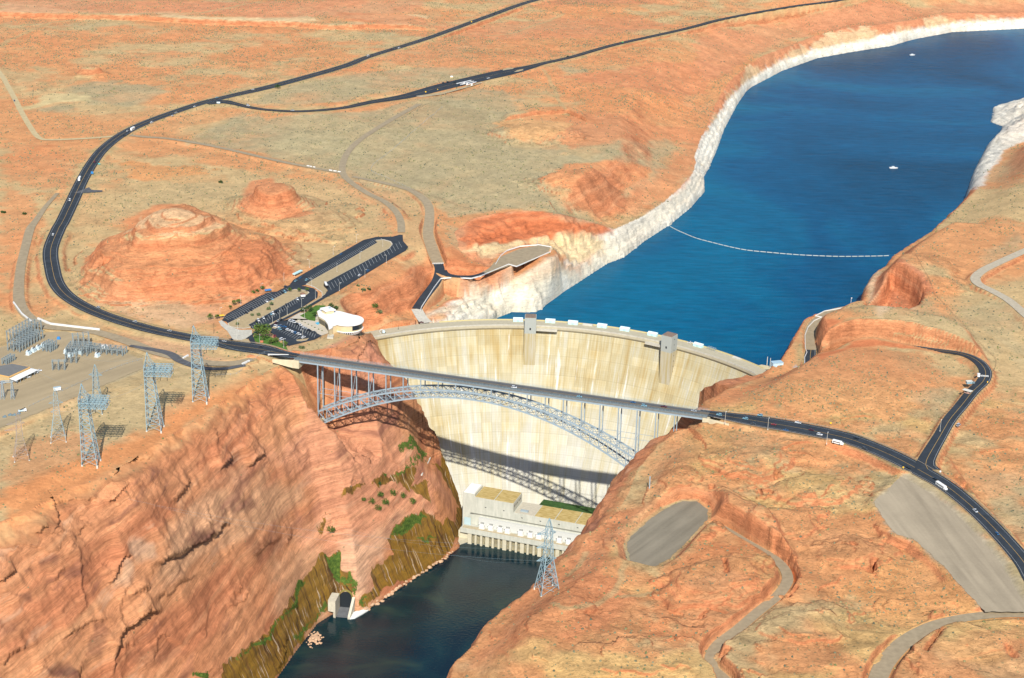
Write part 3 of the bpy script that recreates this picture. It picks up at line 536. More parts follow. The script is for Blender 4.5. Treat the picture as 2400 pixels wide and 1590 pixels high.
paint([(1090,590),(1130,575),(1200,562),(1300,560),(1400,560),(1430,575),(1410,600),(1330,608),(1290,590),(1240,570),(1160,600)], lin(244,214,166,KA), .9, 4, 4, scr=0)
paint([(1080,560),(1100,520),(1170,502),(1250,494),(1320,520),(1400,530),(1440,550),(1400,556),(1250,558),(1150,566),(1095,588)], lin(222,126,82,KA), .9, 4, 4, scr=0)
paint([(1300,590),(1380,600),(1420,600),(1380,620),(1300,640),(1330,600)], lin(226,168,120,KA), .6, 4, 5, scr=.3)
paint([(1462,604),(1512,566),(1565,530),(1605,500),(1650,440),(1640,400),(1600,442),(1560,478),(1500,516),(1440,548),(1412,585),(1440,600)], lin(244,232,212,KA), .85, 4, 3, scr=0)
paint([(1090,700),(1180,664),(1250,640),(1300,610),(1420,585),(1470,570),(1440,612),(1350,668),(1258,734),(1170,745),(1000,750),(1010,735)], lin(246,234,208,KA), .7, 5, 7, scr=0)
# east shore: red rock edge with white feet
ee = (sh & (GX > 200) & (GY < 2900) & (GY > 1700)).astype(np.float32)
mix(CM, lin(222,140,98,KA), ee*(sst(zz, LAKE+22, LAKE+30)).astype(np.float32)*0.9)
paint([(1915,800),(1990,786),(2060,780),(2140,790),(2240,812),(2310,840),(2340,875),(2300,865),(2230,835),(2140,818),(2060,812),(1990,818),(1925,845)], lin(222,136,92,KA), .95, 3, 3, scr=0)
paint([(2000,700),(2060,640),(2090,700),(2150,720),(2060,745)], lin(238,206,170,KA), .7, 5, 5, scr=0)
paint([(2050,650),(2100,610),(2160,640),(2190,690),(2120,700),(2080,710)], lin(214,134,100,KA), .8, 4, 4, scr=.1)
paint([(2318,248),(2345,236),(2400,224),(2420,330),(2400,336),(2352,356),(2330,392),(2306,428),(2282,446),(2268,438),(2285,398),(2300,350)], lin(240,232,218,KA), .9, 4, 5, scr=0)
# canyon wall
wl = ((WALL > 0)*sst(1-UW+0.05*N3+0.04*N2, 0.0, 0.10)).astype(np.float32); SCR *= (1-0.97*wl)
z3 = (H+14*fbm(GX, GY, 70, 3, 181))/205.0
mix(CM, lin(222,148,106,KA), wl*0.9)
mix(CM, lin(232,164,118,KA), wl*(0.7*sst(fbm(_sl*.3, H*1.2, 50, 4, 190), -0.1, 0.5)).astype(np.float32))
mix(CM, lin(206,126,90,KA), wl*(0.6*sst(fbm(_sl*.3, H*1.3, 34, 5, 191), 0.1, 0.6)).astype(np.float32))
mix(CM, lin(226,178,140,KA), wl*(0.6*sst(fbm(_sl*.4, H*1.1, 60, 5, 195), 0.2, 0.6)).astype(np.float32))
paint([(600,1080),(700,1000),(780,1000),(900,1000),(980,1060),(1060,1180),(1000,1210),(880,1260),(830,1400),(760,1300),(700,1300),(740,1180),(700,1120)], lin(228,160,126,KA), .75, 8, 8)
paint([(800,1290),(880,1260),(1000,1200),(900,1290),(870,1360),(840,1400)], lin(238,192,160,KA), .7, 6, 6)
paint([(770,830),(870,790),(905,940),(930,1010),(820,970),(760,960),(740,880)], lin(220,150,120,KA), .8, 5, 5)
def tile1(p): return C(0, 1060, T, p)
for p, a in [([(1520,130),(1560,30),(1640,0),(1600,70)], .8), ([(1600,380),(1740,300),(1760,330),(1700,400),(1620,440)], .8), ([(1250,560),(1300,520),(1450,510),(1400,560),(1310,610)], .85),
             ([(330,1520),(400,1460),(480,1480),(540,1540),(500,1568),(340,1568)], .9), ([(640,1190),(720,1170),(730,1300),(700,1420),(600,1400),(620,1300)], .55), ([(240,760),(330,720),(400,720),(380,760),(260,800)], .7),
             ([(140,1020),(210,1010),(230,1050),(160,1060)], .8), ([(170,820),(230,790),(220,840),(180,850)], .8), ([(0,1200),(160,1200),(120,1280),(0,1340)], .6), ([(1700,620),(1900,560),(1960,640),(1850,760),(1720,700)], .4),
             ([(440,840),(520,820),(600,830),(560,880),(480,900)], .5), ([(820,100),(960,60),(900,140),(800,170)], .4), ([(1040,130),(1130,110),(1080,150)], .5), ([(1180,360),(1320,300),(1240,370)], .5), ([(700,480),(800,450),(780,500)], .5), ([(860,1430),(1200,1350),(1300,1420),(1000,1500)], .35)]:
    paint(tile1(p), lin(120,78,68,KA), a, 1.6, 2.2, nmod=0.2)
for p in [[(880,620),(960,600),(1060,640),(1040,760),(960,760),(900,690)], [(780,950),(850,730),(940,750),(880,900)]]:
    paint(tile1(p), lin(222,178,146,KA), .8, 2, 2)
# wet algae and moss on the lower wall: the amount is kept in an attribute, the streaks come from the material
MOSS = np.zeros(GX.shape, np.float32); GRN = np.zeros(GX.shape, np.float32)
def amask(A, pts, a=1.0, soft=1.6, warp=1.2):
    soft = min(soft, 1.6); warp = min(warp, 1.2)
    P = np.array([gnd(x, y, BASE)[:2] for x, y in pts]); s = reg(P, soft+warp*2); gx, gy = GX[s], GY[s]
    if gx.size == 0: return
    wx = gx+warp*N3[s]; wy = gy+warp*N4[s]
    d, _ = dline(wx, wy, P, True); ins = inside(wx, wy, P); d = np.where(ins, d, -d); A[s] = np.maximum(A[s], a*sst(d, -soft, soft))
amask(MOSS, tile1([(1540,1480),(1650,1420),(1850,1260),(1960,1140),(2020,1000),(2100,880),(2230,740),(2340,690),(2367,690),(2367,1000),(2240,1120),(2130,1230),(2100,1330),(1900,1600),(1540,1650)]))
amask(MOSS, C(800, 1060, T, [(0,820),(60,860),(100,950),(60,1000),(0,970)]))
amask(MOSS, C(800, 1060, T, [(310,590),(420,490),(560,430),(640,440),(700,520),(780,480),(850,360),(862,450),(850,640),(760,740),(620,800),(440,900),(300,960),(180,1090),(120,1050),(230,940),(200,850),(260,800),(370,720)]))
amask(MOSS, C(800, 1060, T, [(0,330),(220,210),(350,170),(520,90),(600,50),(600,75),(520,130),(470,290),(440,270),(400,200),(260,230),(60,310),(0,350)]), .8, 2, 2)
amask(MOSS, C(800, 1060, T, [(470,260),(630,190),(600,240),(610,330),(560,300)]), .8, 2, 2)
amask(MOSS, C(800, 1060, T, [(620,80),(640,90),(850,350),(830,400)]), .8, 2, 2); amask(MOSS, tile1([(2180,490),(2260,410),(2260,490),(2220,610)]), .6, 2, 2)
amask(GRN, C(800, 1060, T, [(330,600),(420,490),(560,430),(600,450),(520,520),(400,590)]), .9); amask(GRN, C(800, 1060, T, [(500,620),(640,575),(655,590),(560,640)]), .9, 2, 2)
amask(GRN, tile1([(1560,1480),(1650,1430),(1850,1280),(2000,1090),(2080,890),(2120,880),(2080,1000),(1950,1200),(1830,1330),(1640,1440)]), .95, 2, 3); amask(GRN, tile1([(2240,740),(2340,690),(2367,720),(2367,900),(2310,860)]), .9, 2, 3)
amask(GRN, tile1([(1330,1568),(1340,1530),(1430,1515),(1450,1540),(1440,1568)]), 1, 2, 2); amask(GRN, C(800, 1060, T, [(0,840),(60,850),(120,940),(100,1010),(60,950),(0,930)]), .7, 2, 3)
amask(GRN, C(800, 1060, T, [(100,1060),(170,1000),(200,1020),(150,1080)]), .7, 2, 2); amask(GRN, tile1([(2020,1310),(2100,1200),(2250,1060),(2280,1080),(2150,1190),(2060,1330)]), .8, 2, 2)
amask(GRN, C(800, 1060, T, [(340,180),(560,60),(600,40),(560,100),(400,170)]), .6, 2, 3); amask(GRN, C(700, 820, K4, [(1090,1020),(1200,1010),(1400,1160),(1420,1200),(1370,1230),(1250,1120),(1100,1100)]), .7, 3, 5)
# levelled yards, gravel and tracks
for P, c, sc in [(yard, YARD, .0), (gravel_lot, lin(186,172,148,KA), 0), (oval, lin(160,150,128,KA), 0)]:
    w_ = np.array([at(a, b, {id(yard): 209., id(gravel_lot): 210.5}.get(id(P), 200.))[:2] for a, b in P]); paint(None, c, .97, 3, 3, scr=sc, world=w_, rockv=0)
paint([(1455,1285),(1465,1240),(1500,1205),(1560,1165),(1620,1160),(1680,1195),(1665,1240),(1600,1310),(1530,1345),(1470,1330)], lin(196,178,130,KA), .5, 6, 4, scr=.4)
stroke(C(0, 530, T, [(560,1050),(660,1000),(740,950),(762,890)]), 8, lin(228,202,150,KA), .7)
stroke(C(0, 0, T, [(150,755),(250,740),(340,710),(420,690),(600,695)]), 14, lin(224,202,150,KA), .8, 6, 0.); paint(C(0, 0, T, [(250,690),(340,650),(560,655),(620,680),(480,710),(330,715)]), lin(228,204,152,KA), .9, 8, 8, scr=0)
for p, w in [(C(800, 1060, T, [(1450,1050),(1530,1085),(1650,1080),(1800,1040),(1900,960),(1940,880),(1960,760)]), 4), (C(800, 1060, T, [(1940,1000),(2050,1000),(2200,960)]), 4), (C(800, 1060, T, [(1700,700),(1650,790),(1560,860)]), 4), (C(1600, 1060, T, [(0,620),(80,560),(220,500)]), 4),
             (C(0, 530, T, [(200,1100),(500,1050),(900,960)]), 2), (C(0, 530, T, [(100,1280),(400,1150),(980,940)]), 3), (C(0, 0, T, [(0,330),(60,280),(200,220),(350,160),(560,120),(800,100),(1400,90),(1600,55),(1800,15)]), 8),
             (C(800, 0, T, [(1400,480),(1450,560),(1500,680),(1560,800)]), 5), ([(870,240),(640,330)], 0), (C(800, 0, T, [(1000,250),(1150,240),(1400,160),(1540,100)]), 6), (C(800, 0, T, [(2000,330),(2367,370)]), 5), (C(800, 0, T, [(160,1300),(300,1290),(500,1330)]), 5)]:
    if w: stroke(p, w, lin(206,178,130,KA), .65, 2, 0.05)
for k, r in R_.items():        # verges
    if k in ('highway_west', 'highway_east', 'lakeshore_road', 'dam_access_road'):
        P = r['S'][:, :2]
        for q in range(0, len(P)-1, 12):
            sg = P[q:q+13]; s = reg(sg, 24); gx = GX[s]
            if gx.size == 0: continue
            d, _ = dline(gx, GY[s], sg); m = (0.6*(1-sst(d+3*N3[s], 9, 18))).astype(np.float32); A = CM[s]; mix(A, lin(200,176,128,KA), m); CM[s] = A
SCR *= (1-RM)
for P, z in FW:
    s = reg(P, 4); ins = inside(GX[s], GY[s], P); SCR[s] = np.where(ins, 0, SCR[s])
# steep faces are bare red rock whatever grows on the flats around them
_gy, _gx = np.gradient(H, YS, XS); SLP = np.hypot(_gx, _gy); _st = (sst(SLP, .35, .8)*(WALL == 0)*(SHORE == 0)*(1-RM)).astype(np.float32)
mix(CM, lin(220,138,96,KA), _st*.8); SCR *= (1-_st); rock = np.maximum(rock, _st)
mix(CM, lin(230,156,106,KA), ((WALL > 0)*sst(UW, .78, .98)*.6).astype(np.float32))
# soft speckle of small stones and dry grass
CM *= (1+(0.10*N4+0.07*N3)*(1-.8*wl))[..., None]; CM = np.clip(CM*np.array([1.0, 1.01, .98], np.float32), 0.01, 0.9)

# ------------------------------------------------------------------ materials
MATS = {}
def mat(name, col=(.5, .5, .5), rough=0.8, metal=0.0, noise=0.0, scale=1.0, spec=0.3, emit=None):
    if name in MATS: return MATS[name]
    m = bpy.data.materials.new(name); m.use_nodes = True; n = m.node_tree; b = n.nodes['Principled BSDF']
    b.inputs['Base Color'].default_value = (*[float(v) for v in col], 1); b.inputs['Roughness'].default_value = rough; b.inputs['Metallic'].default_value = metal; b.inputs['Specular IOR Level'].default_value = spec
    if noise:
        tc = n.nodes.new('ShaderNodeNewGeometry'); nz = n.nodes.new('ShaderNodeTexNoise'); nz.inputs['Scale'].default_value = scale; nz.inputs['Detail'].default_value = 5
        n.links.new(tc.outputs['Position'], nz.inputs['Vector'])
        mp = n.nodes.new('ShaderNodeMapRange'); mp.inputs[1].default_value = 0.3; mp.inputs[2].default_value = 0.7; mp.inputs[3].default_value = 1-noise; mp.inputs[4].default_value = 1+noise
        n.links.new(nz.outputs[0], mp.inputs[0])
        mx = n.nodes.new('ShaderNodeVectorMath'); mx.operation = 'SCALE'; mx.inputs[0].default_value = [float(v) for v in col]
        n.links.new(mp.outputs[0], mx.inputs['Scale']); n.links.new(mx.outputs[0], b.inputs['Base Color'])
    MATS[name] = m; return m
class NB:
    def __init__(s, m): s.t = m.node_tree
    def n(s, typ, ins=None, **kw):
        o = s.t.nodes.new(typ)
        for k, v in kw.items(): setattr(o, k, v)
        for k, v in (ins or {}).items():
            if hasattr(v, 'node'): s.t.links.new(v, o.inputs[k])
            else: o.inputs[k].default_value = v
        return o
    def math(s, op, a, b=0.0, c=None):
        d = {0: a, 1: b}
        if c is not None: d[2] = c
        return s.n('ShaderNodeMath', d, operation=op).outputs[0]
    def mixc(s, f, a, b, bt='MIX'): 
        o = s.n('ShaderNodeMix', {0: f, 6: a, 7: b}, data_type='RGBA', blend_type=bt); return o.outputs[2]
    def ramp(s, f, stops):
        o = s.n('ShaderNodeValToRGB', {0: f}); r = o.color_ramp
        while len(r.elements) < len(stops): r.elements.new(0.5)
        for e, (p, c) in zip(r.elements, stops): e.position = p; e.color = (*c, 1) if len(c) == 3 else c
        return o.outputs[0]
def rgba(c): return (float(c[0]), float(c[1]), float(c[2]), 1.0)
def new_mat(name):
    m = bpy.data.materials.new(name); m.use_nodes = True; MATS[name] = m; return m, NB(m), m.node_tree.nodes['Principled BSDF']

gm, N, B = new_mat('desert_ground')
geo = N.n('ShaderNodeNewGeometry'); pos = geo.outputs['Position']; sep = N.n('ShaderNodeSeparateXYZ', {0: pos})
col = N.n('ShaderNodeAttribute', attribute_name='soil').outputs['Color']; msk = N.n('ShaderNodeAttribute', attribute_name='masks'); ms = N.n('ShaderNodeSeparateColor', {0: msk.outputs['Color']})
RK, MS_, GN = ms.outputs[0], ms.outputs[1], ms.outputs[2]
# strata lines follow the height, warped by noise
w1 = N.n('ShaderNodeTexNoise', {'Vector': pos, 'Scale': 0.018, 'Detail': 4.0}).outputs[0]
WLL = N.n('ShaderNodeAttribute', attribute_name='wall').outputs['Fac']
hz = N.math('SUBTRACT', N.math('MULTIPLY_ADD', w1, N.math('MULTIPLY_ADD', WLL, -8.0, 16.0), sep.outputs[2]), N.math('MULTIPLY', N.math('MULTIPLY', WLL, .22), sep.outputs[1]))
xs1 = N.math('MULTIPLY_ADD', WLL, -.030, .045)
sv = N.n('ShaderNodeCombineXYZ', {0: N.math('MULTIPLY', sep.outputs[0], xs1), 1: N.math('MULTIPLY', sep.outputs[1], xs1), 2: N.math('MULTIPLY', hz, .42)}).outputs[0]
s1 = N.n('ShaderNodeTexNoise', {'Vector': sv, 'Scale': 1.0, 'Detail': 6.0, 'Roughness': 0.68}).outputs[0]
s2 = N.n('ShaderNodeTexNoise', {'W': hz, 'Scale': 0.13, 'Detail': 2.0}, noise_dimensions='1D').outputs[0]
fine = N.n('ShaderNodeTexNoise', {'Vector': pos, 'Scale': 0.35, 'Detail': 6.0, 'Roughness': 0.65}).outputs[0]
mid = N.n('ShaderNodeTexNoise', {'Vector': pos, 'Scale': 0.05, 'Detail': 5.0, 'Roughness': 0.6}).outputs[0]
line = N.n('ShaderNodeMapRange', {0: s1, 1: 0.30, 2: 0.72, 3: 0.80, 4: 1.24}).outputs[0]
band = N.n('ShaderNodeMapRange', {0: s2, 1: 0.3, 2: 0.7, 3: 0.90, 4: 1.10}).outputs[0]
strat = N.math('MULTIPLY', line, band)
sf = N.math('ADD', 1.0, N.math('MULTIPLY', RK, N.math('SUBTRACT', strat, 1.0)))
sv2 = N.n('ShaderNodeCombineXYZ', {0: N.math('MULTIPLY', sep.outputs[0], N.math('MULTIPLY', xs1, 2.2)), 1: N.math('MULTIPLY', sep.outputs[1], N.math('MULTIPLY', xs1, 2.2)), 2: N.math('MULTIPLY', hz, 1.5)}).outputs[0]; s4 = N.n('ShaderNodeTexNoise', {'Vector': sv2, 'Scale': 1.0, 'Detail': 4.0, 'Roughness': .7}).outputs[0]
strat = N.math('MULTIPLY', strat, N.n('ShaderNodeMapRange', {0: s4, 1: .32, 2: .68, 3: .86, 4: 1.14}).outputs[0]); sf = N.math('ADD', 1.0, N.math('MULTIPLY', RK, N.math('SUBTRACT', strat, 1.0)))
def thin(a_, b_, wd, loc):
    v_ = N.n('ShaderNodeCombineXYZ', {0: N.math('MULTIPLY', sep.outputs[0], N.math('MULTIPLY', xs1, a_)), 1: N.math('MULTIPLY_ADD', sep.outputs[1], N.math('MULTIPLY', xs1, a_), loc), 2: N.math('MULTIPLY', hz, b_)}).outputs[0]
    n_ = N.n('ShaderNodeTexNoise', {'Vector': v_, 'Scale': 1.0, 'Detail': 2.0, 'Roughness': .5}).outputs[0]
    return N.n('ShaderNodeMapRange', {0: N.math('ABSOLUTE', N.math('SUBTRACT', n_, .5)), 1: 0.0, 2: wd, 3: 1., 4: 0.}).outputs[0]
TH = N.math('MAXIMUM', thin(1.3, .55, .016, 3.), N.math('MULTIPLY', thin(2.0, 1.1, .02, 9.), .7))
sf = N.math('MULTIPLY', sf, N.math('SUBTRACT', 1.0, N.math('MULTIPLY', N.math('MULTIPLY', TH, RK), .34)))
ff = N.n('ShaderNodeMapRange', {0: fine, 1: 0.3, 2: 0.7, 3: 0.86, 4: 1.13}).outputs[0]
mf = N.n('ShaderNodeMapRange', {0: mid, 1: 0.3, 2: 0.7, 3: 0.9, 4: 1.1}).outputs[0]
k = N.math('MULTIPLY', N.math('MULTIPLY', sf, ff), mf)
c0 = N.n('ShaderNodeVectorMath', {0: col, 'Scale': k}, operation='SCALE').outputs[0]
# hue drift between pale and saturated strata
c0 = N.mixc(N.math('MULTIPLY', RK, N.n('ShaderNodeMapRange', {0: s2, 1: .5, 2: .75, 3: 0., 4: .2}).outputs[0]), c0, rgba(lin(228,182,136,KA)))
# desert varnish: long purple-brown stains that follow the beds of the canyon wall
vv = N.n('ShaderNodeCombineXYZ', {0: N.math('MULTIPLY', sep.outputs[0], .011), 1: N.math('MULTIPLY', sep.outputs[1], .011), 2: N.math('MULTIPLY', hz, .075)}).outputs[0]
vn_ = N.n('ShaderNodeTexNoise', {'Vector': vv, 'Scale': 1.0, 'Detail': 7.0, 'Roughness': .62, 'Distortion': .3}).outputs[0]
vm = N.math('MULTIPLY', N.math('MULTIPLY', WLL, .62), N.n('ShaderNodeMapRange', {0: vn_, 1: .56, 2: .66, 3: 0., 4: 1.}).outputs[0])
c0 = N.mixc(vm, c0, rgba(lin(142,94,80,KA)))
vp = N.n('ShaderNodeMapRange', {0: vn_, 1: .40, 2: .32, 3: 0., 4: .5}).outputs[0]; c0 = N.mixc(N.math('MULTIPLY', WLL, vp), c0, rgba(lin(236,186,148,KA)))
# tiny dry plants too small to model
tv = N.n('ShaderNodeTexVoronoi', {'Vector': pos, 'Scale': 0.28}); tn = N.n('ShaderNodeAttribute', attribute_name='scrub').outputs['Fac']
dot = N.math('MULTIPLY', N.math('LESS_THAN', tv.outputs['Distance'], 0.30), N.math('LESS_THAN', N.n('ShaderNodeSeparateColor', {0: tv.outputs['Color']}).outputs[0], N.math('MULTIPLY', tn, 0.55)))
c0 = N.mixc(N.math('MULTIPLY', dot, 0.55), c0, rgba(lin(128,128,92,KA)))
# algae: vertical streaks of ochre, brown, black and white lime
al = N.math('ADD', N.math('MULTIPLY', sep.outputs[0], .5), N.math('MULTIPLY', sep.outputs[1], .87))
mp = N.n('ShaderNodeCombineXYZ', {0: N.math('MULTIPLY', al, .17), 1: N.math('MULTIPLY', sep.outputs[2], .016), 2: 0.}).outputs[0]
st = N.n('ShaderNodeTexNoise', {'Vector': mp, 'Scale': 1.0, 'Detail': 4.0, 'Roughness': 0.6}).outputs[0]
mp2 = N.n('ShaderNodeCombineXYZ', {0: N.math('MULTIPLY', al, .38), 1: N.math('MULTIPLY', sep.outputs[2], .03), 2: 7.}).outputs[0]
st2 = N.n('ShaderNodeTexNoise', {'Vector': mp2, 'Scale': 1.0, 'Detail': 3.0}).outputs[0]
alg = N.ramp(st, [(0.28, lin(58,46,32,KA)), (0.40, lin(112,84,36,KA)), (0.52, lin(158,122,40,KA)), (0.62, lin(128,96,40,KA)), (0.74, lin(70,58,44,KA))])
alg = N.mixc(N.n('ShaderNodeMapRange', {0: st2, 1: .40, 2: .34, 3: 0., 4: .9}).outputs[0], alg, rgba(lin(30,26,24,KA)))
alg = N.mixc(N.n('ShaderNodeMapRange', {0: st2, 1: 0.62, 2: 0.66, 3: 0., 4: .75}).outputs[0], alg, rgba(lin(225,205,180,KA)))
edge = N.n('ShaderNodeMapRange', {0: N.math('ADD', MS_, N.math('ADD', N.math('MULTIPLY', N.math('SUBTRACT', st2, 0.5), .7), N.math('ADD', N.math('MULTIPLY', N.math('SUBTRACT', fine, .5), .7), N.math('MULTIPLY', N.math('SUBTRACT', mid, .5), 1.9)))), 1: 0.36, 2: 0.52, 3: 0., 4: 1.}).outputs[0]
alg = N.mixc(N.n('ShaderNodeMapRange', {0: fine, 1: .5, 2: .68, 3: 0., 4: .55}).outputs[0], alg, rgba(lin(74,84,42,KA)))
c0 = N.mixc(N.math('MULTIPLY', N.math('MULTIPLY', edge, .9), N.math('GREATER_THAN', MS_, 0.02)), c0, alg)
gc = N.ramp(fine, [(0.3, lin(50,72,36,KA)), (0.55, lin(96,122,52,KA)), (0.75, lin(140,150,70,KA))])
gf = N.n('ShaderNodeMapRange', {0: N.math('ADD', GN, N.math('MULTIPLY', N.math('SUBTRACT', fine, 0.5), 1.6)), 1: 0.45, 2: 0.6, 3: 0., 4: 1.}).outputs[0]
c0 = N.mixc(N.math('MULTIPLY', gf, N.math('GREATER_THAN', GN, 0.02)), c0, gc)
N.t.links.new(c0, B.inputs['Base Color']); B.inputs['Roughness'].default_value = 0.92; B.inputs['Specular IOR Level'].default_value = 0.12
hgt = N.math('ADD', N.math('MULTIPLY', s1, N.math('MULTIPLY_ADD', N.math('MULTIPLY', RK, N.math('SUBTRACT', 1.0, N.math('MULTIPLY', WLL, .55))), 0.85, 0.1)), N.math('MULTIPLY', fine, 1.3))
hgt = N.math('ADD', hgt, N.math('MULTIPLY', mid, 1.6)); vf = N.n('ShaderNodeTexNoise', {'Vector': pos, 'Scale': 1.3, 'Detail': 3.0}).outputs[0]; hgt = N.math('ADD', hgt, N.math('MULTIPLY', vf, N.math('MULTIPLY_ADD', RK, .5, .15)))
hgt = N.math('ADD', hgt, N.math('MULTIPLY', s4, N.math('MULTIPLY', RK, 1.4)))
hgt = N.math('SUBTRACT', hgt, N.math('MULTIPLY', N.math('MULTIPLY', TH, RK), .4)); bp = N.n('ShaderNodeBump', {'Height': hgt, 'Strength': 0.62, 'Distance': 1.0}); N.t.links.new(bp.outputs[0], B.inputs['Normal'])

def tag(o, label=None, cat=None, group=None, kind=None):
    if label: o['label'] = label
    if cat: o['category'] = cat
    if group: o['group'] = group
    if kind: o['kind'] = kind
    return o
# ground mesh: keep what could be seen from near the photo's viewpoint
rock = np.maximum(rock, 0.95*wl); rock = np.maximum(rock, 0.75*(SHORE > 0)*(UW < 0.999)); rock = np.clip(rock, 0, 1)
ny, nx = GX.shape
vis = (np.abs(GX) < 0.345*GY+70) & (GY > 1000)
q = vis[:-1, :-1] & vis[1:, 1:] & vis[1:, :-1] & vis[:-1, 1:]
deep = (H < -10); q &= ~(deep[:-1, :-1] & deep[1:, 1:] & deep[1:, :-1] & deep[:-1, 1:])
idx = np.arange(ny*nx).reshape(ny, nx)
qi, qj = np.nonzero(q); quads = np.stack([idx[qi, qj], idx[qi, qj+1], idx[qi+1, qj+1], idx[qi+1, qj]], 1)
used = np.zeros(ny*nx, bool); used[quads.ravel()] = True; remap = np.cumsum(used)-1; quads = remap[quads]
V = np.stack([PX.ravel()[used], PY.ravel()[used], H.ravel()[used]], 1).astype(np.float32)
me = bpy.data.meshes.new('ground'); me.vertices.add(len(V)); me.vertices.foreach_set('co', V.ravel())
me.loops.add(quads.size); me.loops.foreach_set('vertex_index', quads.ravel().astype(np.int32))
me.polygons.add(len(quads)); me.polygons.foreach_set('loop_start', np.arange(0, quads.size, 4, dtype=np.int32))
me.polygons.foreach_set('use_smooth', np.ones(len(quads), bool)); me.update(calc_edges=True)
a = me.color_attributes.new('soil', 'FLOAT_COLOR', 'POINT'); a.data.foreach_set('color', np.c_[CM.reshape(-1, 3)[used], np.ones(used.sum())].astype(np.float32).ravel())
a = me.color_attributes.new('masks', 'FLOAT_COLOR', 'POINT'); a.data.foreach_set('color', np.stack([rock.ravel()[used], MOSS.ravel()[used], GRN.ravel()[used], np.ones(used.sum())], 1).astype(np.float32).ravel())
a = me.attributes.new('wall', 'FLOAT', 'POINT'); a.data.foreach_set('value', wl.ravel()[used].astype(np.float32))
a = me.attributes.new('scrub', 'FLOAT', 'POINT'); a.data.foreach_set('value', SCR.ravel()[used].astype(np.float32))
me.materials.append(gm)
ground = bpy.data.objects.new('ground', me); COL.objects.link(ground); tag(ground, kind='structure')
print('ground faces', len(quads))
# SECTION-WATER
def poly_obj(name, P, z, m, parent=None, kind='structure'):
    me = bpy.data.meshes.new(name); me.from_pydata([(float(p[0]), float(p[1]), z) for p in P], [], [list(range(len(P)))]); me.materials.append(m); me.update()
    if me.polygons[0].normal.z < 0: me.flip_normals()
    o = bpy.data.objects.new(name, me); COL.objects.link(o); o.parent = parent
    if kind: o['kind'] = kind
    return o
wm, N, B = new_mat('lake_water')
pos = N.n('ShaderNodeNewGeometry').outputs['Position']
big = N.n('ShaderNodeTexNoise', {'Vector': pos, 'Scale': 0.0022, 'Detail': 4.0, 'Distortion': 1.2}).outputs[0]
mpw = N.n('ShaderNodeMapping', {'Vector': pos, 'Scale': (0.25, 1.0, 1.0)}).outputs[0]
rip = N.n('ShaderNodeTexNoise', {'Vector': mpw, 'Scale': 0.14, 'Detail': 5.0, 'Roughness': 0.65}).outputs[0]
cc = N.ramp(big, [(0.3, (.0, .046, .105)), (0.5, (.0, .072, .165)), (0.68, (.0, .125, .225))])
kk = N.n('ShaderNodeMapRange', {0: rip, 1: .3, 2: .7, 3: .78, 4: 1.22}).outputs[0]
N.t.links.new(N.n('ShaderNodeVectorMath', {0: cc, 'Scale': kk}, operation='SCALE').outputs[0], B.inputs['Base Color'])
B.inputs['Specular IOR Level'].default_value = 0.05; B.inputs['Roughness'].default_value = 0.25; B.inputs['IOR'].default_value = 1.33
N.t.links.new(N.n('ShaderNodeBump', {'Height': rip, 'Strength': 0.5, 'Distance': 0.9}).outputs[0], B.inputs['Normal'])
rm_, N, B = new_mat('river_water')
pos = N.n('ShaderNodeNewGeometry').outputs['Position']
big = N.n('ShaderNodeTexNoise', {'Vector': pos, 'Scale': 0.012, 'Detail': 4.0, 'Distortion': 1.5}).outputs[0]
rip = N.n('ShaderNodeTexNoise', {'Vector': pos, 'Scale': 0.35, 'Detail': 5.0}).outputs[0]
cc = N.ramp(big, [(0.35, (.004, .016, .026)), (0.55, (.006, .026, .034)), (0.70, (.02, .045, .04))])
N.t.links.new(cc, B.inputs['Base Color']); B.inputs['Roughness'].default_value = 0.10; B.inputs['IOR'].default_value = 1.33
N.t.links.new(N.n('ShaderNodeBump', {'Height': rip, 'Strength': 0.35, 'Distance': 0.5}).outputs[0], B.inputs['Normal'])
lakeP = [(2600, 5200), (2100, 4100)]+[(p[0]-60, p[1]+20) for p in LW]+[(p[0], p[1]) for p in arc_up[::-1]]+[(p[0]+40, p[1]-10) for p in LEe[::-1]]+[(p[0]+60, p[1]-30) for p in LE[::-1]]+[(1500, 3000), (2600, 3300)]
poly_obj('lake_water', lakeP, LAKE, wm)
poly_obj('river_water', [(-520, 900), (-440, 1150), (-300, 1420), (-200, 1600), (-90, 1740), (160, 1760), (140, 1600), (80, 1400), (40, 1180), (0, 900)], 0.0, rm_)

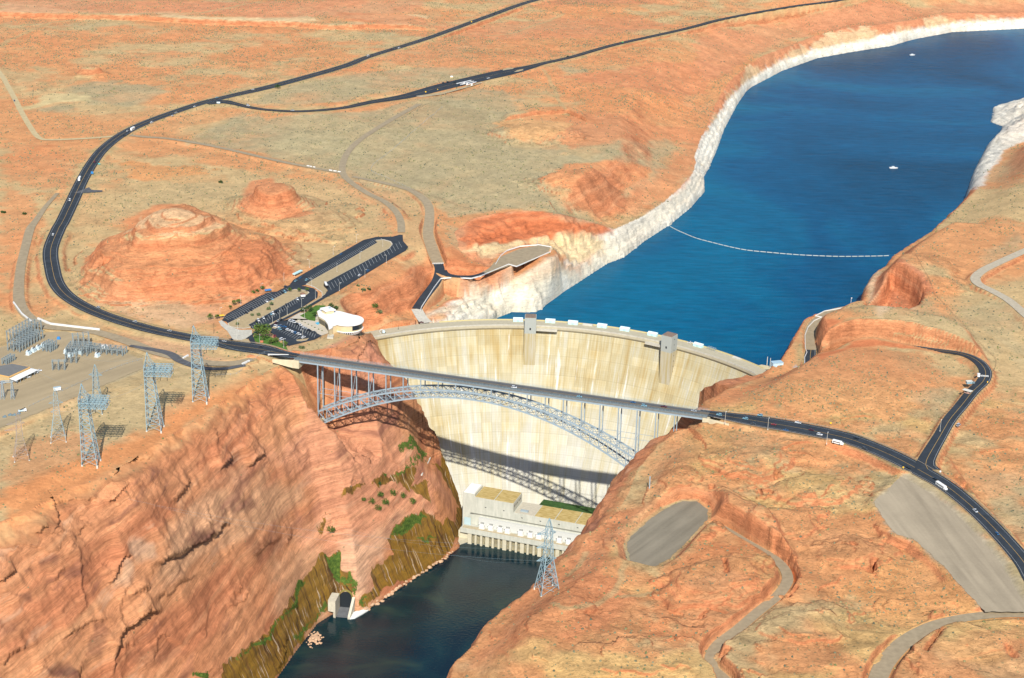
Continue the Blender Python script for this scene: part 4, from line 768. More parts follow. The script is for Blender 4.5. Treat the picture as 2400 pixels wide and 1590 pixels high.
# ------------------------------------------------------------------ builders
class MB:
    def __init__(s): s.v = []; s.f = []; s.m = []
    def add(s, V, Fc, mi=0):
        o = len(s.v); s.v += [tuple(map(float, p)) for p in V]; s.f += [tuple(o+i for i in f) for f in Fc]; s.m += [mi]*len(Fc); return s
    def prism(s, P, z0, z1, mi=0, cap0=True):
        """vertical prism over a polygon; P is a list of (x, y)"""
        P = [tuple(p[:2]) for p in P]; a = sum(P[i][0]*P[(i+1) % len(P)][1]-P[(i+1) % len(P)][0]*P[i][1] for i in range(len(P)))
        if a < 0: P = P[::-1]
        n = len(P); V = [(*p, z0) for p in P]+[(*p, z1) for p in P]
        Fc = [(i, (i+1) % n, n+(i+1) % n, n+i) for i in range(n)]+[tuple(range(n, 2*n))]
        if cap0: Fc.append(tuple(range(n))[::-1])
        return s.add(V, Fc, mi)
    def box(s, c, sz, rz=0.0, mi=0, top=1.0):
        """box with its base centre at c; top scales the upper face"""
        x, y, z = c; a, b, h = sz[0]/2, sz[1]/2, sz[2]; ca, sa = cos(rz), sin(rz)
        V = []
        for zz, k in ((z, 1.0), (z+h, top)):
            for u, v in ((-a, -b), (a, -b), (a, b), (-a, b)): V.append((x+(u*ca-v*sa)*k, y+(u*sa+v*ca)*k, zz))
        return s.add(V, [(0, 3, 2, 1), (4, 5, 6, 7), (0, 1, 5, 4), (1, 2, 6, 5), (2, 3, 7, 6), (3, 0, 4, 7)], mi)
    def beam(s, a, b, w, mi=0, w2=None, h=None):
        a = Vector(a); b = Vector(b); d = (b-a)
        if d.length < 1e-6: return s
        d.normalize(); up = Vector((0, 0, 1)) if abs(d.z) < 0.95 else Vector((0, 1, 0)); r = d.cross(up).normalized(); u = r.cross(d).normalized(); V = []
        hh = h if h else w
        for p, ww in ((a, w), (b, w2 if w2 else w)):
            for i, j in ((-1, -1), (1, -1), (1, 1), (-1, 1)): V.append(p+r*i*ww/2+u*j*hh/2*(ww/w))
        return s.add(V, [(0, 1, 5, 4), (1, 2, 6, 5), (2, 3, 7, 6), (3, 0, 4, 7), (3, 2, 1, 0), (4, 5, 6, 7)], mi)
    def tube(s, a, b, r, n=8, mi=0, r2=None):
        a = Vector(a); b = Vector(b); d = (b-a).normalized(); up = Vector((0, 0, 1)) if abs(d.z) < 0.95 else Vector((0, 1, 0)); q = d.cross(up).normalized(); u = q.cross(d)
        V = []; r2 = r if r2 is None else r2
        for p, rr in ((a, r), (b, r2)):
            for i in range(n): t = 2*pi*i/n; V.append(p+q*cos(t)*rr+u*sin(t)*rr)
        return s.add(V, [(i, (i+1) % n, n+(i+1) % n, n+i) for i in range(n)]+[tuple(range(n))[::-1], tuple(range(n, 2*n))], mi)
    def build(s, name, mats, parent=None, smooth=False):
        me = bpy.data.meshes.new(name); me.from_pydata(s.v, [], s.f)
        for m in (mats if isinstance(mats, (list, tuple)) else [mats]): me.materials.append(m)
        me.polygons.foreach_set('material_index', s.m)
        if smooth: me.polygons.foreach_set('use_smooth', [True]*len(s.f))
        me.update(); o = bpy.data.objects.new(name, me); COL.objects.link(o); o.parent = parent; return o
def empty(name, loc, rz=0.0, label=None, cat=None, group=None):
    o = bpy.data.objects.new(name, None); COL.objects.link(o); o.location = loc; o.rotation_euler = (0, 0, rz); o.empty_display_size = 2; return tag(o, label, cat, group)
def children(o): return [c for c in bpy.data.objects if c.parent == o]
KIDS = {}
def reg_kids(root):       # remembers a thing's parts once, so that copies need no search
    KIDS[root.name] = [(c, [g for g in bpy.data.objects if g.parent == c]) for c in bpy.data.objects if c.parent == root]
def dup(root, loc, rz, label=None, group=None, scale=None, parts=True):
    r = root.copy(); COL.objects.link(r); r.location = loc; r.rotation_euler = (0, 0, rz)
    if scale: r.scale = scale
    if label: r['label'] = label
    if group: r['group'] = group
    if parts:
        for c, gs in KIDS.get(root.name, []):
            k = c.copy(); COL.objects.link(k); k.parent = r
            for g in gs: d = g.copy(); COL.objects.link(d); d.parent = k
    return r

M_conc = mat('concrete', (.50, .47, .39), .85, noise=.12, scale=.3); M_concw = mat('pale_concrete', (.62, .60, .53), .85, noise=.10, scale=.25)
M_steel = mat('grey_steel', (.30, .37, .41), .55, 0.0, noise=.08, scale=.2); M_galv = mat('galvanised_steel', (.25, .36, .40), .5, 0.0, noise=.1, scale=.3)
M_asph = mat('asphalt', (.030, .038, .048), .85, noise=.22, scale=.12); M_asph2 = mat('worn_asphalt', (.10, .10, .105), .9, noise=.2, scale=.2)
M_grav = mat('gravel_road', lin(178,160,130,KA), .95, noise=.13, scale=.25); M_pgrav = mat('pale_gravel', lin(204,190,165,KA), .95, noise=.12, scale=.25); M_dirt = mat('dirt', lin(214,192,146,KA), .95, noise=.12, scale=.2)
M_white = mat('white_paint', (.80, .80, .78), .5); M_line = mat('road_paint_white', (.42, .43, .42), .7); M_yel = mat('road_paint_yellow', (.48, .30, .09), .7)
M_aqua = mat('aqua_steel', (.50, .74, .74), .5, noise=.05, scale=.4); M_dark = mat('dark', (.02, .025, .03), .4); M_glass = mat('dark_glass', (.02, .03, .04), .08, spec=.6)
M_tanw = mat('tan_wall', (.62, .50, .30), .8, noise=.06, scale=.4); M_roofw = mat('white_roof', (.82, .80, .77), .7, noise=.05, scale=.15); M_kerb = mat('kerb', (.52, .46, .36), .9, noise=.08, scale=.4)
M_lawn = mat('lawn', (.07, .15, .02), .95, noise=.3, scale=.25); M_leaf = mat('leaves', (.085, .135, .025), .9, noise=.45, scale=.5); M_leafd = mat('dark_leaves', (.035, .075, .018), .9, noise=.4, scale=.5); M_leafg = mat('grey_leaves', (.13, .165, .07), .9, noise=.35, scale=.6)
M_red = mat('red_paint', (.35, .03, .03), .4); M_blue = mat('blue_paint', (.04, .22, .52), .4); M_yellow = mat('yellow_paint', (.85, .50, .03), .5); M_trunk = mat('bark', (.16, .11, .07), .9)
M_bark = M_trunk

# ------------------------------------------------------------------ roads
def ribbon(name, S, w0, w1, off, m, kind='structure'):
    """strip along a spline between two side offsets (fractions of the half width, or metres)"""
    P = S[:, :3]; d = np.gradient(P[:, :2], axis=0); d /= np.linalg.norm(d, axis=1)[:, None]+1e-9; n = np.c_[d[:, 1], -d[:, 0]]
    hw = S[:, 3]/2
    a = P[:, :2]+n*(w0(hw))[:, None]; b = P[:, :2]+n*(w1(hw))[:, None]
    V = [(x, y, z+off) for (x, y), z in zip(a, P[:, 2])]+[(x, y, z+off) for (x, y), z in zip(b, P[:, 2])]; k = len(P)
    me = bpy.data.meshes.new(name); me.from_pydata(V, [], [(i+1, i, k+i, k+i+1) for i in range(k-1)]); me.materials.append(m); me.update()
    if len(me.polygons) and me.polygons[0].normal.z < 0: me.flip_normals()
    o = bpy.data.objects.new(name, me); COL.objects.link(o); tag(o, kind=kind); return o
RM_ = {'asphalt': M_asph, 'gravelroad': M_grav, 'palegravel': M_pgrav, 'dirt': M_dirt, 'concrete': M_conc, 'oldasphalt': M_asph2}
PAVE = {}
for i, (k, r) in enumerate(R_.items()):
    base = 'road' if r['mat'] in ('asphalt', 'oldasphalt', 'concrete') else 'track'
    PAVE[k] = ribbon(k if k.endswith(('road', 'track', 'lane')) else k, r['S'], lambda h: -h, lambda h: h, 0.0+0.012*i, RM_[r['mat']])
def marks(name, r, fr, w, m, lo=0, hi=None):
    S = R_[r]['S'][lo:hi]; ribbon(name, S, lambda h: fr*h-w/2, lambda h: fr*h+w/2, 0.012*list(R_).index(r)+0.05, m)
for rn in ('highway_west', 'highway_east'):
    marks('edge_line', rn, .76, .2, M_line); marks('edge_line', rn, -.76, .2, M_line); marks('centre_line', rn, 0.0, .34, M_yel)
marks('centre_line', 'dam_access_road', 0.0, .35, M_yel); marks('edge_line', 'dam_access_road', .8, .25, M_line); marks('centre_line', 'lakeshore_road', 0.0, .3, M_yel)
def heading(px, py, dx, dy, z=210.0):
    a = at(px, py, z); b = at(px+dx, py+dy, z); return math.atan2(b[1]-a[1], b[0]-a[0])
def flat(name, pts, z, m, off=0.0):
    P = [at(a, b, z)[:2] for a, b in pts]
    if 'gravel' in name or 'pad' in name or name == 'yard':      # graded gravel has a ragged edge
        Q = []; r = random.Random(len(pts))
        for i in range(len(P)):
            a = np.array(P[i]); b = np.array(P[(i+1) % len(P)]); n = max(1, int(np.linalg.norm(b-a)/2.2)); d = (b-a)/max(1e-6, np.linalg.norm(b-a)); o = 0
            for k in range(n): o = o*.6+r.uniform(-.7, .7); Q.append(tuple(a+(b-a)*k/n+np.array([-d[1], d[0]])*o))
        P = Q
    return poly_obj(name, P, z+off, m)
flat('parking_lot', upper_lot, ZL, M_asph, .00); flat('parking_lot', lower_lot, ZL, M_asph, .03); flat('parking_lot', front_lot, ZL, M_asph, .06); flat('approach_road', link_road, ZL, M_asph, .09); flat('turn_lane', turn_lane, 211., M_asph, .02)
flat('driveway', pad_conc, ZL, M_conc, .12); flat('lawn', lawn_front, ZL, M_lawn, .18); flat('lawn', lawn_back, ZL, M_lawn, .18); flat('plaza', plaza, ZL, M_kerb, .14)
flat('overlook', overlook, 193., M_grav, .05)
def tracked(name, c, ax, sc=.05, k=(.80, 1.12)):
    m, N, B = new_mat(name); p = N.n('ShaderNodeNewGeometry').outputs['Position']; r = N.n('ShaderNodeMapping', {'Vector': N.n('ShaderNodeMapping', {'Vector': p, 'Rotation': (0, 0, -ax)}).outputs[0], 'Scale': (sc*.12, sc*1.6, 1)}).outputs[0]
    a = N.n('ShaderNodeTexNoise', {'Vector': r, 'Scale': 1.6, 'Detail': 5.0, 'Distortion': .6}).outputs[0]; b = N.n('ShaderNodeTexNoise', {'Vector': p, 'Scale': .05, 'Detail': 5.0}).outputs[0]; f = N.n('ShaderNodeTexNoise', {'Vector': p, 'Scale': .5, 'Detail': 4.0}).outputs[0]
    v = N.math('ADD', N.math('MULTIPLY', a, .6), N.math('ADD', N.math('MULTIPLY', b, .25), N.math('MULTIPLY', f, .15)))
    N.t.links.new(N.n('ShaderNodeVectorMath', {0: [float(q) for q in c], 'Scale': N.n('ShaderNodeMapRange', {0: v, 1: .36, 2: .64, 3: k[0], 4: k[1]}).outputs[0]}, operation='SCALE').outputs[0], B.inputs['Base Color']); B.inputs['Roughness'].default_value = .95; B.inputs['Specular IOR Level'].default_value = .1; return m
_a0 = at(1620+1600-1600, 1120, 210.); _g = heading(2120, 1150, 180, 230, 210.5)
flat('gravel_lot', gravel_lot, 210.5, tracked('lot_gravel', lin(188,172,146,KA), _g), -.1)
flat('track_pad', oval, 200., tracked('pad_gravel', lin(158,148,128,KA), heading(1480, 1300, 150, -110, 200.), .06), -.1)
M_yard = tracked('yard_gravel', lin(190,170,136,KA), heading(100, 960, 200, -70, 209.), .04, (.86, 1.1)); flat('yard', yard, 209., M_yard, -.12)
def island(pts, z=ZL, m=None):
    P = [at(a, b, z)[:2] for a, b in pts]; o = MB().prism(P, z, z+.30, 0).build('traffic_island', [M_kerb]); o['kind'] = 'structure'
    c = np.mean(P, 0); Q = [tuple(c+(np.array(p)-c)*0.975) for p in P]; poly_obj('island_gravel', Q, z+.36, m or mat('island_gravel', lin(196,174,134,KA), .95, noise=.1, scale=.3))
island(island_up); island(island_low); island(C(480, 540, K4, [(1015,1218),(1060,1212),(1130,1205),(1155,1198),(1130,1222),(1070,1232),(1020,1230)])); island(C(480, 540, K4, [(745,1085),(775,1060),(850,1045),(860,1052),(830,1075),(780,1092)]))
island(C(480, 540, K4, [(395,1225),(455,1205),(485,1215),(500,1250),(560,1280),(480,1275),(400,1250)]), 210.6); island(C(480, 540, K4, [(712,1044),(880,958),(1085,856),(1300,738),(1304,744),(1090,868),(884,972),(730,1050)])); 
island(C(1040, 150, 9.8625, [(1365,155),(1370,130),(1480,92),(1620,95),(1600,115),(1480,130)]), 211.12); island(C(1040, 150, 9.8625, [(1630,185),(1700,150),(1830,125),(1840,145),(1740,175)]), 211.12); island(C(800, 0, T, [(520,668),(700,642),(820,612),(960,572),(978,575),(900,600),(700,655),(560,674)]), 211.12)
# bay lines of the lots
bl = MB()
def bays(p0, p1, dv, n, w=.28):
    """n short lines from p0 to p1 (photo points), each reaching by dv (photo pixels)"""
    for i in range(n):
        t = i/(n-1); a = at(p0[0]+(p1[0]-p0[0])*t, p0[1]+(p1[1]-p0[1])*t, ZL); b = at(p0[0]+(p1[0]-p0[0])*t+dv[0], p0[1]+(p1[1]-p0[1])*t+dv[1], ZL)
        bl.beam((a[0], a[1], ZL+.155), (b[0], b[1], ZL+.155), w, h=.02)
def c4(x, y): return (480+x/K4, 540+y/K4)
bays(c4(1180,552), c4(1905,130), (-6.5,-5.5), 42); bays(c4(1405,662), c4(2185,190), (-7,-13), 24); bays(c4(215,965), c4(700,690), (11,6.5), 24)
bays(c4(345,992), c4(930,672), (-6.5,-6), 26); bays(c4(520,1058), c4(1050,735), (5,9), 24); bays(c4(775,1098), c4(1010,1215), (11,-8), 11); bays(c4(930,1005), c4(1230,1150), (-4,9), 13)
tag(bl.build('bay_lines', M_line), kind='structure')

# ------------------------------------------------------------------ the dam
dm, N, B = new_mat('dam_concrete')
pos = N.n('ShaderNodeNewGeometry').outputs['Position']; sp = N.n('ShaderNodeSeparateXYZ', {0: pos}); uv = N.n('ShaderNodeUVMap', uv_map='lay').outputs[0]; us = N.n('ShaderNodeSeparateXYZ', {0: uv})
def stripe(sx, sz, det=4, loc=0): 
    v = N.n('ShaderNodeCombineXYZ', {0: N.math('MULTIPLY', us.outputs[0], sx), 1: N.math('MULTIPLY', us.outputs[1], sz), 2: float(loc)}).outputs[0]
    return N.n('ShaderNodeTexNoise', {'Vector': v, 'Scale': 1.0, 'Detail': float(det), 'Roughness': .62}).outputs[0]
A1 = stripe(.10, .008, 4, 1); A2 = stripe(.42, .016, 4, 2); A3 = stripe(.02, .02, 3, 3); A4 = stripe(1.3, .05, 3, 4)
upm = N.n('ShaderNodeMapRange', {0: us.outputs[1], 1: 20., 2: 170., 3: -.10, 4: .14}).outputs[0]
v = N.math('ADD', N.math('ADD', N.math('MULTIPLY', A1, .5), N.math('MULTIPLY', A2, .5)), N.math('ADD', upm, N.math('MULTIPLY', N.math('SUBTRACT', A3, .5), .5)))
dc = N.ramp(v, [(.34, lin(218,216,204,KA)), (.48, lin(214,208,184,KA)), (.60, lin(208,195,156,KA)), (.74, lin(192,168,116,KA))])
wt = N.n('ShaderNodeMapRange', {0: stripe(.16, .012, 5, 9), 1: .60, 2: .66, 3: 0., 4: .85}).outputs[0]; dc = N.mixc(wt, dc, rgba(lin(240,238,228,KA)))
# block joints: lifts every 2.3 m and columns every 12 m, with single blocks a shade apart
lf = N.math('FRACT', N.math('DIVIDE', us.outputs[1], 2.3)); cj = N.math('FRACT', N.math('DIVIDE', us.outputs[0], 12.2))
j = N.math('MAXIMUM', N.math('MULTIPLY', N.math('LESS_THAN', lf, .09), .7), N.math('MAXIMUM', N.math('LESS_THAN', cj, .045), N.math('MULTIPLY', N.math('LESS_THAN', N.math('FRACT', N.math('DIVIDE', us.outputs[1], 18.4)), .035), .9)))
bk = N.n('ShaderNodeTexWhiteNoise', {0: N.n('ShaderNodeCombineXYZ', {0: N.math('FLOOR', N.math('DIVIDE', us.outputs[0], 12.2)), 1: N.math('FLOOR', N.math('DIVIDE', us.outputs[1], 9.2)), 2: 0.}).outputs[0]}, noise_dimensions='3D').outputs[0]
kf = N.math('MULTIPLY', N.math('MULTIPLY_ADD', bk, .16, .92), N.math('SUBTRACT', 1.0, N.math('MULTIPLY', j, .15)))
kf = N.math('MULTIPLY', kf, N.n('ShaderNodeMapRange', {0: A4, 1: .3, 2: .7, 3: .92, 4: 1.06}).outputs[0])
N.t.links.new(N.n('ShaderNodeVectorMath', {0: dc, 'Scale': kf}, operation='SCALE').outputs[0], B.inputs['Base Color']); B.inputs['Roughness'].default_value = .9; B.inputs['Specular IOR Level'].default_value = .15
N.t.links.new(N.n('ShaderNodeBump', {'Height': j, 'Strength': .3, 'Distance': -.3}).outputs[0], B.inputs['Normal'])
dam = empty('arch_dam', (DC[0], DC[1]+289, 0), 0, 'tall curved concrete arch dam with tan streaked face holding back the blue lake', 'dam')
dam_loc = dam.location
def arc_part(name, prof, a0, a1, na, m, uvs=False, offs=None):
    """sweep a closed profile of (r, z) along the dam's arc"""
    n = len(prof); V = []; Fc = []; UV = []
    for i in range(na+1):
        a = a0+(a1-a0)*i/na
        for r, z in prof: V.append((DC[0]+r*sin(a)-dam_loc[0], DC[1]+r*cos(a)-dam_loc[1], z)); UV.append((a*289, z))
    for i in range(na):
        for k in range(n):
            k2 = (k+1) % n; Fc.append((i*n+k, i*n+k2, (i+1)*n+k2, (i+1)*n+k))
    Fc += [tuple(range(n)), tuple(range(na*n, na*n+n))[::-1]]
    me = bpy.data.meshes.new(name); me.from_pydata(V, [], Fc); me.materials.append(m)
    if uvs:
        l = me.uv_layers.new(name='lay'); li = np.empty(len(me.loops), np.int32); me.loops.foreach_get('vertex_index', li); l.data.foreach_set('uv', np.array(UV, np.float32)[li].ravel())
    me.update(); import bmesh
    bm = bmesh.new(); bm.from_mesh(me); bmesh.ops.recalc_face_normals(bm, faces=bm.faces); bm.to_mesh(me); bm.free()
    o = bpy.data.objects.new(name, me); COL.objects.link(o); o.parent = dam; return o
zs = np.linspace(173, -8, 40)
arc_part('face', [(float(dam_r(z)), float(z)) for z in zs]+[(304, -8), (300, 173)], -0.60, 1.03, 150, dm, True)
arc_part('crest_roadway', [(286.6, 173.02), (285.6, 174.6), (285.6, CREST), (303.5, CREST), (303.5, 173.02)], -0.585, .965, 120, mat('crest_concrete', lin(206,196,168,KA), .85, noise=.08, scale=.3))
arc_part('parapet', [(285.7, CREST+.002), (285.7, CREST+1.3), (286.3, CREST+1.3), (286.3, CREST+.002)], -0.575, .95, 120, M_conc)
arc_part('parapet', [(302.6, CREST+.002), (302.6, CREST+1.1), (303.2, CREST+1.1), (303.2, CREST+.002)], -0.30, .93, 120, mat('parapet_yellow', lin(222,206,150,KA), .8))
def pol(r, a, z=0): return (DC[0]+r*sin(a), DC[1]+r*cos(a), z)
def ang(px, py=760, z=CREST): p = at(px, py, z); return math.atan2(p[0]-DC[0], p[1]-DC[1])
def dloc(p): return (p[0]-dam_loc[0], p[1]-dam_loc[1], p[2])
def radial_box(mb, a, r0, r1, w, z0, z1, mi=0, w1=None):
    h = w/2; t = (cos(a), -sin(a)); P = []
    for r, s_ in ((r0, -1), (r0, 1), (r1, 1), (r1, -1)): P.append((DC[0]+r*sin(a)+t[0]*h*s_-dam_loc[0], DC[1]+r*cos(a)+t[1]*h*s_-dam_loc[1]))
    return mb.prism(P, z0, z1, mi)
tw_m, N, B = new_mat('tower_concrete'); pos = N.n('ShaderNodeNewGeometry').outputs['Position']; zc_ = N.n('ShaderNodeSeparateXYZ', {0: pos}).outputs[2]
nn = N.n('ShaderNodeTexNoise', {'Vector': N.n('ShaderNodeMapping', {'Vector': pos, 'Scale': (.5, .5, .04)}).outputs[0], 'Scale': 1.0, 'Detail': 4.0}).outputs[0]
tc_ = N.mixc(N.n('ShaderNodeMapRange', {0: zc_, 1: 172.5, 2: 173.5, 3: 0., 4: 1.}).outputs[0], N.ramp(nn, [(.35, lin(208,200,176,KA)), (.65, lin(196,178,130,KA))]), rgba(lin(186,190,182,KA)))
N.t.links.new(tc_, B.inputs['Base Color']); B.inputs['Roughness'].default_value = .9
for px, side in ((1243, 1), (1590, -1)):
    a = ang(px, 770 if px < 1400 else 800); mb = MB(); radial_box(mb, a, 273.5, 286, 12.2, 112, 190.5); tw = mb.build('elevator_tower', [tw_m], dam)
    mb = MB(); radial_box(mb, a, 274.1, 285.4, 11.0, 190.52, 191.1); mb.build('tower_roof', [mat('tower_roof_gravel', lin(150,128,112,KA), .9, noise=.2, scale=.6)], tw)
    mb = MB()
    for zt in range(8): mb = MB(); radial_box(mb, a+6.12/280*1.0, 279.3, 280.1, .12, 186-zt*6, 187.2-zt*6); mb.build('window', [M_dark], tw)
    mb = MB(); radial_box(mb, a, 273.38, 273.5, 1.6, 177, 179.4); mb.build('door', [M_dark], tw)
    mb = MB(); aa = a+side*0.062; radial_box(mb, aa, 280.5, 285.6, 22, 173.6, 175.2); radial_box(mb, aa, 280.5, 281, 22, 175.2, 176.4, 0)
    mb.build('viewing_platform', [M_conc], dam)
# hoist houses on the crest: things standing on the dam
HG = 'aqua gate hoist houses along the dam crest'
hl = [(1214, 'aqua hoist house just left of the left elevator tower on the dam crest'), (1291, 'first aqua hoist house right of the left elevator tower'), (1345, 'second aqua hoist house right of the left elevator tower'), (1415, 'third aqua hoist house right of the left elevator tower'), (1470, 'fourth aqua hoist house right of the left elevator tower'), (1538, 'fifth aqua hoist house, last before the right elevator tower'), (1579, 'aqua hoist house half hidden behind the right elevator tower'), (1651, 'aqua hoist house right of the right elevator tower, near parked vehicles')]
hh0 = empty('hoist_house', (0, 0, 0), 0, hl[0][1], 'hoist house', HG)
MB().add([(-5.2,-2.2,.003),(5.2,-2.2,.003),(5.2,2.2,.003),(-5.2,2.2,.003),(-5.2,-2.2,2.6),(5.2,-2.2,2.6),(5.2,2.2,3.2),(-5.2,2.2,3.2)], [(0,3,2,1),(0,1,5,4),(1,2,6,5),(2,3,7,6),(3,0,4,7),(4,5,6,7)]).build('wall', [M_aqua], hh0)
MB().add([(-5.4,-2.4,2.62),(5.4,-2.4,2.62),(4.9,1.0,3.9),(-4.9,1.0,3.9),(5.4,2.4,3.22),(-5.4,2.4,3.22)], [(0,1,2,3),(3,2,4,5),(0,3,5),(1,4,2),(0,5,4,1)]).build('roof', [mat('pale_aqua_roof', (.66,.82,.80), .45)], hh0)
MB().box((0, -2.26, .1), (2.4, .08, 2.0)).build('door', [mat('aqua_door', (.40,.60,.60), .5)], hh0)
reg_kids(hh0)
def py_crest(px):  # photo row of the upstream edge of the crest
    return np.interp(px, [1100,1214,1291,1345,1415,1470,1538,1579,1651,1786], [757,750,751,755,762,769,780,787,805,850])
for i, (px, lb) in enumerate(hl):
    a = ang(px, float(py_crest(px))); loc = pol(300.0, a, CREST+.01)
    if i == 0: hh0.location = loc; hh0.rotation_euler = (0, 0, -a)
    else: dup(hh0, loc, -a, lb, HG)
for px, nm, lb, sz in ((1380, 'crest_platform', 'flat grey concrete block between the second and third hoist houses on the dam crest', (11, 4, 1.2)), (1743, 'crest_platform', 'long low concrete block on the dam crest near the right end', (10, 4, 1.3))):
    a = ang(px, float(py_crest(px))); mb = MB(); mb.box((0, 0, 0), sz); mb.box((0, 0, sz[2]+.002), (sz[0]*.9, sz[1]*.7, .25), 0, 1); o = mb.build(nm, [M_conc, M_concw]); o.location = pol(300.4, a, CREST+.01); o.rotation_euler = (0, 0, -a); tag(o, lb, 'platform')
gr = empty('steel_trestle', pol(300.5, ang(1684, 814), CREST+.01), -ang(1684, 814), 'open grey steel frame standing on the dam crest right of the last hoist house', 'frame')
for x in (-4.5, -1.5, 1.5, 4.5):
    for y in (-1.4, 1.4): MB().beam((x, y, 0), (x, y, 3), .25).build('post', [M_steel], gr)
mb = MB()
for y in (-1.4, 1.4): mb.beam((-4.6, y, 3), (4.6, y, 3), .3)
for x in (-4.5, -1.5, 1.5, 4.5): mb.beam((x, -1.4, 3.01), (x, 1.4, 3.01), .25)
mb.build('beam', [M_steel], gr)
# intake ledge with two masts at the right end, and pale ledge
a_ = ang(1793, 862); led = empty('intake_ledge', pol(311, a_, 172), -a_, 'pale concrete ledge with two tall steel masts behind the right end of the dam', 'ledge')
MB().prism([(-9,-7.2),(7,-7.2),(9,-1),(6,3.5),(-3,2.5),(-9,-1)], 2.5, 4.5).build('slab', [mat('ledge_conc', lin(226,212,172,KA), .85, noise=.06, scale=.5)], led)
for x in (-2.2, 2.2): MB().tube((x, 0, 4.5), (x, 0, 15), .32, 8).build('mast', [M_concw], led)
# gantry house and rail beams by the right abutment
g0 = at(1836, 876, 183.); gh = empty('trash_rack_gantry', g0, 0.30, 'pale blue steel gantry with a raised cabin by the right end of the dam', 'gantry')
MB().box((-6, 4, 7), (11, 7, 4.2)).build('cabin', [mat('pale_blue_steel', (.46, .62, .70), .5, noise=.08, scale=.5)], gh); MB().box((-6, 4, 11.22), (11.4, 7.4, .35)).build('cabin_roof', [mat('blue_grey_roof', (.36, .50, .58), .6)], gh)
mb = MB(); mb.box((4, -1.5, 4.2), (26, 1.3, 2.6)); mb.box((4, 2.5, 4.2), (26, 1.3, 2.6))
for q in range(9): mb.box((-8+q*3, .5, 5.0), (.5, 2.7, .6))
mb.build('girder', [M_steel], gh)
for x in (-7.2, 12): MB().box((x, .4, -8), (3.2, 4.4, 12.1)).build('pier', [M_concw], gh)

# ------------------------------------------------------------------ power plant at the dam's foot
pa = np.array(at(1078.8, 1237.9, 16.5)[:2]); pb = np.array(at(1356.4, 1287.9, 16.5)[:2]); pu = (pb-pa)/np.linalg.norm(pb-pa); PR = math.atan2(pu[1], pu[0])
pp = empty('power_plant', (*pa, 0), PR, 'long white concrete power plant with tan roofs at the foot of the dam', 'power plant')
def ploc(px, py, z): p = np.array(at(px, py, z)[:2])-pa; return (float(p@pu), float(-p[0]*pu[1]+p[1]*pu[0]))
LEN = 172
M_pp, N, B = new_mat('power_plant_wall'); pos = N.n('ShaderNodeTexCoord').outputs['Object']; ps_ = N.n('ShaderNodeSeparateXYZ', {0: pos})
pan = N.math('MAXIMUM', N.math('LESS_THAN', N.math('FRACT', N.math('DIVIDE', ps_.outputs[0], 5.4)), .03), N.math('LESS_THAN', N.math('FRACT', N.math('DIVIDE', ps_.outputs[2], 3.2)), .04))
nz = N.n('ShaderNodeTexNoise', {'Vector': N.n('ShaderNodeMapping', {'Vector': pos, 'Scale': (.4, .4, .1)}).outputs[0], 'Scale': 1.0, 'Detail': 4.0}).outputs[0]
N.t.links.new(N.n('ShaderNodeVectorMath', {0: N.ramp(nz, [(.3, lin(204,206,192,KA)), (.7, lin(226,226,212,KA))]), 'Scale': N.math('SUBTRACT', 1.0, N.math('MULTIPLY', pan, .12))}, operation='SCALE').outputs[0], B.inputs['Base Color']); B.inputs['Roughness'].default_value = .85
M_tr, N, B = new_mat('tan_roof_gravel'); pos = N.n('ShaderNodeTexCoord').outputs['Object']; nz = N.n('ShaderNodeTexNoise', {'Vector': N.n('ShaderNodeMapping', {'Vector': pos, 'Scale': (.25, .7, 1)}).outputs[0], 'Scale': .8, 'Detail': 5.0}).outputs[0]
N.t.links.new(N.ramp(nz, [(.3, lin(176,150,84,KA)), (.5, lin(204,178,112,KA)), (.7, lin(222,200,140,KA))]), B.inputs['Base Color']); B.inputs['Roughness'].default_value = .95
DB = 7.0      # depth of the front deck
mb = MB(); mb.box((LEN/2, DB/2-.2+4, 12.2), (LEN, DB+8, 4.3)); mb.build('transformer_deck', [M_pp], pp)
mb = MB(); mb.box((LEN/2, 4.2, 16.52), (LEN-2, 7.6, .06)); mb.build('deck_surface', [mat('deck_tan', lin(206,192,160,KA), .9, noise=.1, scale=.4)], pp)
MB().box((LEN/2, -.05, 16.51), (LEN, .3, 1.1)).build('parapet', [M_pp], pp)
x_hi0 = ploc(1060+280/5.6, 1120+270/5.6, 47)[0]; x_hi1 = ploc(1060+790/5.6, 1120+360/5.6, 47)[0]
HB = 13.5; D_ = 27
hall = MB(); hall.prism([(x_hi0, HB), (x_hi1, HB), (x_hi1, HB+D_), (x_hi0, HB+D_)], 14, 47); hall.build('high_hall', [M_pp], pp)
MB().prism([(x_hi0-13, HB+1), (x_hi0-.003, HB+1), (x_hi0-.003, HB+D_-3), (x_hi0-13, HB+D_-3)], 6, 49.5).build('lift_tower', [M_pp], pp)
MB().prism([(x_hi0-12, HB+2), (x_hi0-1, HB+2), (x_hi0-1, HB+D_-4), (x_hi0-12, HB+D_-4)], 49.5, 50.3).build('lift_tower_roof', [M_roofw], pp)
MB().prism([(x_hi1+.003, HB), (LEN, HB), (LEN, HB+D_), (x_hi1+.003, HB+D_)], 14, 37).build('low_hall', [M_pp], pp)
def roofp(x0, x1, z, m): MB().prism([(x0+.5, HB+.7), (x1-.5, HB+.7), (x1-.5, HB+D_-.7), (x0+.5, HB+D_-.7)], z, z+.35).build('roof_panel', [m], pp)
xm = (x_hi0+x_hi1)/2; roofp(x_hi0, xm, 47, M_tr); roofp(xm, x_hi1, 47, M_tr)
xs_ = x_hi1+22; roofp(x_hi1+.5, xs_, 37, mat('grey_roof', lin(214,206,186,KA), .9, noise=.1, scale=.4))
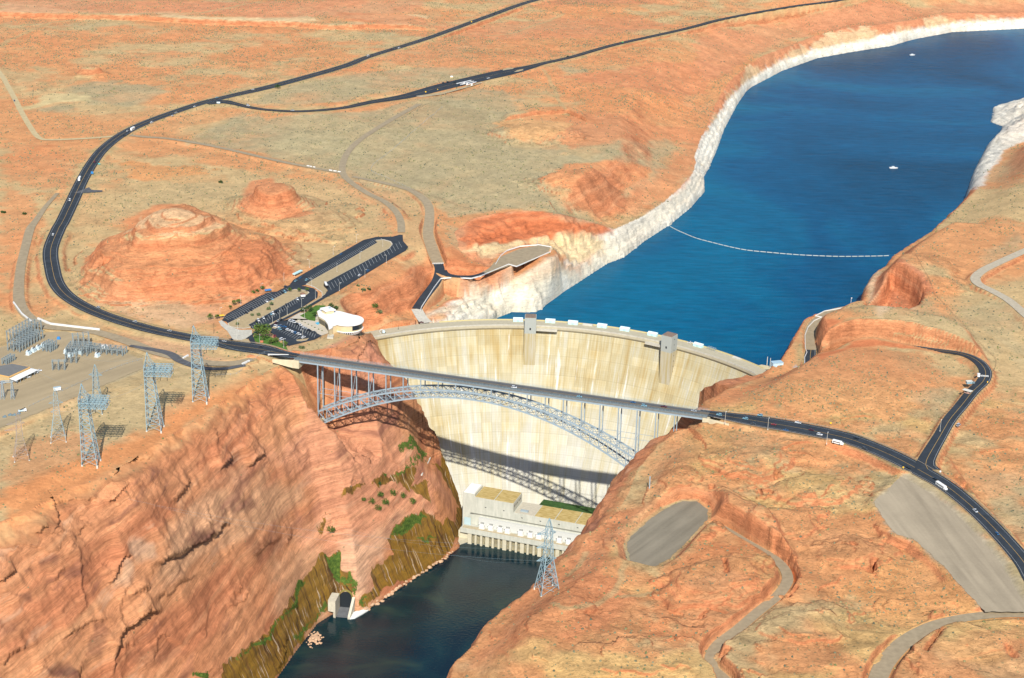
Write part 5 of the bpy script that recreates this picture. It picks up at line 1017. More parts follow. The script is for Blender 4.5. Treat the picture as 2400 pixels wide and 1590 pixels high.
while xs_ < LEN-20: roofp(xs_, xs_+21.5, 37, M_tr); xs_ += 21.5
MB().box(((x_hi1+10), HB+6, 37.4), (8, 3, 1.4)).build('roof_unit', [M_steel], pp)
for yy_ in (4, 8, 12, 18, 22): MB().box((x_hi1+.05, HB+yy_, 42), (.12, 1.7, 1.8)).build('window', [M_dark], pp)
for x in np.arange(x_hi0+12, LEN, 19.5): MB().box((x, HB-.05, 32.5 if x > x_hi1 else 37), (1.6, .14, .8)).build('vent', [M_dark], pp)
MB().box((LEN/2+x_hi0/2-2, HB-.5, 28.6), (LEN-x_hi0+4, 1.0, .5)).build('cornice', [mat('dark_conc', lin(150,150,138,KA), .85)], pp)
MB().box((LEN/2+x_hi0/2+2, HB-1.8, 16.6), (LEN-x_hi0-8, 3.4, 9.5)).build('firewall', [mat('firewall_grey', (.56,.57,.54), .7)], pp)
for i, x in enumerate(np.arange(10, LEN, 6.2)): MB().box((x, 2.6+(0 if i % 2 else -.6), -4), (2.2 if i % 3 else 4.0, 3.0, 16.2)).build('draft_tube_pier', [mat('pier_conc', lin(226,218,190,KA), .85, noise=.1, scale=.3)], pp); MB().box((LEN/2+3, 5.6, -4), (LEN-10, 3.6, 16.2)).build('draft_tube_wall', [mat('wall_stained', lin(222,210,172,KA), .9, noise=.15, scale=.2)], pp)
MB().prism([(-3, 3), (8, 4), (8, 14), (-3, 14)], -3, 12.2).prism([(-8, -9), (-3, -12), (7, 3.9), (-2.9, 4)], -3, 4.5).build('wing_wall', [mat('pier_conc')], pp)
MB().box((4, 10, 16.6), (7, .5, 8)).build('end_screen', [mat('screen_blue', (.42, .55, .58), .5)], pp)
xt = [ploc(1060+a/5.6, 1120+b/5.6, 17)[0] for a, b in [(400,650),(515,672),(635,695),(740,705),(905,745),(1025,775),(1140,790),(1415,835),(1535,855),(1655,885)]]
xt += [xt[-1]+11, xt[-1]+22]
trl = ['at the left end', 'second from the left', 'third from the left', 'fourth from the left', 'fifth from the left', 'sixth from the left', 'seventh, behind the lattice tower', 'eighth, just right of the lattice tower', 'ninth from the left', 'tenth from the left', 'eleventh from the left', 'at the right end']
t0 = empty('power_transformer', (0, 0, 0), PR, 'white power transformer on the power plant deck, at the left end', 'transformer', 'white transformers on the power plant deck')
MB().box((0, 0, .3), (4.4, 3.4, 4.2)).build('tank', [M_white], t0); MB().box((0, 0, 0), (6.2, 4.6, .28)).build('plinth', [M_concw], t0)
mb = MB()
for x in (-1.3, 0, 1.3): mb.tube((x, .5, 4.5), (x, .5, 6.6), .28, 6)
mb.build('bushing', [M_dark], t0); mb = MB()
for x in np.linspace(-1.9, 1.9, 7): mb.box((x, -1.9, .8), (.3, .4, 3.0))
mb.build('radiator', [M_white], t0); MB().tube((-2.9, .4, 5.2), (-2.9, -1.2, 5.2), .5, 8).tube((-2.9, -.4, 0.3), (-2.9, -.4, 4.8), .16, 6).build('oil_tank', [M_white], t0)
reg_kids(t0)
for i, x in enumerate(xt):
    w = pa+pu*x+np.array([-pu[1], pu[0]])*7.2
    if i == 0: t0.location = (*w, 16.6)
    else: dup(t0, (*w, 16.6), PR, 'white power transformer on the power plant deck, '+trl[i])
gb = [pa+pu*a+np.array([-pu[1], pu[0]])*b for a, b in [(58, HB+D_+.5), (175, HB+D_+.5), (180, HB+D_+48), (60, HB+D_+48)]]
gd = MB().prism([tuple(p) for p in gb], -6, 19.5).build('grass_terrace', [mat('toe_grass', (.035, .085, .02), .95, noise=.35, scale=.3)]); tag(gd, kind='structure')

# ------------------------------------------------------------------ the arch bridge
b0 = np.array([-184.0, 1617.0]); b1 = np.array([115.0, 1528.0]); bu = (b1-b0)/np.linalg.norm(b1-b0); bn = np.array([-bu[1], bu[0]]); BR = math.atan2(bu[1], bu[0]); PL = float(np.linalg.norm(b1-b0))/18
br = empty('arch_bridge', (*b0, DECK), BR, 'grey steel arch road bridge across the canyon in front of the dam', 'bridge')
def Bp(k, v, z): return (k*PL, v, z-DECK)          # v: metres behind the near rib
RW = 12.5
KL, KR = -1.35, 21.7
mb = MB(); mb.prism([(KL*PL, -1.2), (KR*PL, -1.2), (KR*PL, RW+1.2), (KL*PL, RW+1.2)], -.9, 0); mb.build('deck', [mat('deck_concrete', lin(146,145,139,KA), .85, noise=.08, scale=.3)], br)
MB().prism([(KL*PL, .9), (KR*PL, .9), (KR*PL, RW-.9), (KL*PL, RW-.9)], .003, .06).build('roadway', [mat('deck_asphalt', lin(104,105,105,KA), .85, noise=.1, scale=.15)], br)
MB().prism([(KL*PL, RW/2-.15), (KR*PL, RW/2-.15), (KR*PL, RW/2+.15), (KL*PL, RW/2+.15)], .062, .08).build('centre_line', [M_yel], br)
for v in (-.6, RW+.3): MB().prism([(KL*PL, v), (KR*PL, v), (KR*PL, v+.3), (KL*PL, v+.3)], -3.1, -.902).build('deck_girder', [M_steel], br)
for v in (-1.15, RW+1.05):
    mb = MB(); L0, L1 = KL*PL, KR*PL
    for z in (.5, .95, 1.35, 2.2): mb.beam((L0, v, z), (L1, v, z), .09)
    for x in np.arange(L0, L1, 3.2): mb.beam((x, v, 0), (x, v, 2.25), .1)
    mb.build('railing', [M_galv], br)
def lower(k): return 197-50*((k-9)/9)**2
def upper(k): return 203.8-42*((k-9)/9)**2
ks = np.arange(0, 18.01, .5)
for v in (0.0, RW):
    mb = MB()
    for i in range(len(ks)-1):
        a, b = ks[i], ks[i+1]; mb.beam(Bp(a, v, lower(a)), Bp(b, v, lower(b)), 1.25); mb.beam(Bp(a, v, upper(a)), Bp(b, v, upper(b)), 1.25)
    mb.build('arch_chords', [M_steel], br); mb = MB()
    for i, a in enumerate(ks):
        mb.beam(Bp(a, v, lower(a)), Bp(a, v, upper(a)), .55)
        if i < len(ks)-1:
            b = ks[i+1]
            if a < 9: mb.beam(Bp(a, v, upper(a)), Bp(b, v, lower(b)), .6)
            else: mb.beam(Bp(a, v, lower(a)), Bp(b, v, upper(b)), .6)
    mb.build('arch_web', [M_steel], br)
mb = MB()
for i, a in enumerate(ks):
    for f in (lower, upper):
        mb.beam(Bp(a, 0, f(a)), Bp(a, RW, f(a)), .45)
        if i < len(ks)-1: b = ks[i+1]; mb.beam(Bp(a, 0, f(a)), Bp(b, RW, f(b)), .35); mb.beam(Bp(a, RW, f(a)), Bp(b, 0, f(b)), .35)
    mb.beam(Bp(a, 0, lower(a)), Bp(a, RW, upper(a)), .28)
mb.build('arch_bracing', [M_steel], br)
foot = {19: 160, 20: 185, 21: 198}
for k in range(0, 21):
    zb = upper(k) if k <= 18 else foot[k]
    if zb > DECK-5.5: zb = DECK-6
    for v in (0.0, RW): MB().beam(Bp(k, v, zb), Bp(k, v, DECK-3.1), .95 if k in (0, 18) else .8, h=1.2).build('spandrel_column', [M_steel], br)
    MB().beam(Bp(k, -.8, DECK-3.5), Bp(k, RW+.8, DECK-3.5), .7, h=1.0).build('cap_beam', [M_steel], br)
for v in (0.0, RW):
    mb = MB(); mb.beam(Bp(0, v, 181), Bp(4.1, v, 181), .3).build('strut', [M_steel], br); mb = MB()
    mb.beam(Bp(13.9, v, 181), Bp(18.9, v, 181), .3); mb.build('strut', [M_steel], br); mb = MB()
for v in ():
    mb.beam(Bp(0, v, 181), Bp(4.1, v, 181), .3); mb.beam(Bp(13.9, v, 181), Bp(18.9, v, 181), .3); mb.beam(Bp(18, v, 166), Bp(18.9, v, 166), .3)
for k in (0, 1, 2, 3, 15, 16, 17, 18):
    mb = MB(); mb.beam(Bp(k, 0, upper(k)), Bp(k, RW, DECK-4), .28); mb.beam(Bp(k, 0, 181 if upper(k) < 181 else upper(k)+1), Bp(k, RW, 181 if upper(k) < 181 else upper(k)+1), .3); mb.build('cross_strut', [M_steel], br)
M_sk = mat('skewback_concrete', lin(232,218,184,KA), .85, noise=.1, scale=.3)
def block(name, k, v, z, w, d, h, lean, label, cat):
    p = b0+bu*(k*PL)+bn*v; mb = MB()
    V = [(-w/2-lean, -d/2, -h), (w/2-lean, -d/2, -h), (w/2-lean, d/2, -h), (-w/2-lean, d/2, -h), (-w/2, -d/2, 0), (w/2, -d/2, 0), (w/2, d/2, 0), (-w/2, d/2, 0)]
    mb.add(V, [(0,3,2,1),(4,5,6,7),(0,1,5,4),(1,2,6,5),(2,3,7,6),(3,0,4,7)]); o = mb.build(name, [M_sk]); o.location = (*p, z); o.rotation_euler = (0, 0, BR); return tag(o, label, cat)
block('arch_footing', -.15, 0, 149, 7, 5, 22, 5, 'near pale concrete footing under the left end of the bridge arch', 'footing'); block('arch_footing', -.15, RW, 149, 7, 5, 22, 5, 'far pale concrete footing under the left end of the bridge arch', 'footing')
block('arch_footing', 18.15, 0, 149, 6, 5, 20, -8, 'near pale concrete footing under the right end of the bridge arch', 'footing'); block('arch_footing', 18.15, RW, 149, 6, 5, 20, -8, 'far pale concrete footing under the right end of the bridge arch', 'footing')
def abut(k, lab, s):
    p = b0+bu*(k*PL); mb = MB(); mb.box((0, RW/2, -9), (6, RW+3.5, 8.0)); mb.add([(s*3, -2, -.9), (s*22, -7, -.9), (s*22, -6, -.9), (s*3, -1, -.9), (s*3, -2, -9), (s*22, -7, -4), (s*22, -6, -4), (s*3, -1, -9)], [(0,1,2,3),(4,7,6,5),(0,4,5,1),(1,5,6,2),(2,6,7,3),(3,7,4,0)])
    o = mb.build('bridge_abutment', [M_sk]); o.location = (*p, DECK); o.rotation_euler = (0, 0, BR); tag(o, lab, 'abutment')
abut(KL+.1, 'pale concrete abutment under the left end of the bridge deck', -1); abut(KR-.05, 'pale concrete abutment under the right end of the bridge deck', 1)
for k in (3, 6.2, 9.9, 13.6, 17.2, 20.6):
    pass

# ------------------------------------------------------------------ things on the ground
def G(px, py): p = gnd(px, py, H); return (float(p[0]), float(p[1]), float(p[2]))
def hz_(x, y): return float(sample(x, y))
def heading(px, py, dx, dy, z=ZL):
    a = at(px, py, z); b = at(px+dx, py+dy, z); return math.atan2(b[1]-a[1], b[0]-a[0])

# scrub: far too many bushes to count
pr = RNG.random((900000, 4)); yy = 1000+2650*np.sqrt(pr[:, 1]*(1-0.09)+0.09*pr[:, 1]**2); yy = np.sqrt(1000**2+(3700**2-1000**2)*pr[:, 1]); xx = (pr[:, 0]*2-1)*(0.32*yy+20)
dens = sample(xx, yy, SCR)*np.where(yy < 1900, 0.75, 1.0)*np.clip(.25+1.5*sst(fbm(xx, yy, 35, 3, 201)+.3*fbm(xx, yy, 9, 2, 202), -.5, .7), 0, 2); z0 = sample(xx, yy); sl = np.abs(sample(xx+1.5, yy)-z0)+np.abs(sample(xx, yy+1.5)-z0)
keep = (pr[:, 2] < dens*np.where(yy < 1900, .34, .24)) & (sl < 1.6) & (z0 > LAKE+8)
xx, yy, z0 = xx[keep], yy[keep], z0[keep]; n = len(xx); print('bushes', n)
rr = (0.35+0.85*RNG.random(n)**2.4)*(1+0.12*(yy > 2000)); hh = rr*(.6+.4*RNG.random(n)); K = 6
an = (np.arange(K)/K*2*pi)[None, :]+RNG.random((n, 1))*6; jr = rr[:, None]*(.65+.6*RNG.random((n, K)))
Vb = np.empty((n, K+K//2+0, 3)); Vb[:, :K, 0] = xx[:, None]+np.cos(an)*jr; Vb[:, :K, 1] = yy[:, None]+np.sin(an)*jr; Vb[:, :K, 2] = z0[:, None]-.1
a3 = an[:, ::2]; Vb[:, K:, 0] = xx[:, None]+np.cos(a3+.5)*jr[:, ::2]*.55; Vb[:, K:, 1] = yy[:, None]+np.sin(a3+.5)*jr[:, ::2]*.55; Vb[:, K:, 2] = (z0+hh)[:, None]*1.0+RNG.random((n, 3))*.25*hh[:, None]
tri = np.array([(0,1,6),(1,7,6),(1,2,7),(2,3,7),(3,8,7),(3,4,8),(4,5,8),(5,6,8),(5,0,6),(6,7,8)]); Fb = (np.arange(n)[:, None, None]*(K+3)+tri[None]).reshape(-1, 3)
me = bpy.data.meshes.new('desert_scrub'); Vb = Vb.reshape(-1, 3).astype(np.float32); me.vertices.add(len(Vb)); me.vertices.foreach_set('co', Vb.ravel()); me.loops.add(Fb.size); me.loops.foreach_set('vertex_index', Fb.ravel().astype(np.int32))
me.polygons.add(len(Fb)); me.polygons.foreach_set('loop_start', np.arange(0, Fb.size, 3, dtype=np.int32)); me.update(calc_edges=True)
sm, N, B = new_mat('scrub'); ri = N.n('ShaderNodeNewGeometry').outputs['Random Per Island']
N.t.links.new(N.ramp(ri, [(0., lin(92,98,78,KA)), (.3, lin(130,128,98,KA)), (.6, lin(148,142,108,KA)), (.8, lin(116,122,70,KA)), (1., lin(172,158,112,KA))]), B.inputs['Base Color']); B.inputs['Roughness'].default_value = .95
me.materials.append(sm); o = bpy.data.objects.new('desert_scrub', me); COL.objects.link(o); tag(o, 'low grey-green desert bushes scattered over the orange ground', 'scrub', kind='stuff')

def leaf_cloud(mb, blobs, n, size, mi=0, rnd=random):
    """crown of many small leaf-clump faces spread through the blobs' volume"""
    for _ in range(n):
        cx, cy, cz, r = rnd.choice(blobs); d = Vector((rnd.gauss(0, 1), rnd.gauss(0, 1), rnd.gauss(0, .8))).normalized()*(r*rnd.random()**.33); p = Vector((cx, cy, cz))+d
        s = size*(.6+.8*rnd.random()); a = Vector((rnd.uniform(-1, 1), rnd.uniform(-1, 1), rnd.uniform(-.6, .6))).normalized(); b = a.cross(Vector((rnd.uniform(-1, 1), rnd.uniform(-1, 1), rnd.uniform(-1, 1)))).normalized()
        mb.add([p-a*s-b*s*.5, p+a*s-b*s*.6, p+a*s*.7+b*s, p-a*s*.8+b*s*.7], [(0, 1, 2, 3)], mi)
def make_tree(loc, r, h, m, label, cat='tree', seed=1, group=None, name='tree', squat=.75, dens=1.0):
    rnd = random.Random(seed); t = empty(name, loc, 0, label, cat, group)
    th = h*.45; mb = MB(); mb.tube((0, 0, -.3), (0, 0, th), .035*h+.05, 7, 0, .022*h)
    bl = []
    for i in range(7):
        a = i*2*pi/6+rnd.random(); q = r*.55 if i < 6 else 0; z = h*(.55+.18*rnd.random()) if i < 6 else h*.78; bl.append((cos(a)*q, sin(a)*q, z, r*(.42+.2*rnd.random())*(squat+.25)))
        mb.beam((0, 0, th*.8), (cos(a)*q, sin(a)*q, z), .02*h, w2=.008*h)
    mb.build('trunk', [M_bark], t); mb = MB(); leaf_cloud(mb, bl, int((260 if r > 5 else 150)*dens*(r/3)**.8), .30+.035*r, 0, rnd); mb.build('crown', [m], t); return t
def pxm(py): return F/((CH-ZL)/ (-(ray(1200, py)[2])/np.linalg.norm(ray(1200, py)))) if False else np.interp(py, [0,200,400,600,800,1000,1200,1400], [1.22,1.5,1.78,2.07,2.35,2.64,2.92,3.2])
trees = [((945,690),2.3,5.5,M_leaf,'round green tree at the end of the lower parking island, left of three'), ((1050,690),2.3,5.5,M_leaf,'round green tree at the end of the lower parking island, middle of three'), ((1135,686),2.3,5.5,M_leaf,'round green tree at the end of the lower parking island, right of three'),
    ((535,722),2.5,5.8,M_leaf,'dark leafy tree on the left of the cluster above the lower parking lot'), ((582,700),2.2,5.0,M_leaf,'small tree in the middle of the cluster above the lower parking lot'), ((640,672),2.6,5.8,M_leaf,'leafy tree nearest the blue canopy above the lower parking lot'),
    ((325,838),2.9,6.2,M_leaf,'bushy green tree on the slope edge halfway along the lower parking lot'), ((378,818),2.6,5.8,M_leaf,'right hand tree of the pair halfway along the lower parking lot'), ((285,873),1.9,4.2,M_leaf,'small light tree below the pair at the edge of the lower parking lot'),
    ((60,990),3.0,6.4,M_leaf,'leafy tree at the far left, outside the lower parking lot'), ((138,986),2.4,5.4,M_leaf,'leafy tree beside the yellow canopy at the lower parking lot'),
    ((742,838),2.4,4.0,M_leafg,'grey-green desert tree on the lower parking island, right of the middle'), ((708,888),2.5,3.8,M_leafg,'wide grey-green desert tree at the middle of the lower parking island'), ((597,955),2.2,3.6,M_leafg,'pale desert tree on the lower parking island, right of a smaller one'), ((525,955),1.8,3.0,M_leafg,'smallest pale desert tree on the lower parking island'), ((362,1055),1.9,3.6,M_leafg,'small tree beside the lamp post at the left end of the lower parking island'),
    ((640,1205),9.8,15.0,M_leaf,'largest tree, wide green crown above the front lawn'), ((735,1268),3.2,6.0,M_leaf,'dark green tree on the front lawn, left of the smaller ones'), ((792,1250),3.0,6.4,M_leaf,'green tree next to the red-leaved tree on the front lawn'), ((884,1292),3.4,6.5,M_leaf,'flowering green tree at the right corner of the front lawn'),
    ((776,1208),2.0,4.6,mat('red_leaves', (.20,.03,.05), .9, noise=.4, scale=.6),'red-leaved tree beside the front parking lot'),
    ((1095,915),3.6,6.4,M_leafd,'dark tree left of the visitor centre on the back lawn, nearest the road'), ((1165,905),4.0,7.2,M_leafd,'dark tree in the middle of the back lawn row'), ((1225,970),2.6,6.8,M_leafd,'dark conical tree by the left corner of the visitor centre'), ((1400,870),3.4,6.2,M_leafd,'dark tree behind the square tower of the visitor centre'), ((1455,895),3.0,5.4,M_leafd,'dark tree behind the white roof of the visitor centre')]
for i, ((a, b), r, h, m, lb) in enumerate(trees):
    px, py = c4(a, b); make_tree(at(px, py, ZL), r, h, m, lb, 'tree', 30+i, 'trees around the visitor centre')
make_tree(G(651, 209), 4.5, 6.5, M_leafd, 'single dark tree beside the highway north of the road junction', 'tree', 90)
# bushes big enough to tell apart
bsh = [(c4(1822,672),2.2,'round dark bush on the slope behind the visitor centre road'), (c4(1760,680),2.8,'wide grey bush left of the round dark bush behind the visitor centre'), (c4(1700,625),1.8,'small grey bush nearest the upper lot on the slope behind the visitor centre'), (c4(1885,865),4.2,'broad green bush on the red slope between visitor centre and dam road'), (c4(1930,940),4.0,'broad grey-green bush below the green one on the red slope by the dam road'), (c4(1075,1315),3.0,'grey bush between the front parking lot and the bridge road'),
       (C(0,0,T,[(170,1490)])[0],2.8,'dark bush on the far left plain near the yard road'), ((8,500),3.0,'dark bush at the left edge of the photo'), (C(0,0,T,[(1530,1272)])[0],3.2,'dark olive bush on the flat left of the small butte'),
       (C(800,1060,T,[(200,360)])[0],5.0,'tall green bush at the left of the thicket on the lower canyon wall'), (C(800,1060,T,[(262,320)])[0],4.6,'upper left bush of the thicket on the lower canyon wall'), (C(800,1060,T,[(300,365)])[0],4.6,'bush in the middle of the thicket on the lower canyon wall'), (C(800,1060,T,[(250,405)])[0],4.4,'lowest bush of the thicket on the lower canyon wall'), (C(800,1060,T,[(355,300)])[0],5.0,'top bush of the thicket on the lower canyon wall'), (C(800,1060,T,[(425,315)])[0],3.8,'right hand bush of the thicket on the lower canyon wall'), (C(800,1060,T,[(490,360)])[0],4.4,'separate tall bush right of the thicket on the lower canyon wall'), (C(800,1060,T,[(150,360)])[0],3.0,'small bush at the left end of the thicket on the lower canyon wall'),
       (C(0,1060,T,[(2290,560)])[0],5.0,'bushy green clump on the canyon wall below the bridge footing'), (C(800,1060,T,[(262,235)])[0],2.2,'small green bush at the top of a dark stain on the canyon wall'), (C(800,1060,T,[(300,180)])[0],2.0,'small bush on the ledge line of the canyon wall'), (C(700,820,K4,[(1385,1180)])[0],3.4,'green bush at the dam foot edge on the canyon wall')]
for i, ((a, b), r, lb) in enumerate(bsh):
    rnd = random.Random(i+500); g = G(a, b); mb = MB(); leaf_cloud(mb, [(0, 0, r*.5, r*.75), (r*.5, 0, r*.4, r*.55), (-r*.5, .2*r, r*.4, r*.55)], int(60*r), .42, 0, rnd); o = mb.build('bush', [M_leafg if 'grey' in lb else (M_leafd if 'dark' in lb else M_leaf)]); o.location = g; tag(o, lb, 'bush')

# ------------------------------------------------------------------ visitor centre
vc = at(*c4(1590, 1120), ZL); ve = empty('visitor_centre', vc, 0, 'white-roofed round visitor centre with tan walls on the cliff edge beside the dam', 'building')
def vl(x, y, z): p = at(*c4(x, y), z); return (p[0]-vc[0], p[1]-vc[1])
RT = ZL+8.5; dc0 = vl(1588, 1000, RT); rx = (vl(1765, 1000, RT)[0]-vl(1415, 1000, RT)[0])/2
circ = lambda r, n=48, c=dc0: [(c[0]+r*cos(2*pi*i/n), c[1]+r*sin(2*pi*i/n)) for i in range(n)]
MB().prism(circ(rx-1.2), 1.2, 8.0).build('drum_wall', [M_tanw], ve)
MB().prism(circ(rx+.3), 8.0, 8.9).build('drum_roof', [M_roofw], ve)
mb = MB(); n = 48
for i in range(n):
    a = 2*pi*i/n
    if -1.25 < math.atan2(sin(a), cos(a)) < .9:
        a2 = 2*pi*(i+1)/n; P = [(dc0[0]+(rx-1.1)*cos(t), dc0[1]+(rx-1.1)*sin(t)) for t in (a, a2)]+[(dc0[0]+(rx-.9)*cos(t), dc0[1]+(rx-.9)*sin(t)) for t in (a2, a)]; mb.prism(P, 2.6, 7.6)
mb.build('window_band', [M_glass], ve); mb = MB()
for i in range(n):
    a = 2*pi*(i+.5)/n
    if math.atan2(sin(a), cos(a)) < .9 and math.atan2(sin(a), cos(a)) > -2.4: mb.beam((dc0[0]+(rx-3)*cos(a), dc0[1]+(rx-3)*sin(a), -2.5), (dc0[0]+(rx-.6)*cos(a), dc0[1]+(rx-.6)*sin(a), 1.2), .9)
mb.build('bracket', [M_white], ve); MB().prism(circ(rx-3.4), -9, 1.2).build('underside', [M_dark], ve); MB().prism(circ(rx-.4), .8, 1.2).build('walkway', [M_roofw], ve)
wing = [vl(1247, 897, RT), vl(1290, 872, RT), vl(1500, 898, RT), vl(1640, 935, RT), vl(1600, 1000, RT), vl(1420, 1060, RT), vl(1418, 1075, RT), vl(1378, 1100, RT), vl(1366, 1040, RT), vl(1330, 990, RT), vl(1262, 950, RT)]
MB().prism(wing, 7.6, 8.5).build('wing_roof', [M_roofw], ve); cw = np.mean(wing, 0); MB().prism([tuple(cw+(np.array(p)-cw)*.95) for p in wing], -1, 7.6).build('wing_wall', [M_tanw], ve)
mb = MB(); wl_ = [tuple(cw+(np.array(p)-cw)*.955) for p in wing]
for a, b in ((wl_[10], wl_[9]), (wl_[9], wl_[8])):
    for t in np.linspace(.1, .9, 6): mb.box((a[0]+(b[0]-a[0])*t, a[1]+(b[1]-a[1])*t, 1), (1.0, .5, 5), math.atan2(b[1]-a[1], b[0]-a[0]))
mb.build('window', [M_dark], ve)
tb = [vl(1277, 862, ZL+13), vl(1380, 842, ZL+13), vl(1452, 878, ZL+13), vl(1340, 897, ZL+13)]
MB().prism(tb, 12.2, 13.0).build('tower_roof', [M_roofw], ve); ct = np.mean(tb, 0); MB().prism([tuple(ct+(np.array(p)-ct)*.78) for p in tb], 8.5, 12.2).build('tower_wall', [M_tanw], ve); MB().box((ct[0]+2, ct[1]+1, 13.0), (2.2, 1.6, .9)).build('roof_unit', [M_galv], ve)
MB().box((*vl(1395, 1160, ZL+2), -3), (6, 9, 4)).build('terrace_wall', [M_conc], ve)
o = poly_obj('fountain_pool', [at(*c4(a, b), ZL)[:2] for a, b in [(1222,1030),(1262,1020),(1292,1038),(1250,1052)]], ZL+.25, mat('pool_blue', (.08,.42,.62), .1)); o2 = MB().prism([at(*c4(a, b), ZL)[:2] for a, b in [(1214,1030),(1262,1014),(1302,1038),(1250,1060)]], ZL, ZL+.2).build('pool_rim', [M_conc]); o['kind'] = 'structure'; o2['kind'] = 'structure'
for i, (a, b) in enumerate([(1043,998),(1080,1018),(1112,1035),(1150,1052),(1186,1070),(1222,1088),(1262,1108),(1300,1122)]):
    p = at(*c4(a, b), ZL); t = empty('planter', p, .3, 'small oval planter with a desert shrub on the plaza, %s counted from the road' % ['first','second','third','fourth','fifth','sixth','seventh','eighth'][i], 'planter', 'planters on the visitor centre plaza')
    MB().prism([(1.6*cos(q*pi/5), .8*sin(q*pi/5)) for q in range(10)], .15, .45).build('bed', [M_kerb], t); mb = MB(); leaf_cloud(mb, [(0, 0, .8, .7)], 26, .3, 0, random.Random(i)); mb.build('shrub', [M_leafg], t)
rb = MB(); rb.prism([(1.6*cos(q*pi/4)*(1+.2*(q % 2)), 1.0*sin(q*pi/4)) for q in range(8)], 0, 1.8); o = rb.build('boulder', [mat('red_rock', lin(220,134,104,KA), .9, noise=.15, scale=.8)]); o.location = at(*c4(632, 1245), ZL); tag(o, 'large reddish boulder on the front lawn beside a lamp post', 'boulder')
def canopy(px, py, sx, sy, m, label, rz):
    t = empty('canopy', at(px, py, ZL), rz, label, 'canopy'); MB().box((0, 0, 2.6), (sx, sy, .5), 0, 0, .9).build('roof', [m], t); mb = MB()
    for x in (-.4, .4):
        for y in (-.4, .4): mb.tube((x*sx, y*sy, 0), (x*sx, y*sy, 2.6), .1, 6)
    mb.build('post', [M_steel], t)
canopy(*c4(702, 688), 7, 4, M_blue, 'bright blue shade canopy beside the lower parking lot', .5); canopy(*c4(182, 972), 6.5, 3, M_yellow, 'small yellow shade canopy at the left end of the lower parking lot', .3)
t = empty('info_board', at(*c4(1030, 495), ZL), heading(*c4(1000, 490), 10, -5), 'long pale blue shelter roof beside the upper parking lot entrance', 'shelter'); MB().box((0, 0, 2.4), (15, 3.2, 1.0)).build('roof', [M_aqua], t); mb = MB(); [mb.tube((x, 0, -.3), (x, 0, 2.4), .15, 6) for x in (-6, 0, 6)]; mb.build('post', [M_white], t)
t = empty('booth', at(*c4(1088, 735), ZL), .4, 'small white hut with a brown roof on the lower parking island', 'hut'); MB().box((0, 0, .3), (4.6, 3.4, 2.6)).build('wall', [M_white], t); MB().box((0, 0, 2.9), (5.4, 4.2, 1.4), 0, 0, .3).build('roof', [mat('brown_roof', (.22,.12,.08), .8)], t)

# ------------------------------------------------------------------ vehicles
CM_ = {'white': mat('car_white', (.75,.76,.77), .3, spec=.5), 'silver': mat('car_silver', (.42,.45,.48), .3, spec=.5), 'black': mat('car_black', (.012,.014,.018), .25, spec=.5), 'blue': mat('car_blue', (.03,.12,.28), .3, spec=.5), 'red': mat('car_red', (.28,.025,.03), .3, spec=.5), 'dark grey': mat('car_grey', (.06,.07,.08), .3, spec=.5), 'light blue': mat('car_lblue', (.22,.42,.52), .3, spec=.5), 'maroon': mat('car_maroon', (.10,.015,.02), .3, spec=.5)}
M_tyre = mat('tyre', (.015,.015,.015), .9)
def body_profile(mb, pts, w, mi=0, inset=0.0):
    V = [(x, -w/2+inset*(z > 0), z) for x, z in pts]+[(x, w/2, z) for x, z in pts]; n = len(pts); return mb.add(V, [tuple(range(n)), tuple(range(n, 2*n))[::-1]]+[((i+1) % n, i, n+i, n+(i+1) % n) for i in range(n)], mi)
PROTO = {}
def proto(kind, colr):
    k = (kind, colr)
    if k in PROTO: return PROTO[k]
    M = CM_[colr]; root = empty({'car': 'car', 'suv': 'suv', 'pickup': 'pickup', 'van': 'van'}[kind], (0, 0, -500))
    L, Wd = {'car': (4.7, 1.85), 'suv': (4.9, 1.95), 'pickup': (5.6, 2.0), 'van': (5.6, 2.1)}[kind]; h = {'car': .82, 'suv': 1.0, 'pickup': 1.0, 'van': 1.1}[kind]; H_ = {'car': 1.42, 'suv': 1.8, 'pickup': 1.8, 'van': 2.2}[kind]; a = L/2
    mb = MB(); body_profile(mb, [(-a, .35), (a, .35), (a, h*.78), (a*.55, h), (-a, h)], Wd)
    roof = {'car': (-a*.62, -a*.38, a*.18, a*.5), 'suv': (-a*.95, -a*.85, a*.2, a*.5), 'pickup': (-a*.18, -a*.12, a*.25, a*.5), 'van': (-a*.97, -a*.95, a*.45, a*.7)}[kind]
    mb.build('body', [M], root); mb = MB(); w2 = Wd*.84
    mb.add([(roof[0], -Wd*.46, h), (roof[3], -Wd*.46, h), (roof[3], Wd*.46, h), (roof[0], Wd*.46, h), (roof[1], -w2/2, H_-.06), (roof[2], -w2/2, H_-.06), (roof[2], w2/2, H_-.06), (roof[1], w2/2, H_-.06)], [(0,1,5,4),(1,2,6,5),(2,3,7,6),(3,0,4,7)]); mb.build('window', [M_glass], root)
    mb = MB(); mb.prism([(roof[1], -w2/2), (roof[2], -w2/2), (roof[2], w2/2), (roof[1], w2/2)], H_-.055, H_); mb.build('roof', [M], root)
    if kind == 'pickup': MB().prism([(-a+.15, -Wd*.40), (-a*.2, -Wd*.40), (-a*.2, Wd*.40), (-a+.15, Wd*.40)], h+.003, h+.02).build('load_bed', [M_dark], root)
    for x in (-a*.62, a*.62):
        for y in (-Wd/2+.06, Wd/2-.06): MB().tube((x, y-.12, .34), (x, y+.12, .34), .34, 10).build('wheel', [M_tyre], root)
    reg_kids(root); PROTO[k] = [root, False]; return PROTO[k]
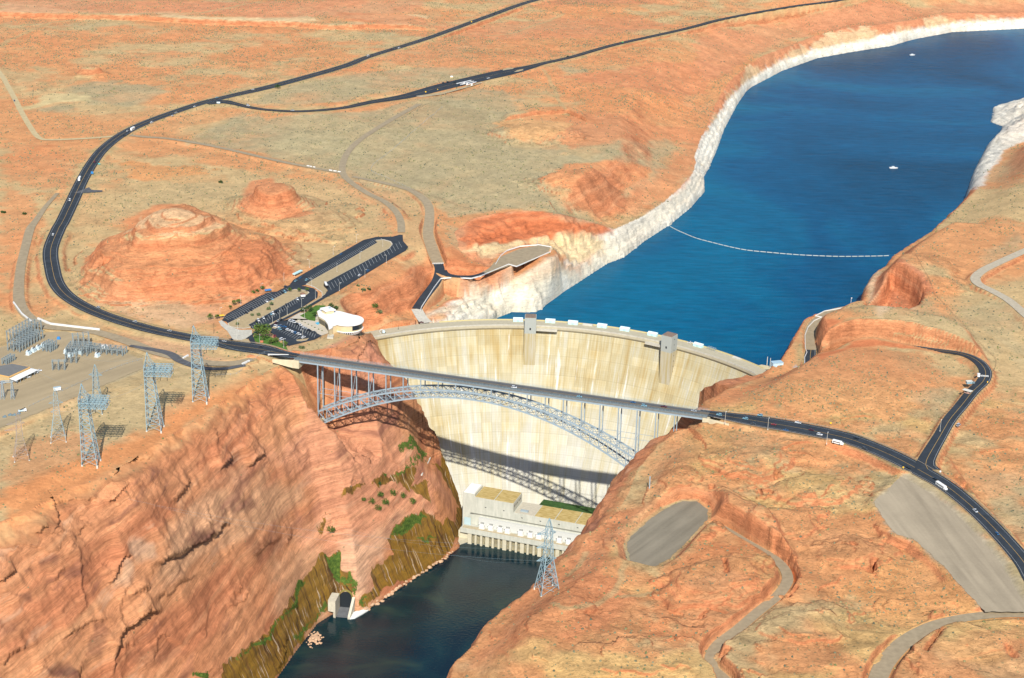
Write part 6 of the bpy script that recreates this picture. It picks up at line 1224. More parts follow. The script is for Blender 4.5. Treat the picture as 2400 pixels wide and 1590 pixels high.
def vehicle(px, py, kind, colr, rz, label, group, z=None):
    p = proto(kind, colr); loc = at(px, py, z) if z is not None else G(px, py)
    loc = (loc[0], loc[1], (z if z is not None else hz_(loc[0], loc[1])+.45)+.08)
    if not p[1]: r = p[0]; p[1] = True; r.location = loc; r.rotation_euler = (0, 0, rz); tag(r, label, kind if kind in ('pickup', 'van') else 'car', group)
    else: r = dup(p[0], loc, rz, label, group)
    return r
def road_h(px, py, rname, flip=False):
    S = R_[rname]['S']; p = at(px, py, S[0][2]); i = int(np.argmin((S[:, 0]-p[0])**2+(S[:, 1]-p[1])**2)); j = min(i+1, len(S)-1); i2 = max(j-2, 0)
    return math.atan2(S[j][1]-S[i2][1], S[j][0]-S[i2][0])+(pi if flip else 0)
def c6(x, y): return (1600+x/T, 530+y/T)
GE = 'cars on the highway east of the bridge'
for x, y, k, c, lb in [(253,1313,'suv','light blue','light blue car, first on the highway past the right end of the bridge'), (435,1340,'suv','light blue','pale blue car beside the roadside pull-off, ahead of a dark blue one'), (488,1375,'car','dark grey','dark car in the near lanes beside the first street light east of the bridge'), (537,1317,'suv','light blue','blue-grey car in the far lanes just left of the first street light'), (630,1380,'car','red','red car just right of the first street light east of the bridge'), (800,1367,'pickup','white','white pickup in the far lanes between the two street lights'), (715,1420,'car','blue','dark blue car in the nearest lane below the white pickup'), (892,1418,'car','maroon','maroon car left of the white one before the second street light'), (950,1450,'suv','white','white car just left of the second street light'), (1204,1476,'car','black','black car in the far lanes right of the second street light'), (1262,1548,'suv','dark grey','dark car behind the white motorhome near the junction')]:
    px, py = c6(x, y); vehicle(px, py, k, c, road_h(px, py, 'highway_east', y < 1390), lb, GE, 213.05)
for x, y, k, c, lb in [(1562,112,'car','black','dark car left of the side road junction on the highway'), (1748,188,'car','black','black car just ahead of the white bus'), (2028,410,'pickup','white','white pickup behind the bus beside the gravel lot'), (2180,568,'car','blue','dark car lowest on the highway beside the gravel lot')]:
    px, py = 1600+x/T, 1060+y/T; vehicle(px, py, k, c, road_h(px, py, 'highway_east', x > 1600), lb, GE, 213.05)
def bx(k, v): p = b0+bu*(k*PL)+bn*v; return p
for k, v, kd, c, lb in [(11.2, 4.2,'suv','white','white car on the bridge above the middle of the arch'), (14.8, 4.2,'car','light blue','blue-grey car on the bridge right of the white one'), (17.65, 8.2,'car','blue','dark blue car on the bridge, left of a lighter one near its right end'), (18.3, 4.2,'suv','light blue','pale blue car on the bridge above the right arch footing'), (19.3, 8.2,'pickup','maroon','maroon pickup on the right part of the bridge'), (20.9, 8.2,'car','silver','silver car leaving the right end of the bridge')]:
    p = proto(kd, c); w = bx(k, v); loc = (*w, DECK+.08)
    if not p[1]: p[1] = True; p[0].location = loc; p[0].rotation_euler = (0, 0, BR); tag(p[0], lb, 'pickup' if kd == 'pickup' else 'car', 'cars on the bridge')
    else: dup(p[0], loc, BR, lb, 'cars on the bridge')
GW = 'cars on the highway west of the bridge'
for x0, y0, x, y, k, c, lb in [(0,530,1808,848,'suv','black','black car just left of the bridge beside the front lawn'), (0,530,1602,790,'car','black','black car at the visitor centre entrance'), (0,530,1555,802,'car','silver','silver car just behind the black one at the visitor centre entrance'), (0,530,1175,730,'car','silver','silver car on the highway between two large pylons'), (0,530,936,667,'suv','silver','silver car on the highway above the two right hand pylons'), (0,530,680,568,'suv','silver','silver car on the highway below the big butte'), (0,530,345,115,'suv','dark grey','dark car following a white one on the tight left bend'), (0,530,368,62,'suv','white','white car on the tight left bend of the highway'),
    (0,0,485,1391,'van','white','white van on the highway below the side lane turning'), (0,0,657,1125,'car','red','red car on the highway left bend'), (0,0,862,940,'car','black','black car at the dirt road crossing'), (0,0,884,911,'car','white','white car just behind the white lorry at the dirt road crossing'), (0,0,1053,854,'van','white','white vehicle parked on the highway shoulder between dirt road and junction'), (0,0,1222,785,'pickup','silver','grey pickup on the highway before the road junction'), (0,0,1197,806,'car','white','white car on the shoulder next to the grey pickup'), (0,0,1350,742,'car','white','white car on the highway left of the road junction'), (0,0,1755,624,'car','white','white car on the highway right of the road junction'), (0,0,1505,680,'car','light blue','blue car passing the road junction on the far side'),
    (800,0,400,336,'suv','white','white car on the upper highway, behind a red one'), (800,0,347,344,'pickup','maroon','dark red pickup on the upper highway'), (800,0,186,391,'van','white','white van on the shoulder of the upper highway'), (800,0,1062,95,'car','black','black car near the top of the upper highway, left of another'), (800,0,1100,88,'car','dark grey','topmost dark car on the upper highway')]:
    px, py = x0+x/T, y0+y/T; vehicle(px, py, k, c, road_h(px, py, 'highway_west'), lb, GW, 211.1 if px < 640 else 212.2)
for x0, x, y, k, c, lb in [(0,1720,736,'van','white','white van just past the junction on the branch road'), (0,2028,769,'pickup','silver','silver pickup on the branch road bend'), (800,1020,545,'pickup','white','white pickup leaving the entrance booths'), (800,845,588,'suv','white','white car waiting at the entrance booths'), (800,893,579,'van','blue','blue van stopped at the entrance booths'), (800,740,573,'suv','black','dark car parked left of the entrance booths, second from the left'), (800,708,579,'suv','dark grey','dark car parked left of the entrance booths, leftmost'), (800,786,572,'car','black','dark car parked left of the entrance booths, nearest to them'), (800,1570,395,'car','black','dark car on the far branch road, left of two'), (800,1676,380,'car','dark grey','dark car on the far branch road, right of two')]:
    px, py = x0+x/T, y/T; vehicle(px, py, k, c, road_h(px, py, 'lakeshore_road'), lb, 'cars on the branch road', 211.15)
ORD = ['first', 'second', 'third', 'fourth', 'fifth', 'sixth', 'seventh', 'eighth', 'ninth', 'tenth', 'eleventh', 'twelfth', 'thirteenth']
def row(cars, hd, where, z=ZL):
    for i, (x, y, k, c) in enumerate(cars):
        px, py = c4(x, y); vehicle(px, py, k, c, heading(px, py, *hd), f'{c} {"car" if k in ("car", "suv") else k}, {ORD[i]} from left {where}', 'cars parked at the visitor centre', z+.12)
row([(465,922,'car','black'),(512,893,'suv','black'),(684,793,'pickup','white'),(747,770,'car','light blue'),(868,698,'car','black'),(888,690,'suv','light blue')], (6, 5), 'on the upper side of the lower parking island')
row([(575,1018,'suv','black'),(594,1005,'suv','white'),(652,978,'car','white'),(676,964,'car','black'),(735,934,'car','light blue'),(756,925,'suv','white'),(783,910,'suv','black'),(803,900,'car','black'),(835,884,'suv','dark grey'),(862,868,'car','black'),(905,838,'suv','black'),(1026,768,'pickup','white')], (5, 7), 'on the lower side of the lower parking island')
row([(950,1012,'suv','white'),(985,1024,'van','white'),(1030,1050,'suv','black'),(1058,1056,'suv','white'),(1100,1085,'car','white'),(1122,1096,'car','silver'),(1160,1118,'suv','black'),(1215,1136,'car','dark grey')], (9, 3), 'in upper row of front parking lot')
row([(795,1076,'van','white'),(843,1066,'pickup','blue'),(880,1075,'pickup','blue'),(838,1102,'suv','light blue'),(864,1106,'car','black'),(925,1112,'suv','white'),(952,1118,'car','white'),(985,1138,'car','white'),(1010,1146,'suv','blue'),(1046,1158,'suv','white')], (9, 2), 'in middle row of front parking lot')
row([(850,1218,'van','white'),(1094,1193,'suv','white')], (8, -3), 'at lower edge of front parking lot')
row([(845,1000,'suv','black'),(815,1010,'car','silver'),(790,1032,'car','maroon')][::-1], (7, -5), 'in line entering front parking lot')
row([(893,628,'car','dark grey'),(1010,566,'car','light blue'),(1062,532,'car','blue'),(1132,556,'suv','light blue'),(1515,267,'car','blue')], (8, -5), 'in upper lane of the parking lots')
row([(1718,505,'suv','white'),(1812,452,'car','blue')], (8, -5), 'in lower lane of the upper parking lot')
# lorry, buses, motorhome
def bus(px, py, rz, L, label, cat, name, z, cols=(M_white, M_white), cab=False, h=3.1):
    t = empty(name, at(px, py, z), rz, label, cat); mb = MB(); mb.box((0, 0, .5), (L, 2.5, h-.5)); mb.build('body', [cols[0]], t); MB().box((0, 0, h), (L*.97, 2.3, .12)).build('roof', [cols[1]], t)
    mb = MB(); [mb.box((0, s*1.26, 1.5), (L*.86, .04, .8)) for s in (-1, 1)]; mb.build('window', [M_glass], t)
    if cab: MB().box((L/2+.9, 0, .5), (1.8, 2.2, 1.5)).build('bonnet', [cols[0]], t)
    for x in (-L*.32, L*.34):
        for y in (-1.15, 1.15): MB().tube((x, y-.16, .5), (x, y+.16, .5), .5, 10).build('wheel', [M_tyre], t)
    return t
bus(1600+1790/T, 1060+242/T, road_h(1600+1790/T, 1060+242/T, 'highway_east'), 11.5, 'long white bus with a bonnet on the highway below the side road junction', 'bus', 'bus', 213.1, cab=True)
bus(*c6(1070, 1510), road_h(*c6(1070, 1510), 'highway_east'), 8.2, 'white motorhome on the highway right of the second street light', 'motorhome', 'motorhome', 213.1, cab=True)
bus(*c4(1345, 625), heading(*c4(1345, 625), -8, -17), 12.5, 'white and black coach parked at the end of the upper parking lot', 'coach', 'coach', ZL+.1, cols=(mat('coach_black', (.02,.02,.025), .3), M_white), h=3.4)
bus(0+920/T, 903/T, road_h(920/T, 903/T, 'highway_west'), 9.5, 'white lorry on the highway at the dirt road crossing', 'lorry', 'lorry', 211.2, h=3.8); bus(552/T, 1250/T, road_h(552/T, 1250/T, 'highway_west'), 10, 'white box lorry on the left highway bend with a dark front', 'lorry', 'lorry', 211.2, h=3.9)
vehicle(*C(800,530,T,[(556,672)])[0], 'car', 'maroon', 0.1, 'dark red car parked at the left end of the dam crest', None, CREST); vehicle(*c6(52,812), 'pickup', 'white', -.35, 'white pickup parked on the dam crest right of the right elevator tower', 'cars parked on the dam crest', CREST); vehicle(*c6(93,826), 'pickup', 'dark grey', -.4, 'dark pickup parked on the dam crest next to the white one', 'cars parked on the dam crest', CREST)
vehicle(*c6(1912,1385), 'van', 'silver', .9, 'grey van parked on the verge of the dam access road', None, 213.0)
for x, y, lb, c in [(1985,0,'','')]: pass
vehicle(100/T, 702/T, 'pickup', 'blue', 1.9, 'blue pickup on the pale dirt road at the left', None, 210.6)

# ------------------------------------------------------------------ lattice towers
def lat_leg(mb, lv, w, br=.22, x_every=True):
    """four-legged lattice through levels (z, half x, half y, centre x, centre y)"""
    for (z0, a0, b0_, cx0, cy0), (z1, a1, b1_, cx1, cy1) in zip(lv[:-1], lv[1:]):
        c0 = [(cx0-a0, cy0-b0_, z0), (cx0+a0, cy0-b0_, z0), (cx0+a0, cy0+b0_, z0), (cx0-a0, cy0+b0_, z0)]; c1 = [(cx1-a1, cy1-b1_, z1), (cx1+a1, cy1-b1_, z1), (cx1+a1, cy1+b1_, z1), (cx1-a1, cy1+b1_, z1)]
        for i in range(4):
            j = (i+1) % 4; mb.beam(c0[i], c1[i], w); mb.beam(c1[i], c1[j], br); mb.beam(c0[i], c1[j], br); mb.beam(c0[j], c1[i], br)
def lerp_lv(a, b, n): return [tuple(a[q]+(b[q]-a[q])*i/n for q in range(5)) for i in range(n+1)]
def big_pylon(label):
    t = empty('lattice_tower', (0, 0, 0), 0, label, 'lattice tower', 'large steel lattice towers on the left rim')
    mb = MB(); base = (0.8, 6.3, 6.3, 0, 0); waist = (44, 3.9, 3.9, -2.6, 0)
    lv = lerp_lv(base, waist, 7); lat_leg(mb, lv, .55, .26); mb.build('tower_body', [M_galv], t)
    mb = MB(); lat_leg(mb, lerp_lv(waist, (60, 4.0, 4.4, -2.6, 0), 4), .45, .26); mb.build('cage', [M_galv], t)
    mb = MB(); lat_leg(mb, [(60, 4.0, 4.4, -2.6, 0), (65, 1.8, 2, -3.6, 0), (72, .15, .15, -4.2, 0)], .3, .18); mb.build('peak', [M_galv], t)
    for k, y in enumerate((-7, -2.5, 2, 6.5, 11)):
        mb = MB(); x0, x1 = -5+k*.5, 17+k*.2-(2 if k > 2 else 0)
        for z in (52.5, 57.5): mb.beam((x0, y, z), (x1, y, z), .4)
        xs = np.linspace(x0, x1, 8)
        for i in range(7): mb.beam((xs[i], y, 52.5), (xs[i+1], y, 57.5), .26); mb.beam((xs[i], y, 57.5), (xs[i+1], y, 52.5), .26); mb.beam((xs[i], y, 52.5), (xs[i], y, 57.5), .26)
        mb.build('crossarm', [M_galv], t)
    mb = MB()
    for x in (-4.5, 1, 6.5, 12, 16.5):
        for z in (52.5, 57.5): mb.beam((x, -7, z), (x, 11, z), .3)
        mb.beam((x, -7, 52.5), (x, 2, 57.5), .24); mb.beam((x, 11, 52.5), (x, 2, 57.5), .24)
    mb.beam((1, 0, 44), (9, 0, 52.5), .3); mb.build('crossarm_frame', [M_galv], t)
    for x in (2, 8, 14):
        for y in (-7.4, 11.4): MB().tube((x, y, 52.3), (x, y, 49), .22, 6).build('insulator', [M_dark], t)
    for x in (-6.3, 6.3):
        for y in (-6.3, 6.3): MB().tube((x, y, -1.5), (x, y, 1.0), .8, 8).build('footing', [M_concw], t)
    reg_kids(t); return t
bp0 = big_pylon('rightmost of the large lattice towers, standing in front of the highway')
def place_tower(o, px, py, lbl=None, rz=0.0, sc=None):
    g = G(px, py)
    if lbl is None: o.location = g; o.rotation_euler = (0, 0, rz); return o
    return dup(o, g, rz, lbl, scale=sc)
place_tower(bp0, 471, 939); place_tower(bp0, 364, 1007, 'middle one of the three large lattice towers on the canyon rim'); place_tower(bp0, 214, 1087, 'leftmost and nearest of the three large lattice towers on the canyon rim')
def pylon2(name, label, hgt, base, arms, waist=.45, wz=.55, grp=None, w=.34, m=None):
    t = empty(name, (0, 0, 0), 0, label, 'lattice tower', grp); m = m or M_galv
    wb = base*waist; mb = MB(); lat_leg(mb, lerp_lv((.5, base, base, 0, 0), (hgt*wz, wb, wb, 0, 0), 4), w, w*.5); mb.build('tower_body', [m], t)
    mb = MB(); lat_leg(mb, lerp_lv((hgt*wz, wb, wb, 0, 0), (hgt*.88, wb*.62, wb*.62, 0, 0), 4)+[(hgt, .12, .12, 0, 0)], w*.8, w*.5); mb.build('mast', [m], t)
    for z, l, s in arms:
        mb = MB()
        for y in (-wb*.7, wb*.7): mb.beam((s*wb*.7, y, hgt*z), (s*l, 0, hgt*z), w*.7); mb.beam((s*wb*.7, y, hgt*z+2.2), (s*l, 0, hgt*z), w*.6)
        for q in (.35, .6, .8): mb.beam((s*(wb*.7+(l-wb*.7)*q), -wb*.7*(1-q), hgt*z), (s*(wb*.7+(l-wb*.7)*q), wb*.7*(1-q), hgt*z), w*.5)
        mb.build('crossarm', [m], t)
    for x in (-base, base):
        for y in (-base, base): MB().tube((x, y, -1.5), (x, y, .8), .6, 7).build('footing', [M_concw], t)
    return t
rp = pylon2('lattice_tower', 'tall lattice tower on the near right rim in front of the power plant', 60, 7.3, [(.80, 9.5, -1), (.80, 5.5, 1), (.62, 9.5, -1), (.44, 9, -1), (.44, 6.5, 1)], .42, .46, w=.48)
rp.location = G(1282, 1386); rp.rotation_euler = (0, 0, .35)
o = pylon2('lattice_tower', 'slender lattice tower behind the nearest large tower at the gravel yard edge', 46, 5.2, [(.78, 6, 1), (.78, 6, -1)], .5, .5); o.location = G(229, 968)
o = pylon2('lattice_tower', 'slim two-armed lattice tower left of the three large ones', 48, 6.4, [(.72, 6, 1), (.72, 6, -1), (.55, 5, -1)], .42, .5, w=.26); o.location = G(137, 1032); o.rotation_euler = (0, 0, .25)
o = pylon2('lattice_tower', 'thin brownish lattice tower at the far left with arms on its left side', 44, 6.0, [(.74, 10, -1), (.62, 12, -1), (.74, 5, 1)], .45, .45, w=.24, m=mat('rusty_steel', (.30,.26,.24), .7)); o.location = G(50, 1077); o.rotation_euler = (0, 0, .35)
t = empty('gantry', G(19, 936), .1, 'portal shaped steel gantry at the left edge of the gravel yard', 'gantry'); 
for s in (-4.4, 4.4): mb = MB(); lat_leg(mb, lerp_lv((0, 1.6, 2.6, s, 0), (17, .4, .5, s*.98, 0), 4), .25, .15); mb.build('leg', [M_steel], t)
mb = MB(); [mb.beam((-5.2, y, z), (5.2, y, z), .25) for y in (-.5, .5) for z in (16, 17.4)]; [mb.beam((x, -.5, 16), (x+1.3, .5, 17.4), .18) for x in np.arange(-5, 4, 1.3)]; mb.build('crossbeam', [M_steel], t)
# overhead lines from the near right tower across the river, sagging
def wire(a, b, sag, label, r=.035):
    mb = MB(); a = Vector(a); b = Vector(b); P = []
    for i in range(25): q = i/24; p = a.lerp(b, q); p.z -= sag*4*q*(1-q); P.append(p)
    for i in range(24): mb.tube(P[i], P[i+1], r, 4)
    o = mb.build('power_line', [M_galv]); tag(o, label, 'power line', 'overhead lines over the river')
tl = Vector(rp.location)
for i, (dz, px, py, z) in enumerate([(26, 980, 1284, 95), (26, 560, 1205, 190), (37, 780, 1250, 120), (37, 500, 1190, 196)]):
    wire(tl+Vector((-8, -3+i, dz)), at(px-200*(i % 2), py-20, z), 9, ['lowest overhead line crossing the river to the left wall', 'long overhead line from the near right tower to the left rim', 'upper overhead line crossing the river by the algae stained wall', 'topmost long overhead line reaching the left rim'][i])

for i, ((ax, ay), (bx_, by_)) in enumerate([((505, 800), (700, 838)), ((395, 868), (490, 800)), ((240, 935), (380, 865)), ((120, 960), (215, 935)), ((350, 835), (160, 830)), ((200, 905), (60, 850))]):
    wire(Vector(at(ax, ay, 262.)), Vector(at(bx_, by_, 262. if i in (1, 2, 3) else (216. if i else 232.))), 6, ['overhead line from the rightmost large tower towards the bridge approach', 'overhead line between the middle and rightmost large towers', 'overhead line between the nearest and middle large towers', 'overhead line from the slim tower to the nearest large tower', 'overhead line from the middle large tower into the switchyard', 'overhead line from the nearest large tower to the largest rack'][i], .05)
# ------------------------------------------------------------------ switchyard on the left
def cy(x, y): return (x/7.127, 780+y/7.127)
M_rack = mat('rack_steel', (.27, .32, .33), .6)
def rack(px, py, rz, nx_, ny_, dx, dy, h, label):
    t = empty('switch_rack', at(px, py, 209.), rz, label, 'switchgear', 'steel switch racks in the gravel yard'); mb = MB()
    for i in range(nx_):
        for j in range(ny_): mb = MB(); lat_leg(mb, [(0, .45, .45, i*dx, j*dy), (h/2, .4, .4, i*dx, j*dy), (h, .3, .3, i*dx, j*dy)], .22, .12); mb.build('column', [M_rack], t)
    mb = MB()
    for i in range(nx_):
        for z in (h-.9, h): mb.beam((i*dx, -1, z), (i*dx, (ny_-1)*dy+1, z), .22)
    for j in range(ny_):
        for z in (h-.9, h): mb.beam((-1, j*dy, z), ((nx_-1)*dx+1, j*dy, z), .22)
    mb.build('beams', [M_rack], t); mb = MB()
    for i in range(nx_-1):
        for j in range(ny_-1):
            for q in range(3): mb.tube((i*dx+dx*(.25+.25*q), j*dy+dy*.5, 0), (i*dx+dx*(.25+.25*q), j*dy+dy*.5, h*.62), .16, 5); mb.beam((i*dx+dx*(.25+.25*q), j*dy+.3, h*.62), (i*dx+dx*(.25+.25*q), j*dy+dy-.3, h*.62), .14)
    mb.build('insulators', [mat('insulator_grey', (.16,.20,.23), .4)], t); return t
ra = heading(*cy(330, 420), 40, -24, 209.)
rack(*cy(330, 330), ra, 9, 3, 5.0, 6.5, 8.5, 'largest steel rack, a long dark block at the left of the yard'); rack(*cy(330, 180), ra, 8, 3, 5.4, 7, 11, 'tall pale rack frames behind the largest rack'); rack(*cy(110, 540), ra, 5, 2, 3.4, 4.5, 6, 'small rack beside the yard building')
rack(*cy(845, 330), ra, 4, 3, 3.6, 4.2, 8.5, 'compact square rack between the two large groups'); rack(*cy(880, 630), .1, 3, 2, 5.6, 3.4, 9.5, 'small isolated portal rack in the middle of the yard'); rack(*cy(1100, 510), .05, 3, 2, 5.0, 3.4, 9.5, 'portal rack on a white pad left of the right hand group')
rack(*cy(1110, 380), -.05, 5, 4, 5.0, 5.4, 8.5, 'steel rack at the left end of the right hand group'); rack(*cy(1430, 330), -.2, 8, 3, 5.4, 5.0, 6.5, 'long low rack at the right end of the yard'); rack(*cy(1230, 235), .35, 4, 2, 5, 5, 12, 'tall rack frames at the back of the right hand group')
TG = 'transformers in the gravel yard'
y0_ = empty('transformer', at(*cy(480, 365), 209.), ra, 'lowest pale transformer in the line beside the largest rack', 'transformer', TG)
MB().box((0, 0, .4), (4.6, 3.2, 3.0)).build('tank', [mat('pale_blue', (.55,.68,.74), .5)], y0_); MB().box((0, 0, 0), (6, 4.4, .4)).build('plinth', [M_concw], y0_); MB().tube((-1.6, .8, 4.1), (1.6, .8, 4.1), .55, 8).build('conservator', [M_white], y0_); mb = MB(); [mb.tube((x, -.4, 3.4), (x, -.4, 5.6), .2, 6) for x in (-1.3, 0, 1.3)]; mb.build('bushing', [M_dark], y0_); reg_kids(y0_)
for (a, b), lb in [((562,320),'second transformer up the line beside the largest rack'),((645,278),'third transformer up the line beside the largest rack'),((730,238),'topmost transformer in the line beside the largest rack'),((1112,340),'leftmost transformer of the right hand rack group'),((1178,405),'transformer in front of the left end of the right hand group'),((1252,332),'transformer in the middle of the right hand rack group'),((1352,352),'transformer right of the middle of the right hand group'),((1630,400),'single transformer under the long low rack')]: dup(y0_, at(*cy(a, b), 209.), ra, lb, TG)
t = empty('storage_tank', at(*cy(1745, 265), 209.), 0, 'white rounded tank at the upper right corner of the yard', 'tank'); MB().prism([(3.4*cos(q*pi/5), 2.4*sin(q*pi/5)) for q in range(10)], 0, 3.2).build('shell', [M_white], t); MB().box((0, 0, 3.2), (4, 2.6, .7), 0, 0, .5).build('lid', [M_roofw], t)
o = MB().box((0, 0, 0), (3.5, 2.6, 2.4), 0, 0, .7).build('tarp_crate', [M_blue]); o.location = at(*cy(980, 108), 209.); tag(o, 'bright blue covered crate at the back of the gravel yard', 'crate')
# yard building with white canopy
yb = empty('yard_building', at(*cy(150, 800), 209.), 0, 'tan flat-roofed yard building with grey roof and long white side canopy', 'building'); yl = yb.location
def yq(x, y, z): p = at(*cy(x, y), z); return (p[0]-yl[0], p[1]-yl[1])
ZR = 215.; rf_ = [yq(-420, 700, ZR), yq(-60, 560, ZR), yq(210, 515, ZR), yq(505, 572, ZR), yq(150, 735, ZR), yq(-20, 700, ZR)]
MB().prism(rf_, 4.9, 6.0).build('parapet', [mat('orange_tan', lin(240,190,120,KA), .8)], yb); cr = np.mean(rf_, 0); MB().prism([tuple(cr+(np.array(p)-cr)*.96) for p in rf_], 6.0, 6.1).build('roof', [mat('grey_roofing', (.17,.17,.165), .9, noise=.08, scale=.3)], yb); MB().prism([tuple(cr+(np.array(p)-cr)*.975) for p in rf_], 0, 4.9).build('wall', [mat('tan_block', lin(214,186,138,KA), .85, noise=.06, scale=.5)], yb)
cn = [yq(155, 770, 213.), yq(500, 592, 213.), yq(640, 620, 213.), yq(265, 805, 213.)]; MB().prism(cn, 3.7, 4.0).build('canopy', [M_white], yb); mb = MB(); [mb.tube((cn[3][0]+(cn[2][0]-cn[3][0])*q, cn[3][1]+(cn[2][1]-cn[3][1])*q+.4, 0), (cn[3][0]+(cn[2][0]-cn[3][0])*q, cn[3][1]+(cn[2][1]-cn[3][1])*q+.4, 3.7), .15, 6) for q in np.linspace(0.03, .97, 7)]; mb.build('canopy_post', [M_steel], yb)
for i, ((a, b), k, c, r_) in enumerate([((650,645),'pickup','white',.3),((590,678),'van','white',.3),((455,752),'van','white',.3),((255,822),'pickup','white',.1),((55,850),'van','silver',.5)]):
    px, py = cy(a, b); vehicle(px, py, k, c, r_, ['white pickup at the far end of the yard canopy', 'white van, second from the far end of the yard canopy', 'white van halfway along the yard canopy', 'white pickup under the near end of the yard canopy', 'silver van in front of the yard building at the left edge'][i], 'vehicles at the yard building', 209.)
t = empty('trailer', at(134.2, 916, 209.), .45, 'white box trailer standing alone on the gravel yard', 'trailer'); MB().box((0, 0, .7), (6.5, 3.0, 2.7)).build('body', [M_white], t); MB().box((0, 0, 3.4), (6.6, 3.1, .15)).build('roof', [mat('grey_blue_roof', (.40,.50,.55), .6)], t); [MB().tube((x, y, .4), (x, y+.25, .4), .4, 8).build('wheel', [M_tyre], t) for x in (-1, 1) for y in (-1.5, 1.25)]
t = empty('crane_truck', at(53, 965, 209.), .35, 'white work truck with dark gear parked near the yard edge', 'truck'); MB().box((2.2, 0, .5), (2.4, 2.3, 2.2), 0, 0, .9).build('cab', [M_white], t); MB().box((-1.4, 0, .7), (4.6, 2.3, .9)).build('bed', [mat('pale_blue')], t); MB().beam((-2.5, 0, 1.6), (2.5, .4, 3.4), .5).build('boom', [M_dark], t); [MB().tube((x, y, .5), (x, y+.3, .5), .5, 8).build('wheel', [M_tyre], t) for x in (-2.2, 2.2) for y in (-1.15, .85)]
for i, (a, b) in enumerate([(75,1415),(165,1385),(235,1385),(310,1360)]):
    o = MB().box((0, 0, 0), (3.2, 1.6, 1.1), .4).box((.4, .3, 1.1), (1.6, 1.0, .7), .2).build('equipment_stack', [mat('grey_teal', (.16,.22,.25), .7)]); o.location = at(*cy(a, b), 209.); tag(o, ['leftmost dark equipment stack left of the white work truck', 'second dark equipment stack from the left beside the work truck', 'third dark equipment stack from the left beside the work truck', 'equipment stack nearest the white work truck'][i], 'equipment', 'equipment stacks at the yard edge')

# ------------------------------------------------------------------ lights, poles, signs
l0 = empty('street_light', (0, 0, 0), 0); MB().tube((0, 0, 0), (0, 0, 9), .13, 7, r2=.09).build('pole', [M_concw], l0); MB().beam((0, 0, 8.9), (1.6, 0, 9.1), .12).build('arm', [M_concw], l0); MB().box((1.7, 0, 9.0), (.9, .45, .2)).build('lamp_head', [M_white], l0); MB().tube((0, 0, -.2), (0, 0, .5), .4, 8).build('base', [M_concw], l0); reg_kids(l0)
lights = [(c4(170,950),'above the left end of the lower lot, by the yellow canopy'),(c4(400,822),'above the lower lot by a pair of trees'),(c4(625,678),'above the lower lot by the blue canopy'),(c4(878,570),'left of the pale blue shelter'),(c4(1160,412),'above the upper lot, first right of the shelter'),(c4(1425,266),'above the upper lot, second right of the shelter'),(c4(1683,130),'above the upper lot, third right of the shelter'),
  (c4(1975,182),'at the far end of the upper island'),(c4(1722,320),'on the upper island, second from its far end'),(c4(1467,464),'on the upper island, third from its far end'),(c4(1187,622),'at the near end of the upper island'),(c4(1228,757),'on the strip beside the lower lot loop'),(c4(2015,362),'below the upper lot, first from its far end'),(c4(1777,522),'below the upper lot, second from its far end'),(c4(1493,672),'below the upper lot, third from its far end'),
  (c4(1075,847),'on the strip left of the back lawn'),(c4(915,942),'on the strip by the line of parked cars'),(c4(832,990),'at the upper corner of the front lot entrance'),(c4(752,1028),'on the strip right of the big tree'),(c4(365,1088),'at the left end of the lower island'),(c4(358,1212),'on the pale driveway by the highway'),(c4(1108,968),'on the back lawn'),(c4(610,1258),'on the front lawn beside the boulder'),(c4(875,1300),'at the right corner of the front lawn'),(c4(1087,1202),'on the small island in the front lot')]
first = True
for (px, py), lb in lights:
    L_ = 'tall lamp post '+lb
    if first: l0.location = at(px, py, ZL); tag(l0, L_, 'lamp post', 'lamp posts of the visitor centre'); first = False
    else: dup(l0, at(px, py, ZL), random.choice((0, pi/2, pi)), L_, 'lamp posts of the visitor centre')
for (px, py), lb in [(c6(293,1368),'first street light right of the bridge, near the pull-off'),(c6(590,1412),'second street light right of the bridge beside the highway'),(c6(998,1512),'third street light, just left of the white motorhome'),(c6(1784,1424),'street light standing alone left of the dam access road')]: dup(l0, at(px, py, 213.), 1.2, lb, 'street lights east of the bridge', scale=(1.15,)*3)
u0 = empty('utility_pole', (0, 0, 0), 0); MB().tube((0, 0, -.3), (0, 0, 11), .17, 6, r2=.11).build('pole', [M_bark], u0); MB().beam((-1.3, 0, 10.2), (1.3, 0, 10.2), .16).build('crossarm', [M_bark], u0); reg_kids(u0)
up = [(0,0,43,930,'leftmost, beside the dirt road'),(0,0,127,1552,'low on the left plain'),(0,0,666,1557,'left of the big butte'),(0,0,700,907,'above the dirt road crossing'),(0,0,800,1390,'below the side lane'),(0,0,870,1303,'just above the side lane'),(0,0,1008,1165,'in the bright orange hollow'),(0,0,1098,1008,'just below the old road'),(0,0,1135,943,'just above the old road'),(0,0,1998,652,'right of the single dark tree'),(0,0,2223,595,'second right of the single dark tree'),
      (800,0,315,483,'below the upper highway, left'),(800,0,553,403,'below the upper highway, middle'),(800,0,1020,238,'in the open ground between both highways, left'),(800,0,1325,148,'in the open ground between both highways, middle'),(800,0,1475,70,'in the open ground between both highways, right'),(800,0,935,215,'under the upper highway by a yellow sign'),(0,530,1482,748,'right of the rightmost large tower'),(1600,530,1503,1452,'on the orange hill above the east highway'),(800,530,510,135,'right of the upper parking lot end')]
for i, (x0, y0, x, y, lb) in enumerate(up):
    g = G(x0+x/T, y0+y/T); L_ = 'wooden utility pole '+lb
    if i == 0: u0.location = g; tag(u0, L_, 'utility pole', 'wooden utility poles')
    else: dup(u0, g, .4, L_, 'wooden utility poles')
